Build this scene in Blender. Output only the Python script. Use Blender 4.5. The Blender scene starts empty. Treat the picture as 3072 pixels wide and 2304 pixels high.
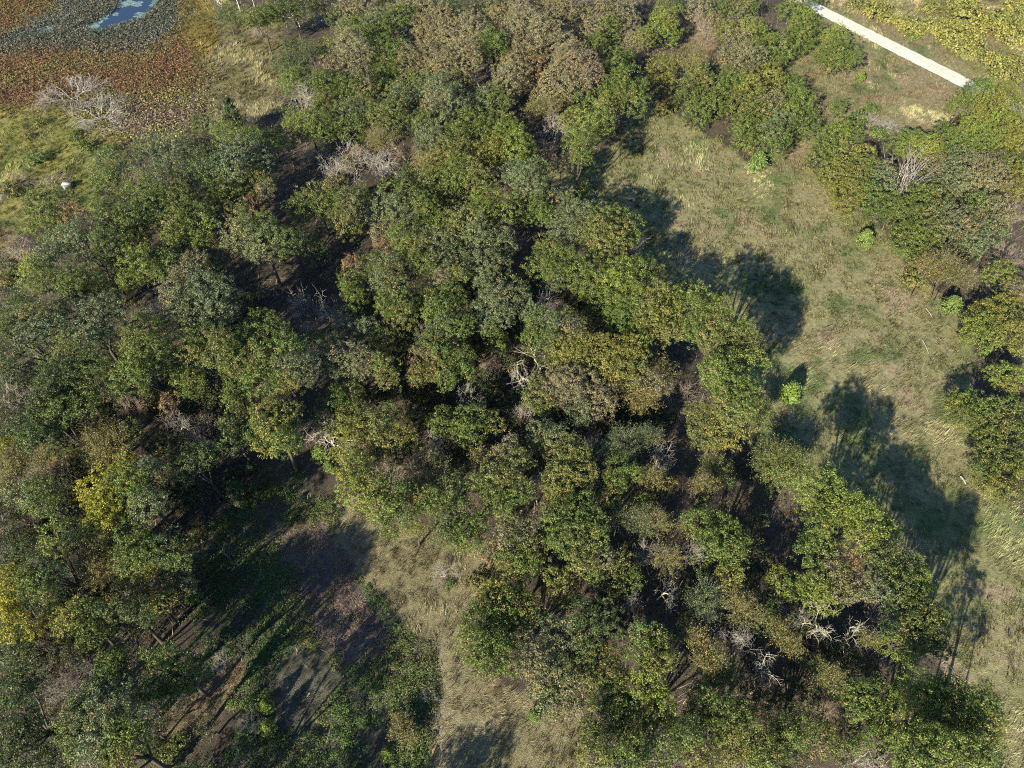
import bpy, math, random
import numpy as np

# ------------------------------------------------------------------ camera, sky, sun, exposure
scene = bpy.context.scene
col = scene.collection
CAM_H, PITCH = 90.0, 52.0
cam_data = bpy.data.cameras.new("camera")
cam = bpy.data.objects.new("camera", cam_data)
col.objects.link(cam)
cam.location = (0, 0, CAM_H)
cam.rotation_euler = (math.radians(90 - PITCH), 0, 0)
cam_data.sensor_width = 36.0
cam_data.lens = 24.02
cam_data.clip_start = 0.5
cam_data.clip_end = 6000
scene.camera = cam

SUN_ELEV, SHADOW_AZ = 25.5, 33.0          # shadows run this many degrees right of +Y
world = bpy.data.worlds.new("World")
scene.world = world
world.use_nodes = True
wn = world.node_tree
wn.nodes.clear()
wo = wn.nodes.new("ShaderNodeOutputWorld")
wb = wn.nodes.new("ShaderNodeBackground")
ws = wn.nodes.new("ShaderNodeTexSky")
ws.sky_type = 'NISHITA'
ws.sun_disc = False
ws.sun_elevation = math.radians(SUN_ELEV)
ws.sun_rotation = math.radians(SHADOW_AZ + 180)
ws.air_density = 1.0
ws.dust_density = 0.0
ws.ozone_density = 4.0
wn.links.new(ws.outputs[0], wb.inputs[0])
wb.inputs[1].default_value = 0.075
wn.links.new(wb.outputs[0], wo.inputs[0])

sun_data = bpy.data.lights.new("sun", 'SUN')
sun_data.energy = 5.0
sun_data.angle = math.radians(0.5)
sun_data.color = (1.0, 0.885, 0.66)
sun = bpy.data.objects.new("sun", sun_data)
col.objects.link(sun)
sun.location = (-60, -100, 120)
sun.rotation_euler = (math.radians(90 - SUN_ELEV), 0, math.radians(-SHADOW_AZ))

scene.view_settings.view_transform = 'Standard'
scene.view_settings.look = 'None'
scene.view_settings.gamma = 1.0
scene.view_settings.exposure = 1.6
scene.view_settings.use_curve_mapping = False
scene.cycles.use_denoising = False
scene.cycles.filter_width = 1.1
scene.cycles.max_bounces = 6
scene.cycles.transparent_max_bounces = 4

# ------------------------------------------------------------------ survey of the place (metres)
REGIONS = {"meadow":[[7.7,131.7],[16.6,131.7],[24.3,142.1],[29.2,152.0],[37.0,156.5],[41.6,149.1],[49.2,139.4],[55.8,128.0],[65.0,135.5],[70.0,126.7],[74.0,116.4],[75.6,104.9],[77.4,95.4],[80.4,90.0],[84.1,85.8],[82.4,81.7],[78.7,74.1],[76.3,67.0],[72.5,54.3],[72.0,48.6],[75.4,43.3],[62.8,10.5],[55.3,10.5],[56.7,17.4],[54.5,25.0],[55.1,33.6],[52.3,41.2],[46.4,48.6],[40.4,54.3],[37.9,61.7],[35.6,77.8],[28.6,90.0],[24.1,104.9],[18.3,115.3],[10.2,119.7]],
  "roadside":[[54.1,126.7],[61.4,142.1],[69.6,159.5],[76.6,190.6],[84.4,202.6],[93.6,229.6],[182.6,229.6],[130.8,131.7],[118.8,154.9],[110.1,159.5],[102.1,147.7],[90.9,144.8],[83.1,144.8],[75.6,135.5],[68.8,138.1],[64.9,129.2],[57.1,124.4]],
  "gap":[[43.4,183.1],[56.7,202.6],[64.3,202.6],[52.9,181.3],[44.0,164.2],[37.4,153.5],[31.1,147.7],[25.5,139.4],[24.5,144.8],[33.3,159.5],[38.8,169.1]],
  "marsh":[[-203.0,253.0],[-96.9,253.0],[-83.0,215.5],[-66.4,202.6],[-59.1,175.9],[-56.5,154.9],[-65.5,152.0],[-70.0,144.8],[-82.7,140.7],[-88.5,129.2],[-88.8,122.0],[-99.9,119.7],[-105.3,113.1],[-124.1,110.0]],
  "lotus_teal":[[-155.5,183.1],[-141.9,192.5],[-136.1,200.5],[-133.8,211.1],[-148.9,253.0],[-110.1,253.0],[-96.0,202.6],[-96.3,194.5],[-100.6,184.9],[-108.7,184.9],[-122.2,184.9],[-137.6,183.1]],
  "lotus_rust":[[-203.0,253.0],[-147.7,253.0],[-135.1,202.6],[-141.9,192.5],[-138.4,184.9],[-122.6,185.9],[-108.7,184.9],[-100.9,188.7],[-93.6,194.5],[-86.5,183.1],[-79.5,167.5],[-79.2,158.0],[-91.0,156.5],[-100.1,161.1],[-112.9,158.0],[-125.3,156.5],[-149.0,154.9]],
  "yellow":[[-111.3,253.0],[-99.1,253.0],[-89.0,215.5],[-80.4,190.6],[-79.8,181.3],[-82.8,179.5],[-88.0,184.9],[-96.5,202.6]],
  "sedge":[[-149.8,156.5],[-126.0,158.0],[-112.9,158.0],[-101.6,152.0],[-92.5,149.1],[-88.6,142.1],[-88.5,129.2],[-86.5,119.7],[-95.7,110.0],[-101.5,104.9],[-120.3,102.9]],
  "paleg":[[-85.5,202.6],[-67.4,202.6],[-59.1,175.9],[-56.2,153.5],[-73.5,152.0],[-78.9,162.7],[-81.1,179.5],[-79.9,188.7]],
  "wither":[[-103.1,162.7],[-92.6,161.1],[-77.7,161.1],[-76.6,146.2],[-82.4,142.1],[-89.8,143.5],[-95.7,149.1]],
  "clear":[[-25.1,47.0],[-22.7,50.3],[-17.4,47.5],[-11.7,43.8],[-6.4,41.7],[-2.2,41.2],[-3.9,35.9],[-6.0,31.3],[-6.2,26.6],[-3.6,23.4],[1.8,21.8],[8.3,20.3],[9.2,10.5],[-9.3,10.5],[-8.8,21.1],[-10.5,27.1],[-14.4,31.8],[-18.7,34.5],[-22.9,38.3],[-25.5,43.3]],
  "weeds":[[-46.1,42.2],[-38.9,49.7],[-32.4,54.3],[-25.1,47.0],[-25.5,43.3],[-22.9,38.3],[-18.7,34.5],[-13.4,30.5],[-10.5,27.1],[-8.4,21.1],[-9.3,10.5],[-33.5,10.5],[-33.3,17.4],[-37.7,25.0],[-41.2,31.3]],
  "bed":[[-33.4,44.8],[-26.8,45.4],[-22.9,38.3],[-19.0,33.1],[-15.6,30.9],[-15.9,25.4],[-20.5,25.0],[-24.8,27.9],[-29.3,33.6]],
  "bare":[[-29.5,23.8],[-24.2,24.6],[-22.3,21.1],[-24.9,17.0],[-28.5,19.2]],
  "strip":[[-42.8,15.9],[-39.7,20.3],[-35.5,26.2],[-32.3,25.0],[-36.0,19.9],[-39.1,15.6]],
  "leftgap":[[-117.4,110.0],[-101.6,111.0],[-93.9,101.0],[-92.5,93.5],[-107.9,91.8]],
  "beyond":[[102.9,229.6],[182.6,229.6],[136.3,142.1],[120.8,173.4]]}
WATER = [[[-121.5,196.9],[-118.9,202.6],[-116.2,211.1],[-118.0,224.7],[-106.8,224.7],[-105.4,211.1],[-106.8,203.6],[-110.7,200.9],[-115.8,196.9]],[[-133.8,196.1],[-133.6,198.9],[-130.0,199.3],[-129.6,196.1]]]
ROAD = [[91.47,206.76],[115.7,167.66],5.56]
HUT = [-95.59,124.13]
LOGS = [[67.55,52.34,67.74,50.97,0.16],[75.62,87.74,75.89,85.23,0.09],[72.15,80.01,72.05,76.93,0.08],[70.67,145.3,71.19,142.95,0.14],[-24.9,21.81,-25.37,21.04,0.1]]

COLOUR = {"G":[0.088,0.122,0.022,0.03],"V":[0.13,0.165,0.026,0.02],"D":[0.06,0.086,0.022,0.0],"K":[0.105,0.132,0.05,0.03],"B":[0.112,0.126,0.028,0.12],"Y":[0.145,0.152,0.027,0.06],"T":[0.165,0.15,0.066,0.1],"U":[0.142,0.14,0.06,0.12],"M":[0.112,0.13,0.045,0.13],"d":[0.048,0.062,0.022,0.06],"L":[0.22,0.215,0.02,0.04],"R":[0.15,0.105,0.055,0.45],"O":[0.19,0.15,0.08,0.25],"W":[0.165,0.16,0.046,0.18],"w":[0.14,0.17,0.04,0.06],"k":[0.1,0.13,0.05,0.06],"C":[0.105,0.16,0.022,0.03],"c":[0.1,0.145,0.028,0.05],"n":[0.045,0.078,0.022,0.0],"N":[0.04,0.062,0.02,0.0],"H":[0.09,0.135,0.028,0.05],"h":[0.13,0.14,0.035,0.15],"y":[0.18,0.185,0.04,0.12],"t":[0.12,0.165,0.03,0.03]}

rng = np.random.default_rng(11)
R = random.Random(7)

# ------------------------------------------------------------------ helpers
def vnoise(x, y, scale, seed):
    """smooth value noise in 0..1"""
    g = np.random.default_rng(seed).random((64, 64))
    u = np.asarray(x) / scale; v = np.asarray(y) / scale
    i = np.floor(u).astype(int); j = np.floor(v).astype(int)
    fu = u - i; fv = v - j
    fu = fu * fu * (3 - 2 * fu); fv = fv * fv * (3 - 2 * fv)
    a = g[i % 64, j % 64]; b = g[(i + 1) % 64, j % 64]; c = g[i % 64, (j + 1) % 64]; d = g[(i + 1) % 64, (j + 1) % 64]
    return (a * (1 - fu) + b * fu) * (1 - fv) + (c * (1 - fu) + d * fu) * fv

def fbm(x, y, scale, seed):
    return .55 * vnoise(x, y, scale, seed) + .3 * vnoise(x, y, scale * .43, seed + 1) + .15 * vnoise(x, y, scale * .19, seed + 2)

def inside(x, y, poly):
    c = np.zeros(np.shape(x), bool)
    n = len(poly)
    for i in range(n):
        xi, yi = poly[i]; xj, yj = poly[i - 1]
        if yi == yj: continue
        c ^= ((yi > y) != (yj > y)) & (x < (xj - xi) * (y - yi) / (yj - yi) + xi)
    return c

def poly_dist(x, y, poly):
    d = np.full(np.shape(x), 1e9)
    for i in range(len(poly)):
        ax, ay = poly[i - 1]; bx, by = poly[i]
        ex, ey = bx - ax, by - ay
        t = np.clip(((x - ax) * ex + (y - ay) * ey) / (ex * ex + ey * ey + 1e-9), 0, 1)
        d = np.minimum(d, np.hypot(x - ax - t * ex, y - ay - t * ey))
    return d

def jitter(x, y, a):
    return x + (fbm(x, y, 6, 31) - .5) * 2 * a, y + (fbm(x, y, 6, 77) - .5) * 2 * a

ORDER = ['marsh', 'lotus_rust', 'lotus_teal', 'yellow', 'sedge', 'paleg', 'wither', 'gap', 'roadside', 'beyond', 'meadow', 'weeds', 'bed', 'bare', 'strip', 'clear', 'leftgap']
RID = {n: i + 1 for i, n in enumerate(ORDER)}
def region(x, y, a=1.6):
    jx, jy = jitter(x, y, a)
    r = np.zeros(np.shape(x), int)
    for n in ORDER:
        r[inside(jx, jy, REGIONS[n])] = RID[n]
    return r

rd0, rd1 = np.array(ROAD[0]), np.array(ROAD[1])
rdir = (rd1 - rd0) / np.linalg.norm(rd1 - rd0)
rnor = np.array([-rdir[1], rdir[0]])
ROAD_W = ROAD[2]
def road_off(x, y):
    return (x - rd0[0]) * rnor[0] + (y - rd0[1]) * rnor[1]

def water_depth(x, y):
    z = np.zeros(np.shape(x))
    for p in WATER:
        d = poly_dist(x, y, p)
        s = np.where(inside(x, y, p), d, -d)
        z = np.minimum(z, -.55 * np.clip((s + 1.5) / 2.5, 0, 1))
    return z

def gz(x, y):
    x = np.asarray(x, float); y = np.asarray(y, float)
    z = (fbm(x, y, 23, 5) - .5) * .7 + (vnoise(x, y, 2.3, 8) - .5) * .10
    f = np.clip((np.abs(road_off(x, y)) - 3) / 4, 0, 1)
    z = z * f
    m = inside(x, y, REGIONS['marsh'])
    z = np.where(m, z * .25 - .1, z)
    z = z + water_depth(x, y)
    far = np.clip((np.hypot(x, y - 100) - 190) / 60, 0, 1)
    return z * (1 - far)

def mesh_from(name, V, Fc, mats=(), attrs=None, mat_idx=None, smooth=False):
    """V (n,3) array; Fc list of (k,m) int arrays of faces with m corners"""
    me = bpy.data.meshes.new(name)
    V = np.asarray(V, np.float32)
    me.vertices.add(len(V))
    me.vertices.foreach_set("co", V.ravel())
    loops = np.concatenate([f.ravel() for f in Fc]).astype(np.int32)
    tot = np.concatenate([np.full(len(f), f.shape[1], np.int32) for f in Fc])
    st = np.concatenate([[0], np.cumsum(tot)[:-1]]).astype(np.int32)
    me.loops.add(len(loops)); me.loops.foreach_set("vertex_index", loops)
    me.polygons.add(len(tot)); me.polygons.foreach_set("loop_start", st); me.polygons.foreach_set("loop_total", tot)
    if mat_idx is not None: me.polygons.foreach_set("material_index", np.asarray(mat_idx, np.int32))
    if smooth: me.polygons.foreach_set("use_smooth", np.ones(len(tot), bool))
    for k, a in (attrs or {}).items():
        a = np.asarray(a, np.float32)
        if a.ndim == 1:
            at = me.attributes.new(k, 'FLOAT', 'POINT'); at.data.foreach_set("value", a)
        else:
            at = me.attributes.new(k, 'FLOAT_COLOR', 'POINT')
            at.data.foreach_set("color", np.concatenate([a, np.ones((len(a), 1), np.float32)], 1).ravel())
    for m in mats: me.materials.append(m)
    me.update(calc_edges=True)
    return me

def link(name, data, parent=None, loc=None, kind=None):
    o = bpy.data.objects.new(name, data)
    col.objects.link(o)
    if parent is not None: o.parent = parent
    if loc is not None: o.location = loc
    if kind: o["kind"] = kind
    return o

def thing(name, label, cat, loc, group=None):
    o = link(name, None, loc=loc)
    o.empty_display_size = .3
    o["label"] = label; o["category"] = cat
    if group: o["group"] = group
    return o

class Tubes:
    """collects tapered tubes and ribbons"""
    def __init__(s): s.v = []; s.q = []; s.t = []; s.n = 0
    def tube(s, pts, rad, sides=5):
        pts = [np.asarray(p, float) for p in pts]
        base = s.n; k = len(pts)
        for i, p in enumerate(pts):
            d = pts[min(i + 1, k - 1)] - pts[max(i - 1, 0)]
            d = d / (np.linalg.norm(d) + 1e-9)
            a = np.cross(d, [0.31, .95, .11]); a /= np.linalg.norm(a) + 1e-9
            b = np.cross(d, a)
            for j in range(sides):
                t = 2 * math.pi * j / sides
                s.v.append(p + rad[i] * (a * math.cos(t) + b * math.sin(t)))
        for i in range(k - 1):
            for j in range(sides):
                s.q.append((base + i * sides + j, base + i * sides + (j + 1) % sides, base + (i + 1) * sides + (j + 1) % sides, base + (i + 1) * sides + j))
        s.n += k * sides
    def mesh(s, name, mat):
        return mesh_from(name, np.array(s.v), [np.array(s.q, np.int32)], [mat])

# ------------------------------------------------------------------ materials
def new_mat(name):
    m = bpy.data.materials.new(name); m.use_nodes = True
    nt = m.node_tree; nt.nodes.clear()
    return m, nt, nt.nodes, nt.links

def leaf_material(name, autumn, translucent=.28, rough=.55):
    m, nt, N, K = new_mat(name)
    out = N.new("ShaderNodeOutputMaterial")
    info = N.new("ShaderNodeObjectInfo")
    rnd = N.new("ShaderNodeAttribute"); rnd.attribute_name = "rnd"
    clp = N.new("ShaderNodeAttribute"); clp.attribute_name = "clump"
    # autumn share of the boughs from the object's alpha
    add = N.new("ShaderNodeMath"); add.operation = 'ADD'
    K.new(clp.outputs["Fac"], add.inputs[0]); K.new(info.outputs["Alpha"], add.inputs[1])
    j = N.new("ShaderNodeMath"); j.operation = 'MULTIPLY_ADD'; j.inputs[1].default_value = .16; j.inputs[2].default_value = -.08
    K.new(rnd.outputs["Fac"], j.inputs[0])
    add2 = N.new("ShaderNodeMath"); add2.operation = 'ADD'
    K.new(add.outputs[0], add2.inputs[0]); K.new(j.outputs[0], add2.inputs[1])
    mr = N.new("ShaderNodeMapRange"); mr.inputs[1].default_value = .92; mr.inputs[2].default_value = 1.18
    mr.inputs[3].default_value = 0; mr.inputs[4].default_value = .85
    K.new(add2.outputs[0], mr.inputs[0])
    mix = N.new("ShaderNodeMix"); mix.data_type = 'RGBA'
    K.new(mr.outputs[0], mix.inputs[0]); K.new(info.outputs["Color"], mix.inputs[6]); mix.inputs[7].default_value = (*autumn, 1)
    # leaf-to-leaf and clump-to-clump value
    hsv = N.new("ShaderNodeHueSaturation")
    v1 = N.new("ShaderNodeMapRange"); v1.inputs[3].default_value = .5; v1.inputs[4].default_value = 1.6
    K.new(rnd.outputs["Fac"], v1.inputs[0])
    v2 = N.new("ShaderNodeMapRange"); v2.inputs[3].default_value = .82; v2.inputs[4].default_value = 1.2
    K.new(clp.outputs["Fac"], v2.inputs[0])
    vm = N.new("ShaderNodeMath"); vm.operation = 'MULTIPLY'
    K.new(v1.outputs[0], vm.inputs[0]); K.new(v2.outputs[0], vm.inputs[1])
    K.new(vm.outputs[0], hsv.inputs["Value"]); K.new(mix.outputs[2], hsv.inputs["Color"])
    hv = N.new("ShaderNodeMapRange"); hv.inputs[3].default_value = .485; hv.inputs[4].default_value = .512
    K.new(clp.outputs["Fac"], hv.inputs[0]); K.new(hv.outputs[0], hsv.inputs["Hue"])
    bs = N.new("ShaderNodeBsdfPrincipled"); bs.inputs["Roughness"].default_value = rough
    bs.inputs["Specular IOR Level"].default_value = .35
    K.new(hsv.outputs[0], bs.inputs["Base Color"])
    tr = N.new("ShaderNodeBsdfTranslucent"); K.new(hsv.outputs[0], tr.inputs["Color"])
    ms = N.new("ShaderNodeMixShader"); ms.inputs[0].default_value = translucent
    K.new(bs.outputs[0], ms.inputs[1]); K.new(tr.outputs[0], ms.inputs[2]); K.new(ms.outputs[0], out.inputs[0])
    return m

def attr_material(name, rough=.8, translucent=.2, noise=0.0, nscale=8):
    """colour from the mesh attribute 'tint'"""
    m, nt, N, K = new_mat(name)
    out = N.new("ShaderNodeOutputMaterial")
    at = N.new("ShaderNodeAttribute"); at.attribute_name = "tint"
    c = at.outputs["Color"]
    bs = N.new("ShaderNodeBsdfPrincipled"); bs.inputs["Roughness"].default_value = rough
    bs.inputs["Specular IOR Level"].default_value = .2
    K.new(c, bs.inputs["Base Color"])
    if translucent:
        tr = N.new("ShaderNodeBsdfTranslucent"); K.new(c, tr.inputs["Color"])
        ms = N.new("ShaderNodeMixShader"); ms.inputs[0].default_value = translucent
        K.new(bs.outputs[0], ms.inputs[1]); K.new(tr.outputs[0], ms.inputs[2]); K.new(ms.outputs[0], out.inputs[0])
    else:
        K.new(bs.outputs[0], out.inputs[0])
    return m

def bark_material(name, c0, c1, scale=5):
    m, nt, N, K = new_mat(name)
    out = N.new("ShaderNodeOutputMaterial")
    bs = N.new("ShaderNodeBsdfPrincipled"); bs.inputs["Roughness"].default_value = .85
    tc = N.new("ShaderNodeTexCoord")
    no = N.new("ShaderNodeTexNoise"); no.inputs["Scale"].default_value = scale; no.inputs["Detail"].default_value = 4
    K.new(tc.outputs["Object"], no.inputs["Vector"])
    cr = N.new("ShaderNodeValToRGB")
    cr.color_ramp.elements[0].position = .35; cr.color_ramp.elements[0].color = (*c0, 1)
    cr.color_ramp.elements[1].position = .65; cr.color_ramp.elements[1].color = (*c1, 1)
    K.new(no.outputs[0], cr.inputs[0]); K.new(cr.outputs[0], bs.inputs["Base Color"]); K.new(bs.outputs[0], out.inputs[0])
    return m

M_LEAF = leaf_material("oak_leaves", (.21, .135, .06))
M_FEATHER = leaf_material("willow_leaves", (.23, .15, .06), .35)
M_CEDAR = leaf_material("cedar_sprays", (.2, .12, .05), .12, .7)
M_BARK = bark_material("bark", (.032, .028, .023), (.075, .066, .056))
M_TWIG = bark_material("twigs", (.12, .10, .07), (.22, .18, .13), 3)
M_DEAD = bark_material("dead_wood", (.19, .175, .16), (.36, .34, .31), 4)
M_WHITE = bark_material("bleached_wood", (.28, .26, .225), (.50, .475, .42), 3)
M_BROWN = bark_material("brown_twigs", (.17, .135, .10), (.31, .255, .20), 3)
M_GRASS = attr_material("grass_blades", .7, .3)
M_WEED = attr_material("weed_leaves", .55, .25)

def ground_material():
    m, nt, N, K = new_mat("soil_and_thatch")
    out = N.new("ShaderNodeOutputMaterial")
    at = N.new("ShaderNodeAttribute"); at.attribute_name = "tint"
    tc = N.new("ShaderNodeTexCoord")
    n1 = N.new("ShaderNodeTexNoise"); n1.inputs["Scale"].default_value = 1.3; n1.inputs["Detail"].default_value = 8; n1.inputs["Roughness"].default_value = .7
    n2 = N.new("ShaderNodeTexNoise"); n2.inputs["Scale"].default_value = 9; n2.inputs["Detail"].default_value = 5
    K.new(tc.outputs["Object"], n1.inputs["Vector"]); K.new(tc.outputs["Object"], n2.inputs["Vector"])
    mr = N.new("ShaderNodeMapRange"); mr.inputs[1].default_value = .3; mr.inputs[2].default_value = .7; mr.inputs[3].default_value = .55; mr.inputs[4].default_value = 1.4
    K.new(n1.outputs[0], mr.inputs[0])
    mr2 = N.new("ShaderNodeMapRange"); mr2.inputs[1].default_value = .3; mr2.inputs[2].default_value = .7; mr2.inputs[3].default_value = .7; mr2.inputs[4].default_value = 1.3
    K.new(n2.outputs[0], mr2.inputs[0])
    mu = N.new("ShaderNodeMath"); mu.operation = 'MULTIPLY'; K.new(mr.outputs[0], mu.inputs[0]); K.new(mr2.outputs[0], mu.inputs[1])
    hs = N.new("ShaderNodeHueSaturation"); K.new(at.outputs["Color"], hs.inputs["Color"]); K.new(mu.outputs[0], hs.inputs["Value"])
    bs = N.new("ShaderNodeBsdfPrincipled"); bs.inputs["Roughness"].default_value = .95; bs.inputs["Specular IOR Level"].default_value = .1
    K.new(hs.outputs[0], bs.inputs["Base Color"])
    bp = N.new("ShaderNodeBump"); bp.inputs["Strength"].default_value = .7; bp.inputs["Distance"].default_value = .25
    K.new(n2.outputs[0], bp.inputs["Height"]); K.new(bp.outputs[0], bs.inputs["Normal"])
    K.new(bs.outputs[0], out.inputs[0])
    return m
M_GROUND = ground_material()

# ------------------------------------------------------------------ ground colours by region
C = lambda *a: np.array(a)
# (two alternating tints per region)
TINT = {
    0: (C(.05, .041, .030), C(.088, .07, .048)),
    RID['marsh']: (C(.19, .17, .06), C(.15, .14, .06)),
    RID['lotus_rust']: (C(.14, .085, .045), C(.19, .13, .05)),
    RID['lotus_teal']: (C(.06, .07, .06), C(.09, .085, .06)),
    RID['yellow']: (C(.27, .20, .05), C(.21, .17, .05)),
    RID['sedge']: (C(.27, .245, .075), C(.22, .215, .06)),
    RID['paleg']: (C(.21, .185, .09), C(.185, .165, .07)),
    RID['wither']: (C(.13, .10, .075), C(.17, .135, .08)),
    RID['gap']: (C(.24, .19, .105), C(.19, .17, .08)),
    RID['roadside']: (C(.225, .21, .10), C(.245, .20, .11)),
    RID['beyond']: (C(.20, .19, .08), C(.23, .195, .10)),
    RID['meadow']: (C(.265, .24, .115), C(.215, .215, .09)),
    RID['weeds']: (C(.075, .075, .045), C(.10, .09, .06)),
    RID['bed']: (C(.17, .125, .10), C(.13, .095, .08)),
    RID['bare']: (C(.12, .115, .075), C(.10, .105, .06)),
    RID['strip']: (C(.21, .15, .085), C(.16, .13, .07)),
    RID['clear']: (C(.265, .23, .125), C(.215, .19, .095)),
    RID['leftgap']: (C(.23, .18, .085), C(.17, .15, .07)),
}
GREEN = C(.115, .155, .055); PINK = C(.32, .245, .15)
def tint_at(x, y, reg):
    f = np.clip((fbm(x, y, 7, 3) - .5) * 3.2 + .5, 0, 1)[:, None]
    out = np.zeros((len(x), 3))
    for k, (a, b) in TINT.items():
        m = reg == k
        out[m] = a * (1 - f[m]) + b * f[m]
    # green flushes and pale pinkish lodged grass in the open meadow
    md = (reg == RID['meadow']) | (reg == RID['roadside']) | (reg == RID['gap'])
    mid = np.exp(-(((x - 42) / 17) ** 2 + ((y - 68) / 26) ** 2))
    g = np.clip((fbm(x, y, 5.5, 61) - .60 + .17 * mid) * 5, 0, .8) * md
    out = out * (1 - g[:, None]) + GREEN * g[:, None]
    p = np.clip((fbm(x, y, 5, 91) - .62) * 5, 0, .8) * (md | (reg == RID['clear'])) * (1 - g)
    out = out * (1 - p[:, None]) + PINK * p[:, None]
    s = reg == RID['sedge']
    g = np.clip((fbm(x, y, 6, 17) - .60) * 5, 0, .6) * s
    out = out * (1 - g[:, None]) + C(.09, .13, .045) * g[:, None]
    return out * C(1, 1.03, 1.18)

def build_ground():
    xs = np.concatenate([[-3000, -900, -400], np.arange(-230, 231, .8), [400, 900, 3000]])
    ys = np.concatenate([[-2500, -600, -150, -40], np.arange(-12, 300, .8), [420, 900, 3500]])
    X, Y = np.meshgrid(xs, ys); x = X.ravel(); y = Y.ravel()
    V = np.stack([x, y, gz(x, y)], 1)
    reg = region(x, y)
    nx, ny = len(xs), len(ys)
    i = np.arange(nx * ny).reshape(ny, nx)
    Q = np.stack([i[:-1, :-1].ravel(), i[:-1, 1:].ravel(), i[1:, 1:].ravel(), i[1:, :-1].ravel()], 1)
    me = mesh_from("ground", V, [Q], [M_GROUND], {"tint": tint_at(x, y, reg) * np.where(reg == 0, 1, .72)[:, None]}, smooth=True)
    link("ground", me, kind="structure")
build_ground()

def build_water():
    m, nt, N, K = new_mat("pond_water")
    out = N.new("ShaderNodeOutputMaterial"); bs = N.new("ShaderNodeBsdfPrincipled")
    bs.inputs["Base Color"].default_value = (.012, .022, .045, 1); bs.inputs["Roughness"].default_value = .08
    no = N.new("ShaderNodeTexNoise"); no.inputs["Scale"].default_value = 2.5
    bp = N.new("ShaderNodeBump"); bp.inputs["Strength"].default_value = .08; K.new(no.outputs[0], bp.inputs["Height"]); K.new(bp.outputs[0], bs.inputs["Normal"])
    K.new(bs.outputs[0], out.inputs[0])
    allp = np.array(sum(WATER, []))
    x0, y0 = allp.min(0) - 3; x1, y1 = allp.max(0) + 3
    V = np.array([[x0, y0, -.3], [x1, y0, -.3], [x1, y1, -.3], [x0, y1, -.3]])
    link("pond_water", mesh_from("pond_water", V, [np.array([[0, 1, 2, 3]])], [m]), kind="structure")
build_water()

def build_road():
    m, nt, N, K = new_mat("white_gravel")
    out = N.new("ShaderNodeOutputMaterial"); bs = N.new("ShaderNodeBsdfPrincipled"); bs.inputs["Roughness"].default_value = .9
    at = N.new("ShaderNodeAttribute"); at.attribute_name = "rut"
    tc = N.new("ShaderNodeTexCoord")
    n1 = N.new("ShaderNodeTexNoise"); n1.inputs["Scale"].default_value = .8; n1.inputs["Detail"].default_value = 6
    K.new(tc.outputs["Object"], n1.inputs["Vector"])
    cr = N.new("ShaderNodeValToRGB"); cr.color_ramp.elements[0].position = .3; cr.color_ramp.elements[0].color = (.42, .385, .31, 1)
    cr.color_ramp.elements[1].position = .65; cr.color_ramp.elements[1].color = (.56, .535, .47, 1)
    K.new(n1.outputs[0], cr.inputs[0])
    mx = N.new("ShaderNodeMix"); mx.data_type = 'RGBA'
    K.new(at.outputs["Fac"], mx.inputs[0]); K.new(cr.outputs[0], mx.inputs[6]); mx.inputs[7].default_value = (.30, .25, .17, 1)
    K.new(mx.outputs[2], bs.inputs["Base Color"]); K.new(bs.outputs[0], out.inputs[0])
    t = np.arange(-140, 190, .7); s = np.linspace(-1, 1, 13)
    V = []; rut = []
    for q in t:
        c = rd0 + rdir * q
        e0 = ROAD_W / 2 + (vnoise(q, 0.0, 1.3, 41) - .5) * .35; e1 = ROAD_W / 2 + (vnoise(q, 9.0, 1.3, 43) - .5) * .35
        for u in s:
            w = u * (e1 if u > 0 else e0)
            p = c + rnor * w
            V.append((p[0], p[1], .06 - .05 * u * u + float(gz(p[0], p[1])) * 0 + (.05 if abs(u) < .999 else -.05)))
            rut.append(max(0, abs(u) - .86) * 4 * (.4 + vnoise(q, u * 3, 2.0, 45)) + .25 * (vnoise(q, u * 4, 3.0, 46) > .72) * (abs(u) < .3))
    n = len(s); i = np.arange(len(V)).reshape(len(t), n)
    Q = np.stack([i[:-1, :-1].ravel(), i[:-1, 1:].ravel(), i[1:, 1:].ravel(), i[1:, :-1].ravel()], 1)
    o = link("gravel_road", mesh_from("gravel_road", np.array(V), [Q], [m], {"rut": np.clip(rut, 0, 1)}, smooth=True), kind="structure")
build_road()

# ------------------------------------------------------------------ leaves
def leaf_quads(P, Nn, size, aspect=1.5, fold=.12):
    """rhombic leaves at P facing Nn -> verts (4n,3)"""
    n = len(P)
    Nn = Nn / (np.linalg.norm(Nn, axis=1, keepdims=True) + 1e-9)
    a = np.cross(Nn, rng.normal(size=(n, 3))); a /= np.linalg.norm(a, axis=1, keepdims=True) + 1e-9
    b = np.cross(Nn, a)
    L = (size * .5)[:, None]; W = L / aspect
    return np.stack([P - a * L, P + b * W + Nn * L * fold, P + a * L, P - b * W + Nn * L * fold], 1).reshape(-1, 3)

def quads(n): return np.arange(4 * n).reshape(n, 4)

def unit(n):
    d = rng.normal(size=(n, 3)); return d / np.linalg.norm(d, axis=1, keepdims=True)

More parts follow.
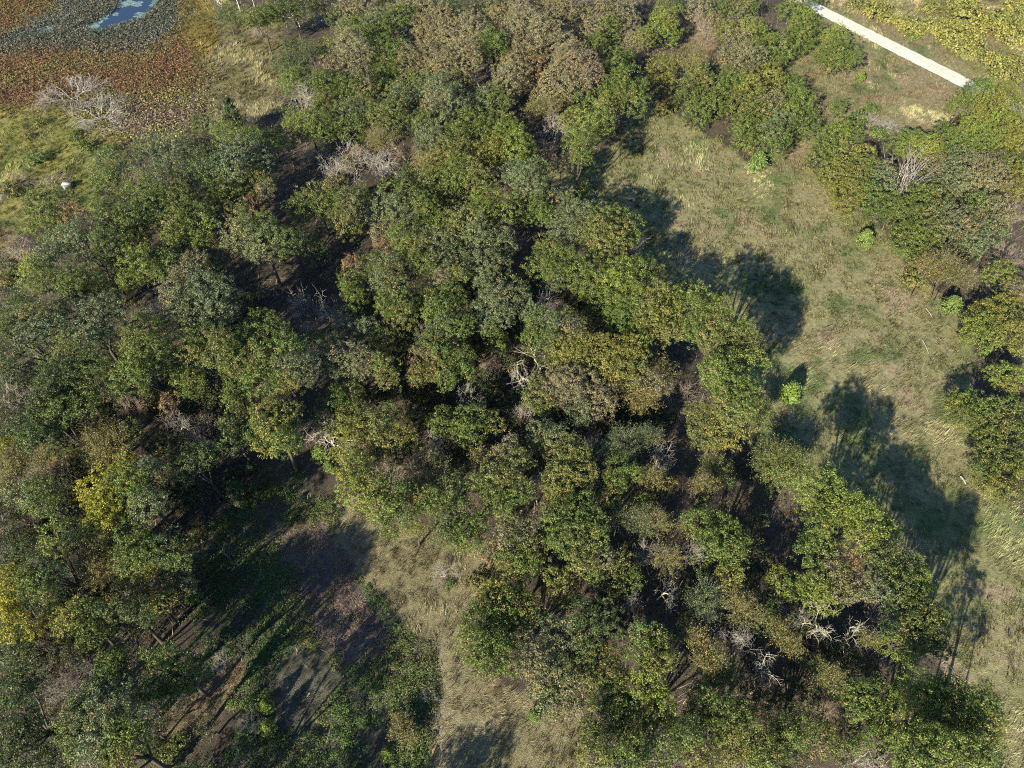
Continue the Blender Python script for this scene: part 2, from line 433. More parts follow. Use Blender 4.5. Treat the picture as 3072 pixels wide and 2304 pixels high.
def make_bough(Rr, flat=.78, leaf=.30, dens=1.0, name="bough"):
    """one leafy bough of radius Rr: leaf clumps over an uneven dome, real gaps between"""
    ns = int(25 * Rr ** 1.75 * dens) + 14
    d = unit(ns * 3); d = d[d[:, 2] > -.75][:ns]
    ns = len(d)
    ph = rng.random(3) * 6.283
    lump = 1 + .26 * np.sin(d[:, 0] * 3.3 + ph[0]) * np.cos(d[:, 1] * 3.9 + ph[1]) + .13 * np.sin(d[:, 2] * 5 + d[:, 0] * 4 + ph[2]) + .13 * rng.normal(size=ns)
    rad = Rr * np.where(rng.random(ns) < .84, .95, .68) * lump
    cc = d * rad[:, None]; cc[:, 2] *= flat
    cs = rng.uniform(.2, .5, ns) * (Rr / 2.5) ** .35
    cl = np.clip(.5 + .38 * np.sin(d[:, 0] * 2.3 + ph[1]) * np.sin(d[:, 1] * 2.9 + ph[2]) + .24 * rng.normal(size=ns), 0, 1)
    nl = np.maximum(7, (20 * (cs / .34) ** 1.5)).astype(int)
    idx = np.repeat(np.arange(ns), nl)
    n = len(idx)
    off = unit(n) * (rng.random(n) ** .45)[:, None]
    off[:, 2] = off[:, 2] * .7
    P = cc[idx] + off * cs[idx][:, None]
    Nn = off * .8 + d[idx] * .5 + np.array([0, 0, .3]) + rng.normal(size=(n, 3)) * .62
    sz = rng.uniform(.7, 1.35, n) * leaf
    V = leaf_quads(P, Nn, sz)
    rnd = np.repeat(rng.random(n), 4); cl4 = np.repeat(cl[idx], 4)
    return mesh_from(name, V, [quads(n)], [M_LEAF], {"rnd": rnd, "clump": cl4})

def make_feather(Rr, name="feathery_bough", leaf=.20, nst=None):
    """upright fan of fine twigs with small leaves along the outer half"""
    nst = nst or int(70 * Rr)
    P = []; Nn = []; tv = []; tq = []; cl = []; k = 0
    for i in range(nst):
        az = rng.random() * 6.283; sp = rng.random() ** .6 * 1.25
        d = np.array([math.cos(az) * math.sin(sp), math.sin(az) * math.sin(sp), math.cos(sp)])
        L = Rr * rng.uniform(.75, 1.12)
        b = np.array([rng.normal() * .12 * Rr, rng.normal() * .12 * Rr, -Rr * .55])
        e = b + d * L * 1.35; e[2] = b[2] + (e[2] - b[2]) * .95
        mdl = (b + e) / 2 + np.array([0, 0, .12 * Rr])
        sd = np.cross(d, [0, 0, 1.0]) + 1e-3; sd /= np.linalg.norm(sd)
        w = .022
        tv += [b - sd * w, b + sd * w, mdl + sd * w * .8, mdl - sd * w * .8, e]
        tq.append((k, k + 1, k + 2, k + 3)); tq.append((k + 3, k + 2, k + 4, k + 4)); k += 5
        m = int(26 * rng.uniform(.5, 1.3)); c = rng.random()
        t = rng.uniform(.38, 1.05, m)[:, None]
        q = np.where(t < .5, b + (mdl - b) * t * 2, mdl + (e - mdl) * (t - .5) * 2) + rng.normal(size=(m, 3)) * .14
        P.append(q); Nn.append(rng.normal(size=(m, 3)) * .6 + np.array([0, 0, .6])); cl.append(np.full(m, c))
    P = np.concatenate(P); Nn = np.concatenate(Nn); cl = np.concatenate(cl); n = len(P)
    V = leaf_quads(P, Nn, rng.uniform(.7, 1.4, n) * leaf, 2.1)
    rnd = np.repeat(rng.random(n), 4); cl4 = np.repeat(cl, 4)
    tq = np.array(tq) + 4 * n
    q4 = tq[tq[:, 2] != tq[:, 3]]; t3 = tq[tq[:, 2] == tq[:, 3]]
    q4 = tq[0::2]; t3 = tq[1::2][:, :3]
    V = np.concatenate([V, np.array(tv)])
    mi = np.concatenate([np.zeros(n), np.ones(len(q4)), np.ones(len(t3))])
    z = np.zeros(len(tv))
    return mesh_from(name, V, [quads(n), q4, t3], [M_FEATHER, M_TWIG], {"rnd": np.concatenate([rnd, z]), "clump": np.concatenate([cl4, z])}, mi)

def make_cedar(Rr, Hh, name="cedar_crown"):
    """pointed, dense, spiky crown standing on the ground"""
    ns = int(95 * Rr); P = []; Nn = []; cl = []
    for i in range(ns):
        h = rng.random() ** .8; az = rng.random() * 6.283
        prof = (1 - h) ** .62 * (1 - .55 * max(0, .22 - h) / .22)
        r0 = Rr * prof * rng.uniform(.82, 1.12)
        m = 16; t = rng.random(m) ** .6
        tip = np.array([math.cos(az) * r0, math.sin(az) * r0, h * Hh + .22 * Hh * prof])
        base = np.array([0, 0, h * Hh * .8 + .05])
        q = base + (tip - base) * (.35 + .65 * t)[:, None] + rng.normal(size=(m, 3)) * .10
        P.append(q); cl.append(np.full(m, rng.random()))
        Nn.append(rng.normal(size=(m, 3)) * .5 + (tip - base) * .3 + np.array([0, 0, .5]))
    P = np.concatenate(P); Nn = np.concatenate(Nn); cl = np.concatenate(cl); n = len(P)
    P[:, 2] = np.maximum(P[:, 2], .05)
    V = leaf_quads(P, Nn, rng.uniform(.16, .36, n), 2.4)
    return mesh_from(name, V, [quads(n)], [M_CEDAR], {"rnd": np.repeat(rng.random(n), 4), "clump": np.repeat(cl, 4)})

BOUGH_R = [1.4, 2.0, 2.8, 3.8, 5.0]
BOUGHS = {r: [make_bough(r, flat=rng.uniform(.8, 1.08), leaf=.145 + .013 * r, dens=1.9 if r < 2.5 else 1.35) for _ in range(6)] for r in BOUGH_R}
FEATHER_R = [1.6, 2.6, 4.0]
FEATHERS = {r: [make_feather(r, leaf=.12 + .02 * r) for _ in range(4)] for r in FEATHER_R}
CEDARS = [make_cedar(1.8, h) for h in (2.6, 3.2, 3.8)] + [make_cedar(1.5, 5.2)]
SHRUBS = [make_bough(1.6, .6, .2, 1.5, "shrub_leaves") for _ in range(5)]

def nearest(table, r):
    k = min(table, key=lambda q: abs(math.log(q / r))); return k, R.choice(table[k])

def colour(k, amp=.12):
    c = COLOUR[k]; f = 1 + R.uniform(-amp, amp); g = R.uniform(-.05, .05)
    return (c[0] * f * (1 + g), c[1] * f * 1.03, c[2] * f * (1 - g) * 1.3, max(0, c[3] + R.uniform(-.06, .06)))

def leafy(name, mesh, parent, loc, s, colr):
    o = link(name, mesh, parent, loc)
    o.rotation_euler = (R.uniform(-.15, .15), R.uniform(-.15, .15), R.uniform(0, 6.283))
    o.scale = (s * R.uniform(.92, 1.1), s * R.uniform(.92, 1.1), s * R.uniform(.9, 1.1))
    o.color = colr
    return o

# ------------------------------------------------------------------ trunks
def trunk_mesh(lobes, H):
    T = Tubes()
    r0 = .06 + .014 * H
    zf = H * .34
    top = np.array([R.uniform(-.3, .3), R.uniform(-.3, .3), zf])
    T.tube([(0, 0, -.3), (R.uniform(-.1, .1), R.uniform(-.1, .1), zf * .5), top], [r0 * 1.3, r0, r0 * .85], 7)
    for (x, y, z, r) in lobes:
        e = np.array([x, y, z + r * .15]); mid = top + (e - top) * .55 + np.array([0, 0, -.12 * np.linalg.norm(e[:2])]) + rng.normal(size=3) * .2
        T.tube([top - (0, 0, .15), mid, e], [r0 * .6, r0 * .42, r0 * .15], 5)
        for _ in range(4):
            d = unit(1)[0]; d[2] = abs(d[2]) * .6
            q = e + d * r * .75
            T.tube([mid + (e - mid) * R.uniform(.3, .9), (mid + q) / 2 + rng.normal(size=3) * .15, q], [r0 * .22, r0 * .15, .02], 4)
    return T.mesh("trunk", M_BARK)

TREES = [
["very broad two-lobed khaki tree in the far wood behind the meadow",-0.65,187.41,12.92,[[-2.27,187.07,8.43,5.05,"T"],[0.97,187.74,9.69,3.54,"T"]]],
["very broad two-lobed khaki tree in the far wood behind the meadow",5.58,177.52,13.78,[[2.91,179.51,9.47,4.77,"T"],[8.25,175.54,10.5,3.6,"T"]]],
["very broad three-lobed tan-tinged grey-green tree in the far wood behind the meadow",59.81,172.65,9.24,[[58.25,175.33,5.22,4.26,"U"],[61.13,172.95,7.14,2.14,"G"],[60.06,169.68,5.65,3.71,"U"]]],
["very broad three-lobed bright green tree in the far wood behind the meadow",35.05,180.19,9.12,[[40.31,185.22,4.52,4.05,"V"],[33.69,177.17,6.69,2.5,"Y"],[31.16,178.17,5.83,2.49,"T"]]],
["medium-sized round-crowned khaki tree in the far wood behind the meadow near a grey-green one",-15.44,180.61,10.24,[[-15.44,180.61,6.26,4.49,"T"]]],
["very broad two-lobed olive-green tree in the far wood behind the meadow",-40.24,152.23,11.36,[[-43.2,153.12,6.98,4.42,"G"],[-37.28,151.34,7.94,3.23,"G"]]],
["medium-sized round-crowned khaki tree in the far wood behind the meadow near a grey-green one",-18.98,186.75,10.77,[[-18.98,186.75,7.01,4.42,"T"]]],
["very broad four-lobed brown-flecked green tree in the dry field by the road",55.78,148.09,8.88,[[55.79,152.49,5.04,3.91,"Y"],[52.27,148.02,5.28,3.26,"B"],[59.0,146.74,5.63,3.25,"U"],[56.07,145.09,4.69,3.79,"B"]]],
["very broad two-lobed khaki tree in the far wood behind the meadow",10.53,170.44,10.98,[[8.58,169.59,7.24,4.35,"T"],[12.47,171.29,7.56,3.29,"T"]]],
["very broad three-lobed khaki tree in the far wood behind the meadow",2.72,160.69,11.34,[[3.51,163.09,7.79,4.26,"T"],[4.87,157.5,8.77,2.8,"R"],[-0.22,161.47,7.86,3.35,"T"]]],
["medium-sized round-crowned dark green tree at the edge of the marsh",-52.9,161.93,10.63,[[-52.9,161.93,6.87,4.21,"D"]]],
["very broad three-lobed olive-green tree in the dry field by the road",82.87,170.9,8.41,[[81.39,174.1,4.64,3.74,"G"],[82.31,170.18,5.4,3.71,"G"],[84.9,168.41,6.28,2.09,"G"]]],
["very broad three-lobed bright green tree on the wood side of the meadow",16.31,134.95,11.71,[[16.4,134.15,8.26,4.13,"V"],[19.76,135.24,8.69,2.72,"B"],[12.77,135.46,8.92,2.41,"Y"]]],
["very broad two-lobed khaki tree in the far wood behind the meadow",26.52,192.56,11.26,[[28.84,192.85,7.11,4.12,"T"],[24.2,192.26,7.36,3.73,"T"]]],
["very broad many-lobed grey-green tree in the middle of the wood",-18.84,135.04,11.71,[[-15.5,133.6,7.5,4.1,"K"],[-17.9,131.75,8.65,2.68,"K"],[-19.34,134.4,9.55,2.41,"G"],[-23.55,135.35,8.26,2.71,"D"],[-17.89,140.09,8.37,2.44,"B"]]],
["very broad three-lobed tan-tinged grey-green tree in the far wood behind the meadow",54.62,164.94,8.51,[[54.58,170.02,4.7,3.68,"U"],[56.75,164.37,5.23,3.31,"U"],[52.54,160.44,5.35,2.64,"G"]]],
["medium-sized round-crowned olive-green tree in the far wood behind the meadow near a yellowish-green one",-34.53,179.35,10.1,[[-34.53,179.35,6.06,4.09,"G"]]],
["very broad two-lobed khaki tree in the far wood behind the meadow",12.16,150.55,12.47,[[10.43,150.69,8.29,4.08,"T"],[13.88,150.41,9.55,3.25,"T"]]],
["medium-sized round-crowned bright green tree in the dry field by the road",85.02,182.14,8.04,[[85.02,182.14,4.35,3.67,"V"]]],
["very broad three-lobed olive-green tree on the road side of the meadow",44.31,156.77,8.41,[[46.2,155.6,4.87,3.65,"B"],[41.77,153.59,5.2,3.18,"G"],[44.96,161.11,4.61,3.26,"G"]]],
["medium-sized round-crowned khaki tree in the far wood behind the meadow near an olive-green one",-10.6,177.98,9.02,[[-10.6,177.98,5.13,4.04,"T"]]],
["very broad two-lobed khaki tree in the far wood behind the meadow",-38.71,166.62,12.86,[[-40.52,169.49,8.8,4.03,"T"],[-36.9,163.74,9.72,3.43,"T"]]],
["very broad two-lobed olive-green tree in the dry field by the road",66.83,178.16,8.26,[[68.18,175.51,5.13,3.61,"G"],[65.47,180.81,4.98,3.17,"G"]]],
["medium-sized round-crowned khaki tree in the far wood behind the meadow near an olive-green one",30.77,188.32,7.92,[[30.77,188.32,4.71,3.59,"T"]]],
["very broad two-lobed olive-green tree in the far wood behind the meadow",-4.39,168.75,12.24,[[-4.77,167.63,8.19,3.98,"G"],[-4.02,169.88,9.37,3.13,"G"]]],
["very broad two-lobed olive-green tree at the edge of the marsh near a khaki one",-58.02,190.52,12.53,[[-56.22,191.98,9.05,3.97,"G"],[-59.81,189.06,8.74,3.53,"D"]]],
["medium-sized round-crowned olive-green tree in the far wood behind the meadow near a khaki one",-6.19,198.15,10.35,[[-6.19,198.15,6.45,3.97,"G"]]],
["medium-sized round-crowned olive-green tree in the dry field by the road",78.31,186.43,7.89,[[78.31,186.43,4.77,3.56,"G"]]],
["very broad three-lobed grey-green tree in the wood between marsh and clearing",-55.19,115.09,15.71,[[-53.48,118.62,11.72,3.95,"K"],[-54.02,113.2,13.29,3.0,"K"],[-58.08,113.45,12.78,2.69,"D"]]],
["very broad many-lobed bright green tree in the middle of the wood",-1.15,126.26,11.45,[[0.45,125.0,7.51,3.95,"V"],[2.69,126.33,8.46,2.46,"V"],[-2.76,126.3,8.11,3.22,"Y"],[-0.85,130.21,7.79,3.27,"V"],[-5.26,123.48,8.51,2.58,"Y"]]],
["very broad three-lobed khaki tree in the far wood behind the meadow",-13.1,158.26,14.22,[[-12.67,161.3,10.18,3.95,"T"],[-10.32,157.7,10.51,3.37,"T"],[-16.31,155.78,10.75,3.71,"T"]]],
["medium-sized round-crowned olive-green tree in the far wood behind the meadow near a khaki one",-40.99,182.74,9.69,[[-40.99,182.74,6.06,3.95,"G"]]],
["very broad two-lobed khaki tree in the far wood behind the meadow",-22.56,164.83,11.17,[[-24.61,164.29,7.57,3.92,"T"],[-20.51,165.38,8.16,3.41,"T"]]],
["very broad four-lobed yellowish-green tree in the grove across the meadow",111.47,142.99,8.23,[[110.07,146.47,4.65,3.52,"Y"],[114.03,145.07,4.71,3.21,"Y"],[112.07,139.21,5.93,2.59,"Y"],[109.73,141.22,4.33,3.44,"V"]]],
["very broad two-lobed khaki tree in the far wood behind the meadow",4.39,173.38,12.08,[[7.09,173.07,8.62,3.89,"T"],[1.7,173.68,8.33,3.52,"T"]]],
["very broad two-lobed olive-green tree at the edge of the marsh",-65.15,184.34,12.01,[[-63.31,186.4,8.72,3.89,"G"],[-66.99,182.27,9.38,2.7,"G"]]],
["medium-sized round-crowned olive-green tree in the dry field by the road",75.9,181.36,7.78,[[75.9,181.36,4.32,3.49,"G"]]],
["medium-sized round-crowned yellowish-green tree in the far wood behind the meadow",37.54,167.6,7.77,[[37.54,167.6,4.35,3.49,"Y"]]],
["very broad many-lobed tan-tinged grey-green tree close to the fan of bare grey stems",95.54,121.48,8.27,[[95.82,124.1,4.79,3.48,"U"],[92.92,125.76,4.79,2.97,"K"],[99.24,123.26,5.0,3.47,"U"],[98.96,118.57,5.3,2.89,"T"],[94.55,117.69,5.19,3.4,"U"],[91.76,119.47,4.66,3.15,"K"]]],
["broad two-lobed grey-green tree in the wood between marsh and clearing near an olive-green one",-64.67,114.19,13.0,[[-66.87,114.99,9.65,3.83,"K"],[-62.48,113.39,10.42,2.65,"D"]]],
["very broad many-lobed brown-flecked green tree on the road side of the meadow",71.59,119.74,8.22,[[67.92,122.46,4.43,3.45,"Y"],[71.13,120.82,4.83,3.43,"B"],[70.06,115.99,5.31,2.59,"B"],[73.47,121.46,5.87,2.53,"G"],[75.39,117.99,5.35,2.88,"K"]]],
["very broad four-lobed olive-green tree on the road side of the meadow",64.15,142.98,8.2,[[60.56,141.53,4.53,3.45,"K"],[63.47,144.23,5.2,3.06,"G"],[65.44,139.49,5.01,2.72,"G"],[67.14,146.68,4.53,3.23,"G"]]],
["medium-sized round-crowned olive-green tree in the far wood behind the meadow near a khaki one",23.78,159.13,9.94,[[23.78,159.13,6.8,3.82,"G"]]],
["very broad many-lobed olive-green tree on the road side of the meadow",79.98,104.79,8.3,[[86.26,104.87,4.56,3.44,"U"],[83.79,106.94,5.14,3.23,"K"],[81.2,101.47,5.5,2.91,"M"],[79.73,107.19,5.68,2.75,"B"],[77.58,101.54,5.81,2.56,"G"],[76.69,108.62,4.93,2.63,"G"],[74.6,102.88,5.07,2.32,"G"]]],
["very broad many-lobed olive-green tree beside the pale bushy cedar",54.94,134.78,8.19,[[53.35,140.36,4.48,3.43,"G"],[56.21,135.03,5.88,2.68,"K"],[58.2,134.15,5.3,2.94,"G"],[50.93,134.53,5.06,2.66,"G"],[56.01,129.82,5.83,2.21,"G"]]],
["very broad two-lobed khaki tree in the far wood behind the meadow",-1.08,150.56,12.42,[[-0.21,153.16,8.82,3.79,"T"],[-1.96,147.97,8.67,3.37,"T"]]],
["medium-sized round-crowned khaki tree in the far wood behind the meadow near a grey-green one",-22.12,183.86,9.54,[[-22.12,183.86,5.94,3.77,"T"]]],
["very broad two-lobed khaki tree in the far wood behind the meadow",-10.1,179.84,12.17,[[-9.27,178.18,8.54,3.77,"T"],[-10.93,181.49,9.35,3.07,"T"]]],
["very broad two-lobed khaki tree in the far wood behind the meadow",-40.9,191.01,11.98,[[-38.95,192.0,8.65,3.76,"T"],[-42.84,190.03,8.32,3.73,"T"]]],
["very broad two-lobed olive-green tree beside the white gravel road",79.04,199.15,7.93,[[81.71,200.99,4.84,3.39,"G"],[76.37,197.3,5.19,3.0,"G"]]],
["medium-sized round-crowned bright green tree in the far wood behind the meadow",63.27,185.38,7.62,[[63.27,185.38,4.85,3.38,"V"]]],
["very broad four-lobed khaki tree in the far wood behind the meadow",15.06,155.52,13.95,[[14.41,160.75,10.09,3.76,"T"],[11.92,155.21,10.68,3.7,"T"],[16.11,154.06,10.91,3.69,"O"],[17.79,152.07,10.49,2.95,"O"]]],
["very broad two-lobed yellowish-green tree in the far wood behind the meadow",53.93,158.08,7.88,[[56.29,159.31,4.4,3.38,"Y"],[51.57,156.85,4.95,3.36,"G"]]],
["very broad many-lobed olive-green tree close to the fan of bare grey stems",99.22,133.86,8.12,[[99.55,135.88,4.97,3.38,"V"],[95.42,135.82,5.01,2.96,"G"],[96.23,130.88,5.52,2.63,"G"],[100.25,130.22,5.57,2.62,"G"],[104.65,136.5,4.2,3.37,"V"]]],
["very broad three-lobed olive-green tree on the wood side of the meadow",25.22,144.84,13.39,[[25.9,147.81,9.85,3.74,"G"],[22.44,144.89,10.36,3.2,"G"],[27.31,141.82,9.92,3.15,"G"]]],
["broad two-lobed yellowish-green tree in the grove across the meadow",108.93,133.66,7.74,[[107.98,134.83,4.88,3.36,"Y"],[109.88,132.49,5.61,2.37,"Y"]]],
["broad two-lobed khaki tree in the far wood behind the meadow near an olive-green one",12.95,191.93,11.77,[[14.57,191.01,7.9,3.73,"T"],[11.33,192.84,8.3,3.37,"T"]]],
["very broad three-lobed olive-green tree beside the lone cedar by the meadow",70.81,113.09,7.97,[[67.47,114.84,4.67,3.34,"Y"],[70.75,113.12,5.21,2.81,"G"],[74.21,111.32,5.07,2.79,"G"]]],
["medium-sized round-crowned khaki tree in the far wood behind the meadow near an olive-green one",8.13,193.8,9.6,[[8.13,193.8,5.9,3.7,"T"]]],
["very broad three-lobed bright green tree beside the white gravel road",113.3,153.43,7.93,[[113.59,154.63,4.63,3.33,"V"],[110.45,154.57,4.28,3.32,"G"],[115.87,151.09,4.3,3.28,"Y"]]],
["very broad four-lobed olive-green tree beside the fan of bare grey stems",88.09,132.41,7.81,[[89.08,131.83,4.53,3.32,"V"],[90.57,130.34,5.12,2.34,"Y"],[87.49,134.86,5.23,2.11,"G"],[85.22,132.62,4.77,3.05,"G"]]],
["very broad two-lobed olive-green tree in the far wood behind the meadow",-31.95,184.44,11.84,[[-29.27,185.47,8.36,3.67,"G"],[-34.64,183.4,8.5,3.46,"K"]]],
["very broad many-lobed dark green tree in the middle of the wood",-27.32,139.57,12.62,[[-24.46,145.22,8.73,3.67,"K"],[-25.21,139.74,9.3,3.11,"D"],[-25.8,136.48,9.76,2.76,"B"],[-28.76,136.29,9.87,2.43,"B"],[-32.39,140.14,9.07,2.78,"D"]]],
["medium-sized round-crowned bright green tree in the dry field by the road",79.12,192.66,7.48,[[79.12,192.66,4.79,3.29,"V"]]],
["broad two-lobed grey-green tree in the wood between marsh and clearing",-71.13,122.78,13.02,[[-73.39,122.41,9.22,3.65,"K"],[-68.87,123.16,10.15,3.07,"K"]]],
["medium-sized round-crowned dark green tree in the wood between marsh and clearing",-66.03,125.72,10.28,[[-66.03,125.72,7.04,3.65,"D"]]],
["medium-sized round-crowned bright green tree in the far wood behind the meadow",41.25,192.21,7.47,[[41.25,192.21,4.58,3.28,"V"]]],
["broad two-lobed grey-green tree in the far wood behind the meadow near a khaki one",-4.72,144.88,11.21,[[-5.75,144.31,8.14,3.64,"K"],[-3.69,145.44,8.24,3.16,"G"]]],
["very broad four-lobed grey-green tree in the far wood behind the meadow",-15.94,142.6,13.83,[[-12.99,139.75,10.01,3.62,"K"],[-16.27,139.27,10.65,3.14,"T"],[-15.69,145.32,10.13,3.54,"K"],[-18.82,146.08,10.43,2.88,"K"]]],
["very broad four-lobed tan-tinged grey-green tree in the grove across the meadow",92.91,107.06,7.9,[[92.99,107.65,5.32,3.25,"U"],[91.08,109.79,5.5,2.65,"G"],[95.56,107.17,5.7,2.12,"T"],[92.01,103.61,4.47,2.93,"K"]]],
["very broad many-lobed brown-flecked green tree in the middle of the wood",14.87,98.77,12.85,[[10.79,102.94,8.31,3.59,"K"],[13.0,102.84,9.45,2.64,"K"],[13.14,97.6,10.48,2.59,"M"],[9.35,98.37,9.51,2.59,"K"],[16.87,100.9,9.22,3.44,"G"],[15.36,96.51,9.63,3.51,"B"],[18.08,96.27,9.83,3.1,"B"],[16.81,93.81,9.44,2.53,"B"],[20.45,99.69,9.14,2.87,"V"]]],
["medium-sized round-crowned olive-green tree in the far wood behind the meadow near a khaki one",-42.89,146.29,8.15,[[-42.89,146.29,4.75,3.58,"G"]]],
["broad two-lobed grey-green tree in the far wood behind the meadow near a khaki one",-17.26,191.16,12.29,[[-19.62,192.55,8.81,3.57,"K"],[-14.89,189.77,9.59,3.17,"D"]]],
["medium-sized round-crowned khaki tree in the far wood behind the meadow near an olive-green one",-34.93,153.54,9.88,[[-34.93,153.54,6.75,3.57,"T"]]],
["very broad two-lobed grey-green tree in the middle of the wood",-35.11,137.9,10.33,[[-35.17,140.68,7.29,3.57,"K"],[-35.04,135.11,7.31,3.01,"G"]]],
["medium-sized round-crowned khaki tree in the far wood behind the meadow near an olive-green one",-51.91,198.76,9.14,[[-51.91,198.76,5.79,3.56,"T"]]],
["broad two-lobed olive-green tree in the middle of the wood",-43.41,134.65,11.24,[[-41.16,134.11,7.92,3.49,"G"],[-45.67,135.19,7.99,3.19,"V"]]],
["very broad four-lobed grey-green and rust tree in the wood between marsh and clearing",-43.59,93.83,15.11,[[-42.8,92.2,11.52,3.47,"M"],[-39.34,92.87,11.97,2.82,"G"],[-44.75,96.42,11.79,3.28,"G"],[-47.48,93.82,11.53,3.23,"M"]]],
["very broad two-lobed olive-green tree on the road side of the meadow",44.72,147.52,7.56,[[46.87,148.98,4.73,3.11,"G"],[42.57,146.07,4.11,3.06,"G"]]],
["very broad three-lobed olive-green tree on the road side of the meadow",71.83,135.69,7.59,[[72.15,137.09,4.59,3.11,"V"],[74.75,136.48,5.35,2.41,"G"],[68.6,133.51,4.96,2.65,"G"]]],
["very broad four-lobed dark green tree in the wood between marsh and clearing",-82.83,101.7,13.96,[[-84.39,99.12,10.3,3.43,"G"],[-79.46,100.14,10.88,2.49,"R"],[-85.46,103.4,11.12,3.1,"D"],[-82.0,104.13,11.25,2.41,"D"]]],
["broad two-lobed olive-green tree in the far wood behind the meadow near a yellowish-green one",-29.27,166.95,11.62,[[-26.99,166.59,8.32,3.43,"G"],[-31.54,167.32,8.72,3.09,"G"]]],
["medium-sized round-crowned olive-green tree at the edge of the marsh",-51.04,155.6,9.27,[[-51.04,155.6,6.39,3.42,"G"]]],
["very broad four-lobed olive-green tree in the dry field by the road",65.17,154.91,7.55,[[63.16,157.2,4.76,3.06,"Y"],[67.15,157.88,4.39,3.06,"G"],[66.81,152.25,5.56,1.96,"G"],[63.57,152.31,4.38,2.84,"G"]]],
["medium-sized round-crowned khaki tree in the far wood behind the meadow near an olive-green one",21.68,184.24,8.8,[[21.68,184.24,5.77,3.39,"T"]]],
["very broad four-lobed olive-green tree in the middle of the wood near a grey-green one",-12.22,126.91,12.02,[[-16.59,126.65,8.25,3.39,"M"],[-11.9,123.9,8.96,3.36,"B"],[-11.48,128.31,8.99,3.27,"G"],[-8.93,128.76,8.71,2.65,"G"]]],
["medium-sized round-crowned olive-green tree in the far wood behind the meadow near a yellowish-green one",26.25,168.12,8.73,[[26.25,168.12,5.65,3.38,"G"]]],
["broad two-lobed olive-green tree in the far wood behind the meadow near a khaki one",63.7,200.06,7.37,[[66.06,200.22,4.76,3.02,"G"],[61.33,199.89,4.49,3.01,"G"]]],
["broad two-lobed khaki tree in the far wood behind the meadow near a yellowish-green one",-40.75,162.42,10.03,[[-38.75,162.94,7.11,3.35,"T"],[-42.74,161.9,7.27,2.82,"T"]]],
["very broad four-lobed olive-green tree in the middle of the wood",-31.16,105.02,11.64,[[-30.34,104.65,8.75,3.35,"M"],[-30.67,101.26,8.94,2.61,"B"],[-34.58,105.48,8.83,2.67,"G"],[-29.07,108.67,9.25,2.14,"G"]]],
["very broad three-lobed grey-green tree in the wood between marsh and clearing",-74.17,92.86,14.52,[[-74.28,93.13,11.41,3.35,"K"],[-77.94,93.0,11.53,3.08,"K"],[-70.3,92.44,11.31,2.54,"G"]]],
["medium-sized round-crowned khaki tree in the far wood behind the meadow near an olive-green one",51.36,199.59,7.07,[[51.36,199.59,4.62,3.01,"T"]]],
["broad two-lobed yellowish-green tree on the road side of the meadow",73.34,128.63,7.28,[[71.28,128.66,4.72,3.0,"Y"],[75.39,128.6,5.14,2.33,"Y"]]],
["medium-sized round-crowned khaki tree in the middle of the wood",-29.81,138.83,8.2,[[-29.81,138.83,5.03,3.33,"T"]]],
["very broad three-lobed olive-green tree in the middle of the wood",-5.57,132.79,11.97,[[-1.84,132.57,8.86,3.33,"G"],[-6.05,130.99,9.47,2.37,"G"],[-8.82,134.81,8.95,2.72,"G"]]],
["medium-sized round-crowned olive-green tree in the far wood behind the meadow near a yellowish-green one",-30.55,161.93,9.09,[[-30.55,161.93,6.11,3.32,"G"]]],
["medium-sized round-crowned brown-flecked green tree in the far wood behind the meadow",-18.97,161.59,8.76,[[-18.97,161.59,5.51,3.3,"B"]]],
["very broad many-lobed brown-flecked green tree in the middle of the wood",-9.9,115.94,12.26,[[-14.22,120.11,8.62,3.3,"B"],[-10.35,118.18,9.21,2.83,"G"],[-11.03,113.95,9.67,2.49,"G"],[-7.71,114.39,10.06,2.51,"B"],[-6.21,113.06,8.89,2.91,"B"]]],
["very broad three-lobed olive-green tree in the wood between marsh and clearing",-65.32,104.78,14.78,[[-69.24,106.68,11.08,3.29,"G"],[-65.15,102.95,12.48,2.7,"G"],[-61.58,104.71,12.19,2.71,"B"]]],
["medium-sized two-lobed yellowish-green tree on the wood side of the meadow",21.55,142.8,10.38,[[21.25,143.37,7.57,3.28,"Y"],[21.84,142.22,7.5,2.78,"T"]]],
["broad two-lobed grey-green tree in the wood between marsh and clearing",-78.47,114.38,12.96,[[-79.05,116.93,9.71,3.27,"K"],[-77.89,111.83,10.82,2.34,"G"]]],
["medium-sized round-crowned grey-green tree in the far wood behind the meadow",-12.96,155.45,9.61,[[-12.96,155.45,6.85,3.25,"K"]]],
["very broad many-lobed olive-green tree beside the big white-limbed dead tree",-34.12,64.91,14.59,[[-35.45,66.35,11.46,3.24,"G"],[-33.33,67.76,12.67,1.99,"G"],[-36.3,70.84,10.97,2.6,"G"],[-32.53,63.62,12.59,2.17,"K"],[-30.53,64.54,12.19,1.95,"K"],[-39.03,65.98,10.83,3.22,"B"],[-36.59,61.61,11.85,2.47,"G"],[-32.42,61.2,12.01,1.68,"Y"],[-30.91,62.3,11.71,1.92,"K"]]],
["very broad many-lobed grey-green tree in the wood between marsh and clearing",-49.71,77.52,14.57,[[-51.48,78.25,11.25,3.22,"K"],[-51.59,75.03,11.75,2.31,"K"],[-53.94,78.8,11.75,2.36,"U"],[-47.7,77.78,11.73,3.22,"K"],[-50.16,81.3,11.74,2.9,"K"],[-47.16,80.53,11.79,2.14,"K"],[-49.25,73.14,12.0,2.05,"K"],[-46.42,75.34,11.43,2.56,"K"]]],
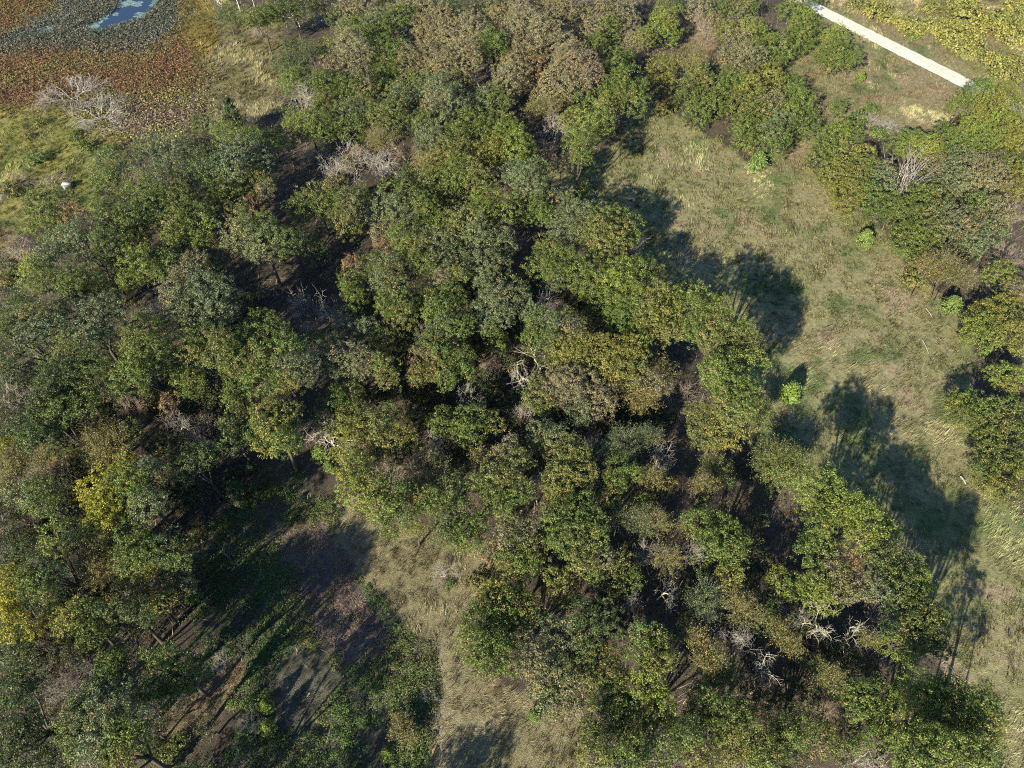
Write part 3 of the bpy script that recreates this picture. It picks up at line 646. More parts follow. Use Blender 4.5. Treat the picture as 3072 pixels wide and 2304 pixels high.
["very broad many-lobed bright green tree in the middle of the wood",-6.31,102.21,12.28,[[-1.34,105.05,8.44,3.21,"V"],[-5.59,103.1,10.31,2.38,"V"],[-4.62,108.6,8.59,2.7,"V"],[-7.28,101.43,9.51,2.62,"K"],[-9.27,101.2,9.34,3.03,"B"],[-9.75,98.96,9.02,2.31,"B"],[-6.31,97.16,9.09,2.56,"K"]]],
["broad three-lobed grey-green tree in the middle of the wood near a bright green one",-2.34,97.73,9.9,[[-4.12,97.22,7.24,3.2,"K"],[-1.29,95.76,7.77,2.26,"K"],[-1.6,100.2,7.64,2.31,"U"]]],
["medium-sized round-crowned olive-green tree in the far wood behind the meadow near a khaki one",-31.45,153.32,8.57,[[-31.45,153.32,5.73,3.2,"G"]]],
["medium-sized round-crowned olive-green tree in the shaded wood beside the weedy clearing",-37.5,5.07,10.07,[[-37.5,5.07,7.39,3.2,"G"]]],
["small round-crowned olive-green tree in the far wood behind the meadow near a khaki one",25.26,183.4,8.93,[[25.26,183.4,5.76,3.2,"G"]]],
["small round-crowned yellowish-green tree in the far wood behind the meadow",57.17,186.85,6.87,[[57.17,186.85,4.18,2.88,"Y"]]],
["small round-crowned olive-green tree in the far wood behind the meadow near a khaki one",-35.18,198.96,9.22,[[-35.18,198.96,6.11,3.18,"G"]]],
["small round-crowned khaki tree in the far wood behind the meadow near an olive-green one",8.0,149.96,9.19,[[8.0,149.96,6.45,3.18,"T"]]],
["very broad many-lobed grey-green tree in the wood between marsh and clearing",-65.93,73.54,14.18,[[-66.69,75.78,11.32,3.17,"K"],[-64.33,77.45,11.36,2.09,"K"],[-63.69,73.71,11.39,2.53,"K"],[-65.79,71.42,11.74,2.62,"K"],[-63.35,70.15,11.38,2.01,"K"],[-67.53,69.57,12.03,2.01,"G"],[-70.12,76.7,11.07,2.57,"K"]]],
["medium-sized two-lobed olive-green tree in the wood between marsh and clearing",-56.25,109.1,11.8,[[-55.96,110.78,9.11,3.17,"G"],[-56.54,107.42,9.13,2.41,"G"]]],
["small round-crowned olive-green tree on the road side of the meadow",66.64,128.75,6.83,[[66.64,128.75,3.91,2.85,"G"]]],
["very broad four-lobed olive-green tree in the wood between marsh and clearing",-58.98,101.36,12.92,[[-60.81,99.64,10.23,3.16,"G"],[-58.14,100.98,10.91,2.36,"G"],[-60.95,104.49,9.93,2.67,"G"],[-56.02,100.32,10.04,2.34,"G"]]],
["very broad many-lobed yellowish-green tree in the middle of the wood",23.63,77.31,13.0,[[24.64,76.17,10.2,3.16,"Y"],[22.05,75.98,10.75,2.68,"B"],[22.59,73.59,10.08,2.27,"Y"],[25.35,72.87,10.51,2.03,"B"],[19.31,76.84,9.86,2.56,"G"],[23.66,80.02,10.19,2.61,"Y"],[25.97,80.14,10.07,2.61,"V"],[20.05,81.2,9.73,2.74,"V"],[29.01,78.98,9.45,2.7,"B"]]],
["broad two-lobed khaki tree in the far wood behind the meadow near a grey-green one",-25.45,191.96,10.92,[[-27.69,193.55,7.6,3.16,"T"],[-23.22,190.37,8.17,3.14,"T"]]],
["small round-crowned olive-green tree in the far wood behind the meadow near a khaki one",56.77,200.83,6.82,[[56.77,200.83,4.5,2.84,"G"]]],
["very broad four-lobed olive-green tree in the wood between marsh and clearing",-71.16,99.37,14.45,[[-69.91,97.05,11.62,3.15,"G"],[-67.88,99.6,12.0,2.36,"G"],[-71.96,99.5,12.07,2.64,"D"],[-74.9,101.34,12.01,1.82,"V"]]],
["very broad four-lobed olive-green tree in the middle of the wood near a grey-green one",5.87,107.41,11.02,[[4.62,110.56,7.84,3.14,"G"],[7.27,109.2,7.79,3.12,"K"],[5.1,105.91,8.13,2.66,"G"],[6.49,103.99,8.55,2.09,"G"]]],
["very broad three-lobed olive-green tree close to the lone cedar by the meadow",83.14,114.44,7.12,[[85.07,113.72,4.75,2.81,"G"],[83.76,116.56,4.52,2.72,"G"],[80.6,113.04,4.52,2.8,"G"]]],
["broad two-lobed olive-green tree in the wood between marsh and clearing",-57.51,96.15,11.28,[[-59.8,96.73,8.38,3.08,"G"],[-55.22,95.56,9.36,2.28,"G"]]],
["small round-crowned dark green tree in the far wood behind the meadow",-46.57,189.62,8.96,[[-46.57,189.62,6.13,3.08,"D"]]],
["small round-crowned khaki tree in the far wood behind the meadow near an olive-green one",18.02,190.71,8.74,[[18.02,190.71,5.65,3.08,"T"]]],
["very broad many-lobed olive-green tree in the middle of the wood",-20.68,107.55,11.27,[[-24.58,106.09,7.63,3.07,"K"],[-21.69,104.89,8.57,2.65,"K"],[-20.04,109.08,8.59,2.71,"G"],[-17.69,106.67,9.33,2.12,"B"],[-16.35,106.53,8.02,2.38,"G"],[-23.73,112.01,7.86,2.73,"G"]]],
["broad two-lobed dark green tree in the wood between marsh and clearing",-50.76,121.24,12.64,[[-51.04,123.76,9.41,3.06,"D"],[-50.48,118.72,9.56,3.0,"K"]]],
["very broad many-lobed olive-green tree in the wood between marsh and clearing",-45.04,68.14,14.84,[[-40.11,69.83,11.02,3.06,"G"],[-42.4,67.06,11.34,3.02,"G"],[-43.2,66.16,13.1,2.21,"B"],[-44.21,68.82,12.86,2.01,"B"],[-47.28,69.6,12.7,2.25,"G"],[-48.06,66.55,12.65,1.98,"B"],[-50.05,68.93,11.68,2.58,"G"]]],
["very broad many-lobed bright green tree in the middle of the wood",19.57,87.45,11.44,[[20.42,86.06,8.97,3.06,"V"],[18.61,88.94,8.8,2.45,"V"],[21.98,88.92,9.54,1.69,"G"],[23.58,90.13,8.8,1.69,"G"],[17.71,84.69,8.48,3.03,"V"],[15.13,85.98,9.04,2.17,"V"]]],
["medium-sized two-lobed olive-green tree in the middle of the wood near a bright green one",-14.66,104.87,8.67,[[-15.67,106.31,5.64,3.04,"G"],[-13.66,103.43,6.1,2.32,"G"]]],
["small round-crowned yellowish-green tree in the dry field by the road near an olive-green one",105.69,142.64,6.65,[[105.69,142.64,3.86,2.73,"Y"]]],
["very broad many-lobed olive-green tree in the middle of the wood",10.06,88.04,11.9,[[15.07,83.79,7.89,3.0,"G"],[12.99,85.37,8.9,2.66,"G"],[12.08,87.87,9.07,2.83,"G"],[7.77,87.04,9.48,2.44,"G"],[9.25,90.05,9.23,2.47,"G"],[5.75,89.4,8.75,2.85,"G"],[7.49,92.76,8.92,2.24,"G"]]],
["small round-crowned olive-green tree in the shaded wood beside the weedy clearing",-33.69,1.02,9.7,[[-33.69,1.02,6.79,3.0,"G"]]],
["small round-crowned grey-green tree in the wood between marsh and clearing near an olive-green one",-28.11,-2.01,10.53,[[-28.11,-2.01,8.18,3.0,"K"]]],
["very broad many-lobed olive-green tree in the shaded wood beside the weedy clearing",-39.48,13.56,15.86,[[-40.1,8.59,12.18,3.0,"G"],[-37.99,11.68,15.0,1.25,"Y"],[-39.74,12.9,14.11,1.5,"G"],[-41.62,13.5,13.85,1.66,"K"],[-38.95,14.51,14.41,1.76,"G"],[-37.64,14.12,14.26,1.52,"V"],[-41.24,14.66,13.6,1.92,"K"],[-40.55,16.18,13.9,1.79,"M"],[-37.49,15.9,14.56,1.38,"K"]]],
["small round-crowned dark green tree in the shaded wood beside the weedy clearing",-40.51,0.0,10.28,[[-40.51,0.0,7.46,3.0,"D"]]],
["very broad many-lobed grey-green tree in the middle of the wood",-2.22,80.0,10.93,[[-1.74,83.7,7.62,3.0,"M"],[-3.8,82.98,8.69,2.38,"K"],[-2.97,79.98,8.8,2.34,"K"],[0.36,81.31,8.53,2.73,"M"],[1.68,83.9,8.15,1.63,"K"],[-1.67,77.64,8.67,2.07,"K"],[-4.5,78.98,8.0,2.56,"K"],[-3.67,76.46,8.45,2.05,"K"],[-3.65,75.09,8.1,1.55,"G"]]],
["very broad many-lobed olive-green tree in the wood between marsh and clearing",-74.58,83.27,14.89,[[-78.32,87.77,11.27,3.0,"K"],[-79.31,84.38,11.6,2.69,"V"],[-76.01,82.23,12.23,2.42,"G"],[-72.54,82.99,12.2,2.43,"G"],[-70.98,79.64,12.66,2.14,"G"],[-70.34,82.59,11.2,2.66,"G"]]],
["broad two-lobed olive-green tree in the far wood behind the meadow near a khaki one",44.61,200.98,6.82,[[43.3,203.52,4.19,2.68,"G"],[45.93,198.43,4.71,2.12,"G"]]],
["very broad many-lobed olive-green tree in the middle of the wood",-14.96,93.44,11.29,[[-20.13,99.04,7.16,2.96,"G"],[-18.45,94.95,8.46,2.26,"G"],[-16.05,93.66,9.21,2.26,"B"],[-13.98,94.9,8.86,2.93,"M"],[-16.82,90.16,9.48,1.7,"G"],[-14.64,89.37,9.13,2.21,"G"],[-12.67,91.02,8.36,2.47,"K"],[-11.9,96.39,8.3,2.27,"K"],[-10.0,91.5,7.92,2.47,"K"]]],
["very broad three-lobed olive-green tree on the wood side of the meadow",13.54,119.07,15.25,[[13.42,123.02,12.33,2.96,"G"],[13.67,118.16,13.05,2.3,"B"],[13.54,116.02,13.1,2.12,"G"]]],
["very broad three-lobed brown-flecked green tree in the middle of the wood",-36.8,108.05,11.78,[[-39.45,105.26,8.99,2.95,"G"],[-36.94,107.8,9.19,2.7,"B"],[-34.0,111.1,8.88,2.45,"B"]]],
["small round-crowned yellowish-green tree in the dry field by the road near an olive-green one",63.31,163.14,6.52,[[63.31,163.14,3.92,2.64,"Y"]]],
["very broad many-lobed yellowish-green tree on the road side of the meadow",82.65,78.64,6.96,[[83.25,82.78,4.05,2.64,"Y"],[85.42,81.65,4.07,2.4,"Y"],[85.15,77.78,5.16,1.83,"Y"],[82.41,77.03,4.83,2.57,"Y"],[79.19,79.91,4.39,2.28,"V"],[79.66,77.22,3.85,2.56,"V"],[83.5,74.1,4.66,1.37,"Y"]]],
["small round-crowned khaki tree in the far wood behind the meadow near an olive-green one",62.97,198.63,6.5,[[62.97,198.63,3.8,2.63,"T"]]],
["very broad many-lobed olive-green tree on the wood side of the meadow",31.31,69.85,17.16,[[29.44,72.78,14.1,2.92,"G"],[31.4,72.58,14.64,2.07,"V"],[29.97,77.24,12.96,2.36,"V"],[29.8,67.96,14.86,2.61,"B"],[32.21,68.9,14.16,2.86,"G"],[27.74,68.69,14.39,2.26,"G"],[33.98,68.47,14.98,1.79,"V"],[32.42,66.09,13.88,2.8,"B"],[34.82,65.98,13.31,2.56,"B"]]],
["small round-crowned olive-green tree in the far wood behind the meadow",-45.94,175.05,8.53,[[-45.94,175.05,5.75,2.92,"G"]]],
["medium-sized three-lobed olive-green tree on the road side of the meadow",75.3,97.82,6.67,[[76.73,98.91,4.31,2.62,"G"],[75.89,95.76,4.86,2.24,"B"],[73.27,98.78,4.8,2.03,"G"]]],
["small round-crowned yellowish-green tree on the wood side of the meadow near an olive-green one",36.97,160.43,6.49,[[36.97,160.43,4.19,2.62,"Y"]]],
["very broad many-lobed grey-green tree in the wood between marsh and clearing",-74.4,70.6,15.36,[[-73.51,73.44,12.72,2.91,"B"],[-74.78,71.83,13.04,2.65,"M"],[-70.25,70.94,13.31,2.04,"K"],[-72.3,68.51,13.22,2.24,"K"],[-76.38,69.54,13.8,1.55,"G"],[-78.6,73.94,12.19,2.55,"G"],[-75.01,66.0,12.59,2.2,"D"]]],
["small round-crowned dark green tree at the edge of the marsh near an olive-green one",-51.13,173.05,8.45,[[-51.13,173.05,5.55,2.9,"D"]]],
["very broad many-lobed khaki tree close to the pale dead tree in the wood",9.02,61.72,11.22,[[11.48,62.45,8.16,2.89,"T"],[14.15,61.36,8.45,1.88,"T"],[12.59,59.28,8.57,2.4,"T"],[10.23,58.06,8.72,2.06,"K"],[8.63,61.63,8.47,2.66,"T"],[9.19,64.15,9.02,2.37,"T"],[6.85,63.48,8.73,2.47,"T"],[4.03,61.26,7.81,2.31,"B"],[4.07,63.8,8.32,1.68,"B"]]],
["small round-crowned yellowish-green tree in the grove across the meadow",103.15,117.79,6.45,[[103.15,117.79,4.0,2.59,"Y"]]],
["small round-crowned olive-green tree in the far wood behind the meadow near a khaki one",15.11,149.92,9.06,[[15.11,149.92,6.85,2.85,"G"]]],
["medium-sized two-lobed olive-green tree in the grove across the meadow",106.17,124.73,6.61,[[106.31,126.95,3.98,2.56,"G"],[106.03,122.52,4.39,2.26,"Y"]]],
["very broad many-lobed olive-green tree beside the pale dead tree in the wood",7.71,73.31,11.82,[[4.98,71.8,8.8,2.82,"G"],[4.86,76.0,8.58,2.65,"G"],[7.23,74.42,9.91,2.04,"K"],[9.15,73.42,9.91,2.27,"U"],[9.27,75.6,9.72,2.05,"B"],[3.91,78.2,8.45,2.07,"K"],[10.99,71.14,9.54,2.0,"Y"],[8.58,70.06,8.57,2.79,"Y"],[10.44,69.14,8.9,2.44,"B"]]],
["medium-sized two-lobed bright green tree on the road side of the meadow",89.08,89.81,6.57,[[88.64,91.98,4.53,2.54,"V"],[89.52,87.63,4.9,1.92,"T"]]],
["broad three-lobed olive-green tree in the wood between marsh and clearing",-56.86,128.36,12.08,[[-60.06,129.11,9.2,2.82,"G"],[-56.64,127.48,10.58,2.04,"G"],[-53.88,128.48,9.95,1.88,"V"]]],
["broad four-lobed grey-green tree in the middle of the wood",3.12,110.91,14.8,[[0.71,111.56,12.04,2.8,"K"],[3.33,110.94,12.47,2.8,"K"],[3.0,108.14,12.42,2.76,"K"],[5.42,112.98,12.77,1.64,"G"]]],
["small round-crowned olive-green tree in the wood between marsh and clearing near a grey-green one",-22.05,-5.01,10.77,[[-22.05,-5.01,8.33,2.8,"G"]]],
["small round-crowned dark green tree in the middle of the wood",-37.47,98.92,7.31,[[-37.47,98.92,5.05,2.79,"D"]]],
["small round-crowned olive-green tree in the dry field by the road near a yellowish-green one",105.26,150.09,6.33,[[105.26,150.09,3.71,2.51,"G"]]],
["broad many-lobed yellowish-green tree beside the big white-limbed dead tree",-32.72,53.68,13.94,[[-32.84,54.53,11.05,2.79,"Y"],[-34.32,52.8,12.07,2.02,"G"],[-32.92,51.77,11.71,2.32,"Y"],[-30.73,50.79,12.06,2.0,"G"],[-34.71,55.96,11.66,2.06,"Y"],[-30.78,56.26,11.98,1.41,"B"]]],
["medium-sized two-lobed brown-flecked green tree in the wood between marsh and clearing",-49.09,112.11,11.64,[[-50.89,114.19,8.79,2.78,"B"],[-47.29,110.03,9.66,2.02,"U"]]],
["broad three-lobed olive-green tree in the middle of the wood near a brown-flecked green one",-14.97,114.38,10.08,[[-15.43,114.09,7.79,2.76,"G"],[-16.58,116.93,7.57,2.2,"B"],[-12.9,112.11,7.42,2.44,"G"]]],
["small round-crowned olive-green tree in the far wood behind the meadow",-24.49,156.97,8.12,[[-24.49,156.97,6.04,2.74,"G"]]],
["small round-crowned brown-flecked green tree in the wood between marsh and clearing",-75.9,111.4,10.48,[[-75.9,111.4,8.3,2.73,"B"]]],
["broad many-lobed bright green tree in the wood between marsh and clearing",-60.91,85.69,13.76,[[-63.28,87.22,11.07,2.72,"V"],[-62.46,88.37,11.43,1.96,"G"],[-60.11,84.15,12.5,1.67,"V"],[-63.17,82.95,11.55,1.91,"V"],[-58.36,84.17,11.8,1.41,"G"],[-58.07,87.25,11.05,2.21,"G"]]],
["very broad many-lobed olive-green tree in the middle of the wood",-7.95,86.41,11.31,[[-5.56,89.99,8.57,2.72,"K"],[-3.41,90.12,8.45,2.46,"M"],[-4.67,87.03,8.78,2.17,"K"],[-8.56,86.49,9.99,1.67,"G"],[-9.65,86.46,9.31,1.92,"B"],[-11.78,85.98,8.69,2.42,"U"],[-10.53,83.13,9.26,1.88,"G"],[-9.46,82.09,8.85,1.87,"G"]]],
["small round-crowned khaki tree in the far wood behind the meadow near an olive-green one",-33.52,191.96,8.85,[[-33.52,191.96,6.3,2.72,"T"]]],
["small round-crowned dark green tree in the marsh",-77.07,193.24,7.77,[[-77.07,193.24,5.34,2.71,"D"]]],
["very broad many-lobed olive-green tree close to the pale dead tree in the wood",-11.46,76.39,12.26,[[-10.8,79.1,9.32,2.7,"G"],[-12.13,76.87,9.83,2.56,"G"],[-12.92,80.49,9.36,2.35,"G"],[-16.07,80.91,8.93,1.86,"D"],[-10.95,74.08,9.91,2.28,"K"],[-8.96,73.46,9.87,2.03,"G"],[-7.53,74.67,10.0,1.81,"G"],[-12.32,71.54,9.09,2.59,"G"]]],
["medium-sized two-lobed olive-green tree in the middle of the wood near a dim understory one",17.42,79.64,9.16,[[17.06,81.38,7.01,2.7,"G"],[17.78,77.9,6.91,2.65,"G"]]],
["small round-crowned tan-tinged grey-green tree beside the fan of bare grey stems",89.43,126.12,6.19,[[89.43,126.12,4.17,2.42,"U"]]],
["small round-crowned olive-green tree in the dry field by the road",66.55,170.56,6.15,[[66.55,170.56,4.03,2.4,"G"]]],
["very broad many-lobed olive-green tree on the wood side of the meadow",30.63,58.42,18.19,[[30.29,56.33,15.48,2.66,"G"],[31.25,54.61,16.04,1.87,"G"],[29.85,53.88,15.28,2.29,"B"],[32.05,56.76,16.32,1.9,"G"],[30.22,58.51,15.78,2.47,"G"],[28.93,60.22,15.37,2.5,"V"],[28.32,60.82,15.65,1.94,"G"],[30.84,62.38,15.48,2.19,"G"],[33.92,62.23,15.32,2.18,"V"]]],
["small round-crowned dark green tree beside the lone cedar by the meadow",72.35,110.08,6.13,[[72.35,110.08,4.16,2.38,"D"]]],
["medium-sized two-lobed brown-flecked green tree in the wood between marsh and clearing",-49.78,104.31,10.96,[[-50.59,103.13,8.87,2.64,"B"],[-48.96,105.5,8.45,2.52,"R"]]],
["broad many-lobed olive-green tree close to the pale dead tree in the wood",-10.94,67.13,10.91,[[-13.59,67.71,8.0,2.63,"R"],[-13.79,65.44,8.9,2.04,"B"],[-10.07,66.11,8.82,2.39,"G"],[-11.17,68.75,9.0,2.43,"G"],[-13.22,70.2,8.78,2.22,"B"],[-9.88,63.6,9.33,1.46,"G"],[-7.72,66.42,8.82,2.17,"G"],[-8.06,68.81,8.93,1.97,"G"]]],
["medium-sized two-lobed olive-green tree in the wood between marsh and clearing",-39.97,75.49,11.51,[[-39.18,74.73,8.85,2.63,"G"],[-40.75,76.25,9.76,1.82,"G"]]],
["very broad many-lobed olive-green tree in the shaded wood beside the weedy clearing",-54.19,64.65,16.48,[[-56.27,70.73,12.84,2.63,"G"],[-55.23,66.57,14.71,2.0,"B"],[-54.25,64.52,14.32,2.44,"G"],[-52.2,65.29,14.46,1.98,"G"],[-52.76,63.29,13.7,2.41,"G"],[-53.62,61.16,14.2,1.93,"G"],[-55.02,60.98,13.37,2.37,"G"]]],
["very broad many-lobed brown-flecked green tree in the middle of the wood",-19.67,81.11,12.39,[[-19.22,80.94,10.34,2.62,"B"],[-20.17,78.45,10.7,2.1,"G"],[-18.3,78.85,9.94,2.59,"G"],[-17.73,76.96,9.01,2.55,"B"],[-21.88,85.18,9.44,2.16,"K"],[-20.7,86.31,9.45,2.43,"B"]]],
["very broad many-lobed olive-green tree on the road side of the meadow",72.91,60.15,6.62,[[71.75,62.24,4.5,2.36,"G"],[69.92,63.31,4.25,1.88,"V"],[68.8,59.84,4.61,2.04,"G"],[71.68,59.13,4.39,2.12,"B"],[74.61,61.87,4.2,2.35,"B"],[74.51,58.59,4.36,2.12,"B"],[71.14,56.48,4.58,1.81,"G"],[75.89,57.13,4.85,1.62,"G"],[77.93,62.8,3.74,2.06,"G"]]],
["very broad many-lobed bright green tree close to the pair of dead white oaks",40.83,40.11,15.87,[[39.49,43.43,13.3,2.61,"V"],[40.46,42.18,13.95,1.7,"G"],[38.03,41.81,13.42,1.89,"V"],[39.34,40.25,13.91,2.16,"V"],[42.04,40.24,14.34,1.87,"V"],[37.83,38.19,13.87,2.03,"G"],[43.6,38.3,13.66,2.13,"V"],[44.47,39.92,13.74,1.67,"G"],[42.18,36.69,13.59,1.82,"V"]]],
["broad three-lobed olive-green tree by the weedy end of the small clearing",-31.06,8.58,13.13,[[-30.11,5.83,10.83,2.6,"G"],[-30.27,9.47,10.86,2.28,"G"],[-32.8,10.44,10.63,2.3,"D"]]],
["small round-crowned olive-green tree in the middle of the wood near a grey-green one",-15.5,-7.23,7.76,[[-15.5,-7.23,5.8,2.6,"G"]]],
["medium-sized two-lobed dark green tree in the wood between marsh and clearing",-67.42,97.91,11.24,[[-66.91,99.69,8.42,2.59,"D"],[-67.93,96.13,8.53,2.54,"B"]]],
["very broad many-lobed grey-green and rust tree beside the big white-limbed dead tree",-23.14,66.69,12.21,[[-28.37,69.63,9.07,2.56,"M"],[-27.34,66.77,9.51,2.18,"K"],[-25.34,67.98,9.54,2.54,"U"],[-22.91,66.58,10.1,2.41,"M"],[-19.98,66.19,10.57,1.49,"G"],[-19.37,65.97,9.74,2.17,"B"],[-18.67,63.68,9.6,1.69,"B"]]],
["very broad many-lobed yellowish-green tree along the tan grass of the small clearing",-20.55,55.6,10.89,[[-23.2,55.03,8.38,2.55,"Y"],[-23.29,56.47,9.02,2.04,"Y"],[-21.29,56.84,9.28,2.05,"B"],[-24.28,59.04,8.13,2.07,"G"],[-18.88,55.25,9.24,2.03,"B"],[-17.87,57.84,9.02,1.63,"G"],[-17.64,53.45,8.77,2.21,"B"],[-22.88,52.04,7.75,2.5,"Y"],[-15.59,54.47,8.43,1.8,"Y"]]],
["small round-crowned tan-tinged grey-green tree in the grove across the meadow",78.98,125.94,5.99,[[78.98,125.94,3.91,2.28,"U"]]],
["medium-sized two-lobed grey-green tree in the wood between marsh and clearing",-66.49,134.6,10.51,[[-65.43,134.1,7.93,2.54,"K"],[-67.54,135.1,8.41,1.92,"D"]]],
["small round-crowned grey-green tree in the grove across the meadow",88.1,100.99,5.98,[[88.1,100.99,3.65,2.28,"K"]]],
["small round-crowned brown-flecked green tree in the middle of the wood",6.46,98.84,7.71,[[6.46,98.84,5.12,2.53,"B"]]],
["very broad many-lobed olive-green tree between clearing and meadow near a brown-flecked green one",8.95,38.53,11.43,[[6.3,40.64,9.0,2.52,"G"],[8.4,39.49,9.56,2.31,"G"],[6.54,37.94,9.68,2.0,"G"],[8.88,37.47,9.33,2.47,"B"],[10.23,40.31,9.66,2.13,"G"],[10.81,38.12,10.17,1.62,"G"],[9.22,42.71,9.27,1.87,"G"],[8.7,34.89,9.55,1.96,"B"],[11.49,35.22,8.79,1.77,"U"]]],
["broad three-lobed grey-green tree in the middle of the wood near a dim understory one",-23.65,75.54,9.1,[[-26.23,76.74,6.29,2.51,"K"],[-23.49,75.76,6.61,2.5,"K"],[-21.22,74.12,6.93,2.01,"G"]]],
["small round-crowned olive-green tree in the wood between marsh and clearing near a grey-green one",-24.29,3.04,9.61,[[-24.29,3.04,7.51,2.5,"G"]]],
["small round-crowned khaki tree in the far wood behind the meadow near an olive-green one",55.39,194.47,5.93,[[55.39,194.47,3.58,2.25,"T"]]],
["medium-sized three-lobed bright green tree on the road side of the meadow",79.85,68.12,6.05,[[79.08,69.05,4.03,2.24,"V"],[78.97,66.33,4.68,1.31,"Y"],[81.5,68.99,4.1,1.73,"V"]]],
["shaded three-lobed dim low tree in the wood between marsh and clearing",-75.55,96.51,4.56,[[-78.54,97.02,2.21,2.49,"d"],[-75.24,96.06,2.3,2.48,"d"],[-72.87,96.45,2.72,2.22,"d"]]],
["small round-crowned olive-green tree close to the big white-limbed dead tree",-42.03,65.74,10.35,[[-42.03,65.74,7.77,2.49,"G"]]],
["very broad many-lobed dark green tree close to the golden-yellow tree",-63.76,61.36,16.14,[[-64.05,60.7,14.07,2.49,"D"],[-65.3,61.36,14.3,1.71,"D"],[-65.15,59.43,13.91,1.91,"D"],[-61.9,61.09,14.29,1.93,"D"],[-62.93,64.32,13.86,1.96,"G"],[-65.15,64.47,14.04,1.97,"B"],[-60.31,62.58,14.21,1.95,"G"],[-65.28,56.92,12.92,2.31,"D"]]],
["broad many-lobed brown-flecked green tree on the road side of the meadow",70.52,50.74,6.28,[[72.22,53.04,4.05,2.23,"B"],[73.67,51.93,4.59,1.57,"G"],[71.02,49.91,4.51,2.19,"Y"],[69.81,53.99,4.23,1.96,"B"],[68.31,50.9,4.14,2.02,"G"],[68.44,48.43,4.02,1.98,"Y"],[70.18,46.96,4.43,1.88,"B"]]],
["very broad many-lobed yellowish-green tree in the middle of the wood",16.86,67.87,12.13,[[20.46,63.99,8.46,2.47,"T"],[16.85,64.92,9.91,2.16,"B"],[18.24,66.64,9.67,2.41,"Y"],[17.72,68.88,9.95,2.44,"Y"],[14.26,66.76,9.52,2.18,"Y"],[19.62,70.44,9.61,1.99,"V"],[14.31,70.02,9.36,2.22,"Y"],[13.4,71.29,9.74,1.53,"Y"]]],
["broad three-lobed tan-tinged grey-green tree in the wood between marsh and clearing",-54.28,84.38,13.78,[[-53.39,86.88,11.38,2.46,"U"],[-54.24,84.74,11.61,2.31,"U"],[-55.22,81.53,11.87,2.15,"U"]]],
["broad three-lobed olive-green tree in the middle of the wood near a dim understory one",-25.19,91.7,9.46,[[-24.9,91.59,7.12,2.46,"G"],[-22.12,91.45,7.25,2.46,"K"],[-28.55,92.05,7.07,1.69,"R"]]],
["small round-crowned tan-tinged grey-green tree in the middle of the wood",-24.52,102.81,7.82,[[-24.52,102.81,5.5,2.44,"U"]]],
["shaded two-lobed dim low tree in the wood between marsh and clearing",-82.34,70.52,4.38,[[-81.28,70.91,2.12,2.42,"d"],[-83.39,70.13,2.27,2.17,"d"]]],
["small round-crowned dark green tree in the wood between marsh and clearing",-52.98,110.63,9.61,[[-52.98,110.63,7.07,2.42,"D"]]],
["shaded two-lobed dim low tree in the wood between marsh and clearing",-71.48,89.14,5.46,[[-69.82,88.26,3.13,2.4,"d"],[-73.14,90.02,3.34,2.15,"d"]]],
["small round-crowned olive-green tree in the far wood behind the meadow near a khaki one",22.11,178.56,7.58,[[22.11,178.56,5.25,2.39,"G"]]],
["very broad many-lobed bright green tree along the tan grass of the small clearing",-18.48,44.22,12.81,[[-20.36,44.0,10.67,2.39,"V"],[-18.38,44.6,10.82,2.21,"B"],[-21.54,46.07,10.27,1.92,"Y"],[-21.04,48.11,10.07,2.15,"V"],[-17.08,42.28,10.92,2.17,"V"],[-15.54,44.1,10.47,2.2,"G"],[-15.4,40.36,9.99,2.14,"G"]]],
["very broad many-lobed olive-green tree beside the pair of dead white oaks",39.34,33.41,11.6,[[38.79,32.71,9.54,2.38,"B"],[40.1,31.22,9.87,1.82,"U"],[37.16,31.86,9.22,1.91,"V"],[37.44,30.45,8.9,1.98,"V"],[39.54,34.36,10.31,1.58,"U"],[42.05,31.73,9.57,1.73,"T"],[37.53,36.02,9.77,1.97,"G"],[42.24,34.86,10.1,1.4,"R"],[39.24,37.47,9.33,2.28,"G"]]],
["shaded many-lobed dim low tree in the shaded wood beside the weedy clearing",-77.3,62.47,5.5,[[-77.44,67.11,2.87,2.38,"d"],[-79.13,64.1,3.59,2.11,"d"],[-75.98,63.14,3.26,2.1,"d"],[-77.85,60.06,3.47,2.29,"d"],[-76.08,57.92,2.4,2.25,"d"]]],
["broad many-lobed brown-flecked green tree close to the wide feathery tree",29.6,55.94,10.88,[[29.66,57.28,9.04,2.38,"B"],[27.79,57.21,8.36,2.37,"B"],[27.72,54.6,8.63,2.23,"B"],[29.97,54.67,8.52,2.33,"Y"],[32.85,55.93,8.64,2.03,"B"]]],
["medium-sized many-lobed olive-green tree in the middle of the wood",-8.09,57.08,9.07,[[-6.09,58.23,6.9,2.37,"G"],[-7.6,56.84,7.32,1.6,"G"],[-6.25,56.0,6.54,2.33,"G"],[-10.18,57.88,7.01,2.04,"G"],[-10.34,56.43,6.71,2.02,"G"]]],
["small two-lobed yellowish-green tree close to the lone cedar in the small clearing",6.21,32.69,7.77,[[5.75,33.16,5.94,2.37,"Y"],[6.67,32.23,6.27,1.99,"B"]]],
["shaded many-lobed dim low tree in the shaded wood beside the weedy clearing",-66.2,69.65,4.03,[[-66.28,66.6,1.9,2.36,"d"],[-64.42,67.53,2.33,2.14,"d"],[-64.35,64.98,1.58,2.11,"d"],[-67.6,69.93,1.72,2.17,"d"],[-67.95,73.41,1.5,1.96,"d"],[-66.6,75.47,1.49,1.98,"d"]]],
["broad three-lobed olive-green tree beside the big white-limbed dead tree",-25.8,60.27,10.41,[[-24.35,62.17,7.76,2.33,"G"],[-26.43,60.95,8.23,2.09,"G"],[-26.62,57.69,8.06,2.27,"D"]]],
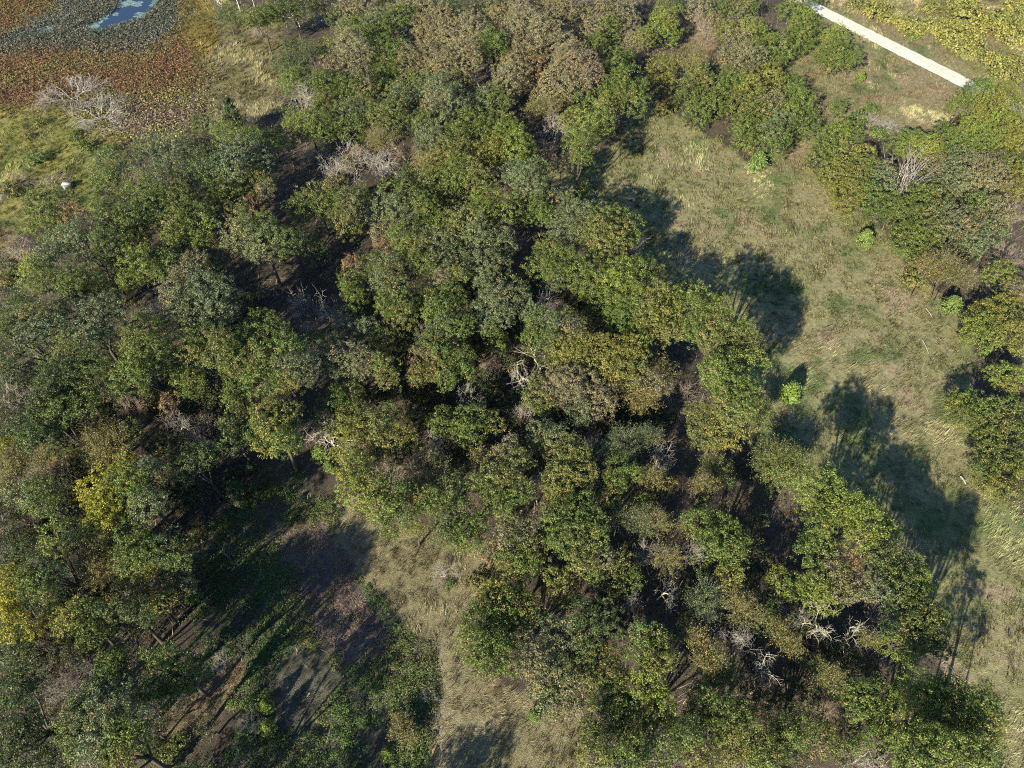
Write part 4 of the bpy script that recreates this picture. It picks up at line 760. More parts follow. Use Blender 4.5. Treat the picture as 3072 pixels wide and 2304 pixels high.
["broad many-lobed olive-green tree along the tan grass of the small clearing",-0.12,29.72,9.36,[[-0.11,29.84,7.47,2.32,"G"],[0.64,30.87,7.79,1.53,"G"],[1.77,29.76,7.67,1.96,"B"],[-0.5,32.75,6.98,2.0,"Y"],[-2.02,31.32,7.61,1.72,"Y"],[-2.74,29.47,7.44,2.31,"G"],[-1.6,27.66,7.26,2.28,"G"],[0.82,27.41,6.91,2.1,"G"],[2.69,28.4,7.27,1.59,"K"]]],
["small round-crowned yellowish-green tree in the far wood behind the meadow near a khaki one",-34.61,167.33,8.23,[[-34.61,167.33,6.04,2.31,"Y"]]],
["broad many-lobed tan-tinged grey-green tree along the tan grass of the small clearing",0.22,37.68,9.83,[[-0.32,40.01,7.59,2.3,"U"],[-0.91,38.12,8.37,1.62,"T"],[1.88,39.37,8.47,1.73,"U"],[0.9,41.43,7.42,2.03,"U"],[0.08,36.42,7.94,2.06,"G"],[2.66,37.18,7.66,1.98,"B"],[1.44,35.17,7.97,1.77,"G"],[-0.89,35.05,8.72,1.12,"B"],[-2.87,36.4,7.99,1.22,"R"]]],
["shaded two-lobed dim low tree in the wood between marsh and clearing",-47.91,81.28,5.06,[[-48.57,80.19,2.53,2.3,"d"],[-47.25,82.37,3.32,2.07,"d"]]],
["very broad many-lobed olive-green tree between clearing and meadow near a dim understory one",26.44,37.87,10.82,[[27.44,38.39,8.72,2.29,"G"],[27.8,36.42,8.89,2.07,"G"],[25.09,37.36,9.55,1.61,"G"],[26.93,40.51,8.36,2.13,"V"],[24.35,40.9,8.47,2.13,"G"],[27.04,33.65,8.2,1.66,"Y"]]],
["small round-crowned olive-green tree in the middle of the wood near a bright green one",-48.73,141.05,9.24,[[-48.73,141.05,7.07,2.27,"G"]]],
["broad many-lobed olive-green tree by the weedy end of the small clearing",-45.16,35.88,12.54,[[-46.53,36.4,10.29,2.27,"G"],[-46.96,34.65,10.57,1.96,"G"],[-44.62,35.05,11.04,1.78,"G"],[-42.97,36.16,10.83,2.08,"D"],[-48.66,37.92,10.16,2.0,"G"],[-41.25,35.09,10.48,1.59,"G"]]],
["very broad many-lobed dark green tree beside the golden-yellow tree",-63.04,54.73,14.81,[[-64.51,54.2,13.02,2.27,"D"],[-62.17,55.06,13.28,2.06,"G"],[-66.6,52.83,12.77,2.03,"D"],[-64.4,51.27,12.47,1.79,"D"],[-61.25,58.72,11.96,2.1,"G"],[-59.34,56.28,13.06,1.64,"G"]]],
["shaded round-crowned dim low tree in the middle of the wood",-17.73,77.08,4.67,[[-17.73,77.08,2.83,2.26,"d"]]],
["medium-sized two-lobed dark green tree by the weedy end of the small clearing",-39.56,54.38,11.05,[[-39.97,56.04,8.86,2.25,"D"],[-39.15,52.71,9.5,2.0,"D"]]],
["very broad many-lobed brown-flecked green tree in the middle of the wood",7.07,49.01,11.7,[[6.8,48.09,9.7,2.25,"B"],[6.06,45.82,9.9,1.91,"B"],[8.17,45.93,9.3,1.91,"B"],[9.11,47.8,9.37,2.24,"B"],[6.02,43.91,9.15,1.69,"Y"],[9.21,50.01,9.77,1.97,"B"],[8.02,51.03,9.34,2.18,"B"],[6.2,53.64,9.28,1.8,"K"],[4.08,54.83,8.28,2.02,"K"]]],
["very broad many-lobed olive-green tree beside the lone cedar in the small clearing",-0.12,23.95,11.11,[[-1.89,24.64,8.85,2.24,"G"],[-3.11,23.08,8.88,1.79,"G"],[-4.04,24.93,9.06,2.07,"G"],[-0.11,23.16,9.21,1.87,"G"],[-4.17,27.76,8.07,2.11,"G"],[2.0,23.07,9.53,1.79,"U"],[3.1,24.41,9.05,2.06,"U"],[2.86,21.58,8.85,1.68,"U"],[4.31,22.94,8.77,2.04,"M"]]],
["very broad many-lobed olive-green tree along the tan grass of the small clearing",-1.28,46.12,11.82,[[-2.61,46.43,9.65,2.22,"B"],[-4.65,45.69,10.12,1.51,"G"],[-2.16,43.76,9.84,1.69,"G"],[-0.54,45.75,9.61,2.21,"B"],[-1.33,42.37,9.91,1.87,"G"],[0.9,44.17,9.94,1.69,"G"],[0.51,49.22,9.85,2.06,"B"],[-0.35,51.6,8.84,2.08,"T"]]],
["shaded round-crowned dim low tree in the middle of the wood near a grey-green one",-18.23,73.43,4.08,[[-18.23,73.43,2.28,2.21,"d"]]],
["broad many-lobed golden-yellow tree close to the golden-yellow tree",-52.56,42.28,13.06,[[-54.84,45.34,10.33,2.21,"L"],[-53.77,42.39,11.13,1.68,"L"],[-52.28,42.95,11.33,2.18,"L"],[-52.47,40.31,11.79,1.27,"L"],[-51.52,40.33,11.33,2.05,"L"],[-50.5,42.34,10.81,1.88,"L"]]],
["small round-crowned dark green tree in the wood between marsh and clearing",-54.32,91.53,9.47,[[-54.32,91.53,7.18,2.21,"D"]]],
["very broad many-lobed olive-green tree along the tan grass of the small clearing",-7.71,41.17,11.7,[[-7.95,44.96,9.35,2.2,"D"],[-7.14,42.2,10.22,1.67,"G"],[-10.32,43.55,9.38,1.88,"G"],[-8.4,39.95,10.36,1.84,"D"],[-12.04,44.02,8.95,1.78,"B"],[-8.0,38.67,9.47,1.82,"D"],[-6.03,39.0,9.67,2.11,"G"],[-4.51,40.39,9.49,1.65,"G"],[-5.03,37.76,9.14,1.62,"G"]]],
["small two-lobed dark green tree in the middle of the wood",-15.21,53.86,7.95,[[-16.25,53.62,6.08,2.19,"D"],[-14.18,54.1,6.98,1.37,"D"]]],
["broad many-lobed bright green tree by the weedy end of the small clearing",-48.93,44.44,13.91,[[-48.72,43.29,11.53,2.19,"G"],[-46.59,41.87,11.68,2.07,"K"],[-49.45,45.33,12.36,1.93,"V"],[-51.73,44.93,11.45,2.12,"V"],[-48.16,46.79,12.26,1.74,"K"]]],
["small round-crowned dark green tree at the edge of the marsh near an olive-green one",-56.73,175.6,7.62,[[-56.73,175.6,5.48,2.19,"D"]]],
["small round-crowned bright green tree in the wood between marsh and clearing",-51.86,132.94,8.58,[[-51.86,132.94,6.81,2.19,"V"]]],
["shaded round-crowned dim low tree in the middle of the wood",3.51,92.83,5.35,[[3.51,92.83,3.36,2.18,"d"]]],
["small round-crowned brown-flecked green tree beside the pale dead tree in the wood",8.12,71.11,6.86,[[8.12,71.11,4.67,2.18,"B"]]],
["broad many-lobed olive-green tree by the weedy end of the small clearing",-37.36,21.51,12.34,[[-38.39,20.77,10.69,2.18,"G"],[-39.11,19.55,10.46,1.58,"G"],[-37.01,19.24,10.41,1.57,"G"],[-36.47,20.98,10.52,1.85,"G"],[-35.73,21.85,10.92,1.1,"G"],[-34.95,20.75,10.77,1.43,"G"],[-38.44,23.12,11.1,1.28,"G"],[-35.26,24.1,10.63,1.55,"D"],[-40.88,23.19,10.27,1.45,"G"]]],
["small round-crowned dark green tree along the tan grass of the small clearing",-14.73,45.51,6.83,[[-14.73,45.51,4.87,2.17,"D"]]],
["medium-sized two-lobed olive-green tree in the middle of the wood near a dim understory one",-27.89,86.35,8.78,[[-28.31,88.05,6.72,2.16,"G"],[-27.48,84.65,7.06,1.88,"G"]]],
["shaded many-lobed dim low tree beside the golden-yellow tree",-66.89,46.45,4.22,[[-66.26,51.34,1.62,2.16,"d"],[-65.94,53.81,1.48,1.97,"d"],[-63.71,48.64,1.84,2.13,"d"],[-64.49,46.17,2.72,1.89,"d"],[-65.39,43.88,2.53,1.66,"d"],[-66.21,42.04,1.96,1.84,"d"],[-68.74,41.97,1.63,1.83,"d"],[-70.99,43.79,1.77,2.06,"d"],[-70.3,46.38,2.32,1.89,"d"]]],
["medium-sized four-lobed olive-green tree in the shaded wood beside the weedy clearing",-48.74,64.84,11.26,[[-49.69,65.07,8.99,2.15,"G"],[-50.67,65.37,9.73,1.25,"G"],[-47.15,66.04,9.65,1.49,"K"],[-47.47,62.88,9.5,2.13,"G"]]],
["shaded two-lobed dim low tree close to the big white-limbed dead tree",-17.42,66.4,4.94,[[-16.29,67.28,3.06,2.15,"d"],[-18.55,65.52,3.33,2.13,"d"]]],
["shaded many-lobed dim low tree in the shaded wood beside the weedy clearing",-54.49,66.56,5.15,[[-58.24,67.32,2.6,2.14,"d"],[-55.38,66.48,2.88,2.14,"d"],[-57.17,70.42,2.73,1.94,"d"],[-52.06,64.07,3.23,2.11,"d"],[-49.62,64.51,2.21,2.11,"d"]]],
["broad many-lobed olive-green tree along the tan grass of the small clearing",12.54,17.68,8.91,[[12.05,19.02,7.3,2.14,"G"],[11.04,17.57,7.35,1.54,"G"],[10.39,19.72,7.1,1.82,"G"],[13.59,17.27,7.29,1.94,"G"],[12.23,15.71,7.35,1.36,"B"],[14.67,18.5,6.77,2.12,"G"],[10.89,15.33,6.96,1.67,"D"],[14.25,15.04,6.87,1.51,"D"],[13.72,20.95,6.78,1.58,"G"]]],
["shaded two-lobed dim low tree in the middle of the wood near an olive-green one",-6.67,87.31,4.62,[[-7.12,88.46,2.93,2.13,"d"],[-6.22,86.15,2.53,1.84,"d"]]],
["small round-crowned olive-green tree in the dry field by the road near a yellowish-green one",76.3,149.84,5.44,[[76.3,149.84,3.46,1.92,"G"]]],
["shaded round-crowned dim low tree in the shaded wood beside the weedy clearing",-46.91,65.32,5.19,[[-46.91,65.32,3.59,2.13,"d"]]],
["shaded two-lobed dim low tree in the middle of the wood near an olive-green one",-13.11,65.18,4.16,[[-12.59,66.43,2.12,2.13,"d"],[-13.63,63.92,2.19,1.87,"d"]]],
["shaded four-lobed dim low tree beside the pale dead tree in the wood",-3.24,65.93,4.85,[[-5.09,66.03,2.65,2.13,"d"],[-2.62,65.91,2.81,1.89,"d"],[-3.92,69.09,2.78,1.92,"d"],[-1.35,62.7,3.05,1.86,"d"]]],
["broad many-lobed bright green tree close to the silvery dead tree",43.77,16.43,17.75,[[41.95,16.38,15.67,2.12,"V"],[42.13,14.7,15.58,1.77,"V"],[43.44,15.69,16.19,1.95,"Y"],[43.19,17.66,15.73,1.82,"V"],[41.84,18.38,15.83,1.83,"V"],[45.2,16.8,15.71,1.8,"V"],[45.04,15.37,16.38,1.78,"Y"],[44.97,18.49,15.96,1.75,"G"],[46.18,14.39,15.76,1.68,"Y"]]],
["shaded two-lobed dim low tree in the middle of the wood near an olive-green one",11.48,85.87,4.83,[[10.85,87.0,3.22,2.12,"d"],[12.12,84.73,2.81,2.09,"d"]]],
["very broad many-lobed dark green tree in the shaded wood beside the weedy clearing",-52.27,16.36,13.26,[[-53.06,17.18,11.33,2.12,"D"],[-51.99,14.97,12.02,1.68,"D"],[-50.55,15.62,11.67,1.53,"D"],[-51.69,12.8,11.38,1.65,"D"],[-50.21,13.37,11.37,1.89,"D"],[-55.01,19.96,10.71,2.0,"D"],[-53.39,20.59,11.38,1.59,"D"]]],
["shaded round-crowned dim low tree in the wood between marsh and clearing",-47.82,87.49,4.21,[[-47.82,87.49,1.95,2.11,"d"]]],
["shaded round-crowned dim low tree in the middle of the wood near an olive-green one",-24.99,86.7,4.7,[[-24.99,86.7,2.75,2.11,"d"]]],
["small round-crowned yellowish-green tree on the road side of the meadow",87.56,86.07,5.41,[[87.56,86.07,3.76,1.9,"Y"]]],
["medium-sized many-lobed olive-green tree close to the silvery dead tree",23.34,16.78,9.47,[[24.5,16.94,7.37,2.1,"G"],[25.6,16.0,8.21,1.36,"B"],[25.84,18.12,7.75,1.39,"G"],[23.3,18.15,7.63,1.96,"G"],[23.93,14.84,7.95,1.75,"Y"],[22.05,16.37,7.9,1.77,"G"],[22.81,13.85,7.65,1.34,"B"],[20.65,17.68,7.57,1.54,"G"],[21.36,19.07,7.77,1.73,"G"]]],
["small two-lobed olive-green tree close to the big white-limbed dead tree",-41.12,60.64,10.41,[[-40.57,61.27,8.19,2.1,"G"],[-41.67,60.01,9.48,1.43,"G"]]],
["medium-sized four-lobed olive-green tree beside the golden-yellow tree",-63.08,44.69,10.7,[[-65.49,45.24,8.43,2.1,"K"],[-63.42,45.73,8.81,1.7,"G"],[-62.37,43.37,8.88,1.88,"G"],[-61.03,44.4,9.52,1.3,"D"]]],
["shaded three-lobed dim low tree in the middle of the wood",19.67,62.07,4.24,[[19.22,62.19,2.52,2.08,"d"],[16.89,62.11,1.78,2.07,"d"],[22.89,61.9,2.09,2.07,"d"]]],
["small round-crowned olive-green tree in the middle of the wood near a dim understory one",-27.02,82.33,6.88,[[-27.02,82.33,4.9,2.08,"G"]]],
["shaded two-lobed dim low tree close to the pale dead tree in the wood",7.67,61.83,5.08,[[8.27,61.34,2.89,2.07,"d"],[7.07,62.31,3.59,1.86,"d"]]],
["medium-sized many-lobed brown-flecked green tree beside the lone cedar in the small clearing",8.71,23.08,9.21,[[7.17,24.95,7.24,2.06,"K"],[8.94,24.66,7.62,1.8,"D"],[8.09,22.89,7.74,1.61,"D"],[9.71,23.77,8.29,1.28,"B"],[9.04,21.75,8.2,1.43,"B"],[10.7,23.43,7.07,2.04,"B"],[11.29,22.04,7.14,1.85,"G"],[7.25,21.13,8.04,1.42,"U"],[6.18,23.1,7.01,1.86,"K"]]],
["small round-crowned dark green tree in the middle of the wood near an olive-green one",-21.3,121.44,7.06,[[-21.3,121.44,5.14,2.06,"D"]]],
["shaded three-lobed dim low tree close to the golden-yellow tree",-69.33,59.81,4.19,[[-67.79,60.84,2.34,2.06,"d"],[-68.97,59.25,2.55,2.05,"d"],[-71.23,59.35,2.4,2.05,"d"]]],
["broad many-lobed olive-green tree beside the pair of dead white oaks near a grey-green one",46.36,32.54,13.4,[[45.02,34.36,11.69,2.06,"D"],[44.57,35.34,11.29,1.69,"D"],[47.03,35.2,12.04,1.41,"D"],[45.47,31.86,12.1,1.56,"G"],[48.19,33.36,11.73,1.58,"D"],[46.6,31.04,11.79,2.01,"G"],[48.34,31.8,11.79,1.74,"G"],[47.73,29.79,11.14,1.98,"G"],[44.26,30.07,11.39,1.99,"K"]]],
["shaded round-crowned dim low tree in the middle of the wood near an olive-green one",14.48,80.55,5.07,[[14.48,80.55,3.31,2.05,"d"]]],
["medium-sized four-lobed brown-flecked green tree between clearing and meadow",12.86,33.98,9.21,[[14.08,35.58,7.01,2.04,"B"],[14.56,33.32,7.55,1.74,"G"],[12.52,33.55,6.97,2.02,"B"],[10.27,33.49,8.12,1.19,"G"]]],
["shaded round-crowned dim low tree in the wood between marsh and clearing",-59.96,79.71,5.26,[[-59.96,79.71,3.05,2.04,"d"]]],
["shaded round-crowned dim low tree in the middle of the wood near a yellowish-green one",21.12,79.42,4.72,[[21.12,79.42,2.58,2.03,"d"]]],
["shaded four-lobed dim low tree close to the golden-yellow tree near a dark green one",-50.93,54.29,5.46,[[-52.93,56.56,3.62,2.02,"d"],[-50.62,55.77,3.57,1.79,"d"],[-48.96,53.09,3.98,1.76,"d"],[-51.2,51.75,3.57,1.96,"d"]]],
["small round-crowned olive-green tree on the wood side of the meadow",20.91,97.64,10.03,[[20.91,97.64,8.33,2.02,"G"]]],
["shaded two-lobed dim low tree in the middle of the wood near an olive-green one",-6.2,76.9,4.41,[[-6.51,78.0,2.18,2.01,"d"],[-5.89,75.79,2.71,2.0,"d"]]],
["broad four-lobed golden-yellow tree in the shaded wood beside the weedy clearing",-59.11,29.29,12.82,[[-60.39,31.75,10.95,2.01,"L"],[-59.4,30.32,11.23,1.72,"L"],[-58.52,28.37,11.53,1.34,"L"],[-58.11,26.71,10.63,1.85,"L"]]],
["small two-lobed bright green tree close to the silvery dead tree",34.86,33.08,7.76,[[34.69,33.6,5.85,2.01,"V"],[35.03,32.56,6.44,1.54,"G"]]],
["shaded two-lobed dim low tree close to the golden-yellow tree",-72.77,55.62,4.67,[[-73.55,55.6,2.98,2.01,"d"],[-71.98,55.64,2.48,2.0,"d"]]],
["medium-sized three-lobed olive-green tree in the middle of the wood",-12.85,2.51,8.87,[[-10.4,2.99,7.15,2.0,"D"],[-12.8,2.51,6.92,1.85,"G"],[-15.36,2.03,6.63,1.84,"G"]]],
["broad many-lobed olive-green tree close to the silvery dead tree",41.24,17.41,8.94,[[39.52,19.88,7.09,1.98,"G"],[38.89,18.64,6.83,1.72,"G"],[40.73,18.26,7.12,1.96,"G"],[42.24,20.06,7.02,1.82,"G"],[43.23,18.36,7.39,1.8,"V"],[41.7,16.0,7.46,1.52,"G"],[39.63,15.64,7.7,1.2,"G"],[43.33,15.5,6.84,1.6,"V"],[41.87,14.36,7.32,1.66,"G"]]],
["broad many-lobed grey-green tree in the shaded wood beside the weedy clearing",-44.7,16.9,13.16,[[-44.76,18.7,11.38,1.98,"K"],[-45.81,17.68,11.8,1.72,"M"],[-46.04,16.37,11.63,1.7,"G"],[-43.78,16.5,11.7,1.78,"K"],[-44.19,15.03,11.7,1.76,"K"],[-46.06,14.96,12.06,1.04,"G"],[-44.99,13.97,11.19,1.35,"G"],[-42.46,18.37,11.44,1.98,"K"],[-44.21,20.48,11.81,1.43,"G"]]],
["shaded round-crowned dim low tree in the wood between marsh and clearing",-58.27,74.87,4.1,[[-58.27,74.87,2.19,1.98,"d"]]],
["small round-crowned grey-green tree in the wood between marsh and clearing",-75.14,71.75,8.5,[[-75.14,71.75,6.61,1.98,"K"]]],
["shaded round-crowned dim low tree beside the pale dead tree in the wood",-0.15,72.85,4.33,[[-0.15,72.85,2.17,1.96,"d"]]],
["broad many-lobed olive-green tree beside the pair of dead white oaks",45.83,25.61,14.17,[[46.93,27.44,12.13,1.95,"B"],[47.21,25.89,12.54,1.93,"Y"],[48.35,27.47,12.52,1.33,"G"],[45.4,28.14,12.16,1.7,"G"],[45.21,25.1,12.87,1.83,"B"],[46.04,23.87,13.04,1.47,"G"],[47.43,23.05,13.01,1.03,"D"],[43.55,24.05,11.91,1.81,"V"],[42.32,25.5,12.69,1.05,"D"]]],
["medium-sized many-lobed olive-green tree in the shaded wood beside the weedy clearing",-50.35,27.17,10.98,[[-51.9,27.96,9.07,1.94,"Y"],[-51.97,26.61,9.31,1.31,"Y"],[-50.53,28.73,9.49,1.51,"G"],[-48.82,26.95,9.37,1.93,"G"],[-48.55,25.62,9.63,1.48,"G"]]],
["small round-crowned tan-tinged grey-green tree on the wood side of the meadow",10.02,118.87,10.7,[[10.02,118.87,9.1,1.94,"U"]]],
["medium-sized three-lobed dark green tree by the weedy end of the small clearing",-43.2,49.39,11.26,[[-43.99,48.07,9.73,1.94,"D"],[-43.57,49.87,9.99,1.76,"D"],[-42.03,50.22,9.83,1.76,"D"]]],
["shaded round-crowned dim low tree in the wood between marsh and clearing",-94.16,95.73,4.99,[[-94.16,95.73,3.37,1.94,"d"]]],
["broad four-lobed olive-green tree between clearing and meadow",14.7,46.86,10.21,[[14.72,48.28,8.56,1.94,"G"],[14.15,46.79,8.62,1.72,"G"],[16.81,48.2,8.68,1.12,"G"],[13.12,44.19,8.21,1.68,"B"]]],
["small round-crowned dark green tree in the middle of the wood",-8.97,50.29,6.76,[[-8.97,50.29,5.16,1.94,"D"]]],
["shaded many-lobed dim low tree in the shaded wood beside the weedy clearing",-59.13,33.33,4.29,[[-58.25,33.66,2.56,1.93,"d"],[-58.52,31.87,2.96,1.72,"d"],[-56.09,33.82,2.14,1.93,"d"],[-57.16,35.52,2.11,1.76,"d"],[-53.98,34.35,1.85,1.74,"d"],[-61.26,31.63,2.5,1.52,"d"],[-63.03,32.66,1.92,1.73,"d"],[-64.78,33.15,1.71,1.54,"d"]]],
["shaded four-lobed dim low tree close to the golden-yellow tree near a bright green one",-48.39,48.65,4.22,[[-49.54,49.89,2.33,1.93,"d"],[-50.41,48.01,2.06,1.91,"d"],[-47.5,47.43,2.21,1.69,"d"],[-46.13,49.26,2.53,1.71,"d"]]],
["broad many-lobed dark green tree between clearing and meadow",7.98,27.1,10.88,[[8.9,26.42,9.36,1.92,"D"],[8.35,28.85,9.16,1.6,"D"],[10.91,28.8,9.3,1.6,"D"],[11.88,26.76,8.86,1.23,"D"],[6.4,26.35,9.02,1.66,"K"],[4.45,27.19,8.66,1.58,"K"],[4.94,25.31,8.39,1.9,"K"]]],
["small two-lobed dark green tree close to the pale dead tree in the wood",13.37,66.56,8.02,[[12.41,66.78,6.46,1.92,"D"],[14.33,66.34,6.25,1.92,"G"]]],
["very broad many-lobed olive-green tree close to the silvery dead tree",41.62,12.6,20.9,[[38.25,12.65,18.65,1.9,"V"],[37.12,11.34,18.82,1.64,"G"],[39.08,11.29,19.14,1.72,"G"],[39.87,12.41,19.28,1.74,"V"],[41.87,11.28,19.21,1.49,"G"],[42.9,12.04,19.21,1.66,"G"],[44.29,12.29,19.2,1.34,"G"],[45.31,14.14,19.07,1.37,"Y"],[45.9,15.98,18.08,1.55,"G"]]],
["shaded round-crowned dim low tree beside the big white-limbed dead tree",-22.26,65.63,5.22,[[-22.26,65.63,3.18,1.89,"d"]]],
["shaded round-crowned dim low tree in the middle of the wood near an olive-green one",-15.64,90.62,4.33,[[-15.64,90.62,2.77,1.88,"d"]]],
["small round-crowned olive-green tree in the wood between marsh and clearing",-72.49,85.0,9.1,[[-72.49,85.0,7.08,1.88,"G"]]],
["small round-crowned olive-green tree between clearing and meadow",17.94,44.71,7.24,[[17.94,44.71,5.48,1.87,"G"]]],
["small three-lobed olive-green tree in the shaded wood beside the weedy clearing",-45.0,22.42,10.01,[[-45.75,22.48,8.61,1.86,"G"],[-45.25,23.42,8.89,1.45,"G"],[-44.0,21.35,8.49,1.43,"D"]]],
["small round-crowned dark green tree in the wood between marsh and clearing",-83.32,82.63,9.19,[[-83.32,82.63,7.22,1.86,"D"]]],
["small round-crowned olive-green tree in the wood between marsh and clearing",-47.86,129.8,8.96,[[-47.86,129.8,6.96,1.86,"G"]]],
["shaded four-lobed dim low tree close to the golden-yellow tree near a dark green one",-60.17,39.54,5.37,[[-60.77,42.72,3.46,1.85,"d"],[-59.24,40.26,3.31,1.82,"d"],[-59.18,37.89,3.65,1.8,"d"],[-61.49,37.3,3.5,1.79,"d"]]],
["small round-crowned golden-yellow tree on the wood side of the meadow",43.74,41.6,9.9,[[43.74,41.6,7.96,1.85,"L"]]],
["medium-sized many-lobed grey-green and rust tree beside the lone cedar in the small clearing",5.26,20.13,8.02,[[5.27,21.76,6.25,1.84,"M"],[6.1,20.27,6.16,1.66,"M"],[4.63,19.33,6.65,1.64,"M"],[3.44,20.42,6.23,1.66,"K"],[6.88,18.86,6.59,1.23,"U"]]],
["very broad many-lobed olive-green tree close to the lone cedar in the small clearing",16.08,22.72,11.3,[[15.07,20.79,9.34,1.84,"V"],[16.54,22.55,10.17,1.61,"B"],[17.19,23.78,9.41,1.8,"B"],[15.17,24.5,9.33,1.64,"G"],[16.9,25.54,9.33,1.65,"B"],[15.61,25.76,9.74,1.65,"G"],[14.89,26.62,9.28,1.14,"K"],[16.54,18.34,8.9,1.8,"V"],[16.78,16.63,8.14,1.77,"G"]]],
["shaded round-crowned dim low tree in the middle of the wood",-12.99,59.41,4.69,[[-12.99,59.41,2.73,1.82,"d"]]],
["shaded round-crowned dim low tree in the middle of the wood near a khaki one",13.54,58.37,4.49,[[13.54,58.37,3.01,1.81,"d"]]],
["shaded round-crowned dim low tree close to the pale dead tree in the wood",1.74,58.16,5.31,[[1.74,58.16,3.32,1.81,"d"]]],
["shaded round-crowned dim low tree close to the golden-yellow tree near a dark green one",-65.17,39.46,4.43,[[-65.17,39.46,2.61,1.81,"d"]]],
["shaded round-crowned dim low tree in the middle of the wood near a grey-green one",1.18,80.83,4.75,[[1.18,80.83,3.01,1.8,"d"]]],
["shaded round-crowned dim low tree in the middle of the wood near an olive-green one",-9.35,55.13,5.27,[[-9.35,55.13,3.72,1.78,"d"]]],
["small round-crowned golden-yellow tree close to the golden-yellow tree",-72.66,53.1,8.77,[[-72.66,53.1,7.3,1.78,"L"]]],
["small two-lobed olive-green tree beside the pale dead tree in the wood",-2.67,73.99,7.71,[[-2.69,74.93,6.02,1.77,"G"],[-2.66,73.05,6.25,1.52,"G"]]],
["shaded round-crowned dim low tree between clearing and meadow near a brown-flecked green one",12.47,54.0,4.66,[[12.47,54.0,3.37,1.77,"d"]]],
["shaded round-crowned dim low tree in the middle of the wood",3.29,52.86,4.55,[[3.29,52.86,3.05,1.75,"d"]]],
["shaded round-crowned dim low tree in the middle of the wood",-7.47,53.11,4.26,[[-7.47,53.11,2.64,1.75,"d"]]],
["small round-crowned yellowish-green tree between clearing and meadow",46.04,21.01,7.13,[[46.04,21.01,5.19,1.74,"Y"]]],
["broad many-lobed olive-green tree between clearing and meadow",29.85,15.08,9.76,[[27.41,14.35,8.21,1.74,"G"],[27.89,13.14,8.39,1.65,"G"],[26.54,13.42,7.6,1.49,"G"],[28.52,15.28,8.0,1.52,"B"],[30.04,15.47,8.61,1.36,"G"],[30.89,14.88,8.59,1.03,"G"],[31.99,16.4,8.5,1.21,"G"],[31.44,17.72,8.13,0.98,"B"],[33.93,15.05,7.65,1.67,"B"]]],
["shaded two-lobed dim low tree in the shaded wood beside the weedy clearing",-49.99,33.26,4.5,[[-51.08,33.47,3.05,1.74,"d"],[-48.91,33.05,3.07,1.54,"d"]]],
["very broad many-lobed olive-green tree in the shaded wood beside the weedy clearing",-55.37,33.05,14.59,[[-54.97,30.36,13.03,1.73,"G"],[-54.05,31.26,13.11,1.56,"D"],[-55.99,31.0,13.3,1.56,"G"],[-56.23,33.22,12.96,1.49,"D"],[-54.82,34.91,13.13,1.41,"Y"],[-56.15,37.53,12.28,1.63,"V"]]],
["small round-crowned dark green tree in the shaded wood beside the weedy clearing",-59.47,25.17,8.96,[[-59.47,25.17,7.1,1.72,"D"]]],
["shaded round-crowned dim low tree between clearing and meadow near an olive-green one",12.13,49.38,4.56,[[12.13,49.38,3.24,1.72,"d"]]],
["small two-lobed dark green tree close to the golden-yellow tree",-62.16,35.68,10.41,[[-61.61,36.48,9.21,1.7,"D"],[-62.7,34.88,9.11,1.3,"D"]]],
["shaded round-crowned dim low tree close to the golden-yellow tree near a golden-yellow one",-71.61,46.64,5.5,[[-71.61,46.64,3.68,1.69,"d"]]],
["small round-crowned khaki tree between clearing and meadow",14.8,45.52,7.08,[[14.8,45.52,5.75,1.68,"T"]]],
["shaded many-lobed dim low tree beside the pair of dead white oaks",40.35,26.59,4.42,[[38.32,28.11,2.43,1.67,"d"],[39.68,26.79,3.01,1.48,"d"],[41.0,25.93,3.4,1.47,"d"],[41.69,24.28,2.77,1.45,"d"],[43.79,24.4,2.34,1.45,"d"],[37.63,30.03,2.51,1.51,"d"]]],
["very broad many-lobed olive-green tree along the tan grass of the small clearing",13.12,14.07,11.97,[[16.64,14.6,10.11,1.67,"G"],[18.73,15.46,9.44,1.52,"G"],[19.45,13.46,9.11,1.49,"B"],[14.34,13.02,10.03,1.65,"G"],[12.63,12.91,10.7,1.65,"G"],[11.06,12.94,10.57,1.49,"G"],[8.65,13.4,9.49,1.65,"Y"],[8.38,14.79,9.88,1.35,"B"],[8.16,16.01,9.73,1.37,"G"]]],
["small round-crowned dark green tree between clearing and meadow",47.06,14.3,11.34,[[47.06,14.3,10.16,1.67,"D"]]],
["shaded many-lobed dim low tree in the shaded wood beside the weedy clearing",-58.69,25.93,4.46,[[-61.22,27.11,2.59,1.66,"d"],[-60.55,24.92,3.06,1.46,"d"],[-59.27,25.17,2.85,1.46,"d"],[-58.26,26.28,3.47,1.47,"d"],[-57.25,24.37,2.44,1.63,"d"],[-55.5,26.11,2.78,1.47,"d"],[-63.65,28.18,2.23,1.3,"d"],[-53.83,25.29,2.42,1.28,"d"]]],
["shaded round-crowned dim low tree close to the wide feathery tree",34.08,43.53,4.34,[[34.08,43.53,3.24,1.66,"d"]]],
["shaded round-crowned dim low tree beside the pale dead tree in the wood",1.09,65.91,4.33,[[1.09,65.91,2.81,1.65,"d"]]],
["small round-crowned golden-yellow tree on the wood side of the meadow",49.2,41.75,9.01,[[49.2,41.75,7.23,1.65,"L"]]],
["small round-crowned olive-green tree on the wood side of the meadow near a yellowish-green one",29.18,85.02,9.25,[[29.18,85.02,8.16,1.64,"G"]]],
["small round-crowned olive-green tree in the middle of the wood near a dim understory one",4.61,61.96,6.57,[[4.61,61.96,4.89,1.64,"G"]]],
["small round-crowned olive-green tree close to the golden-yellow tree",-55.93,40.87,8.08,[[-55.93,40.87,6.29,1.63,"G"]]],
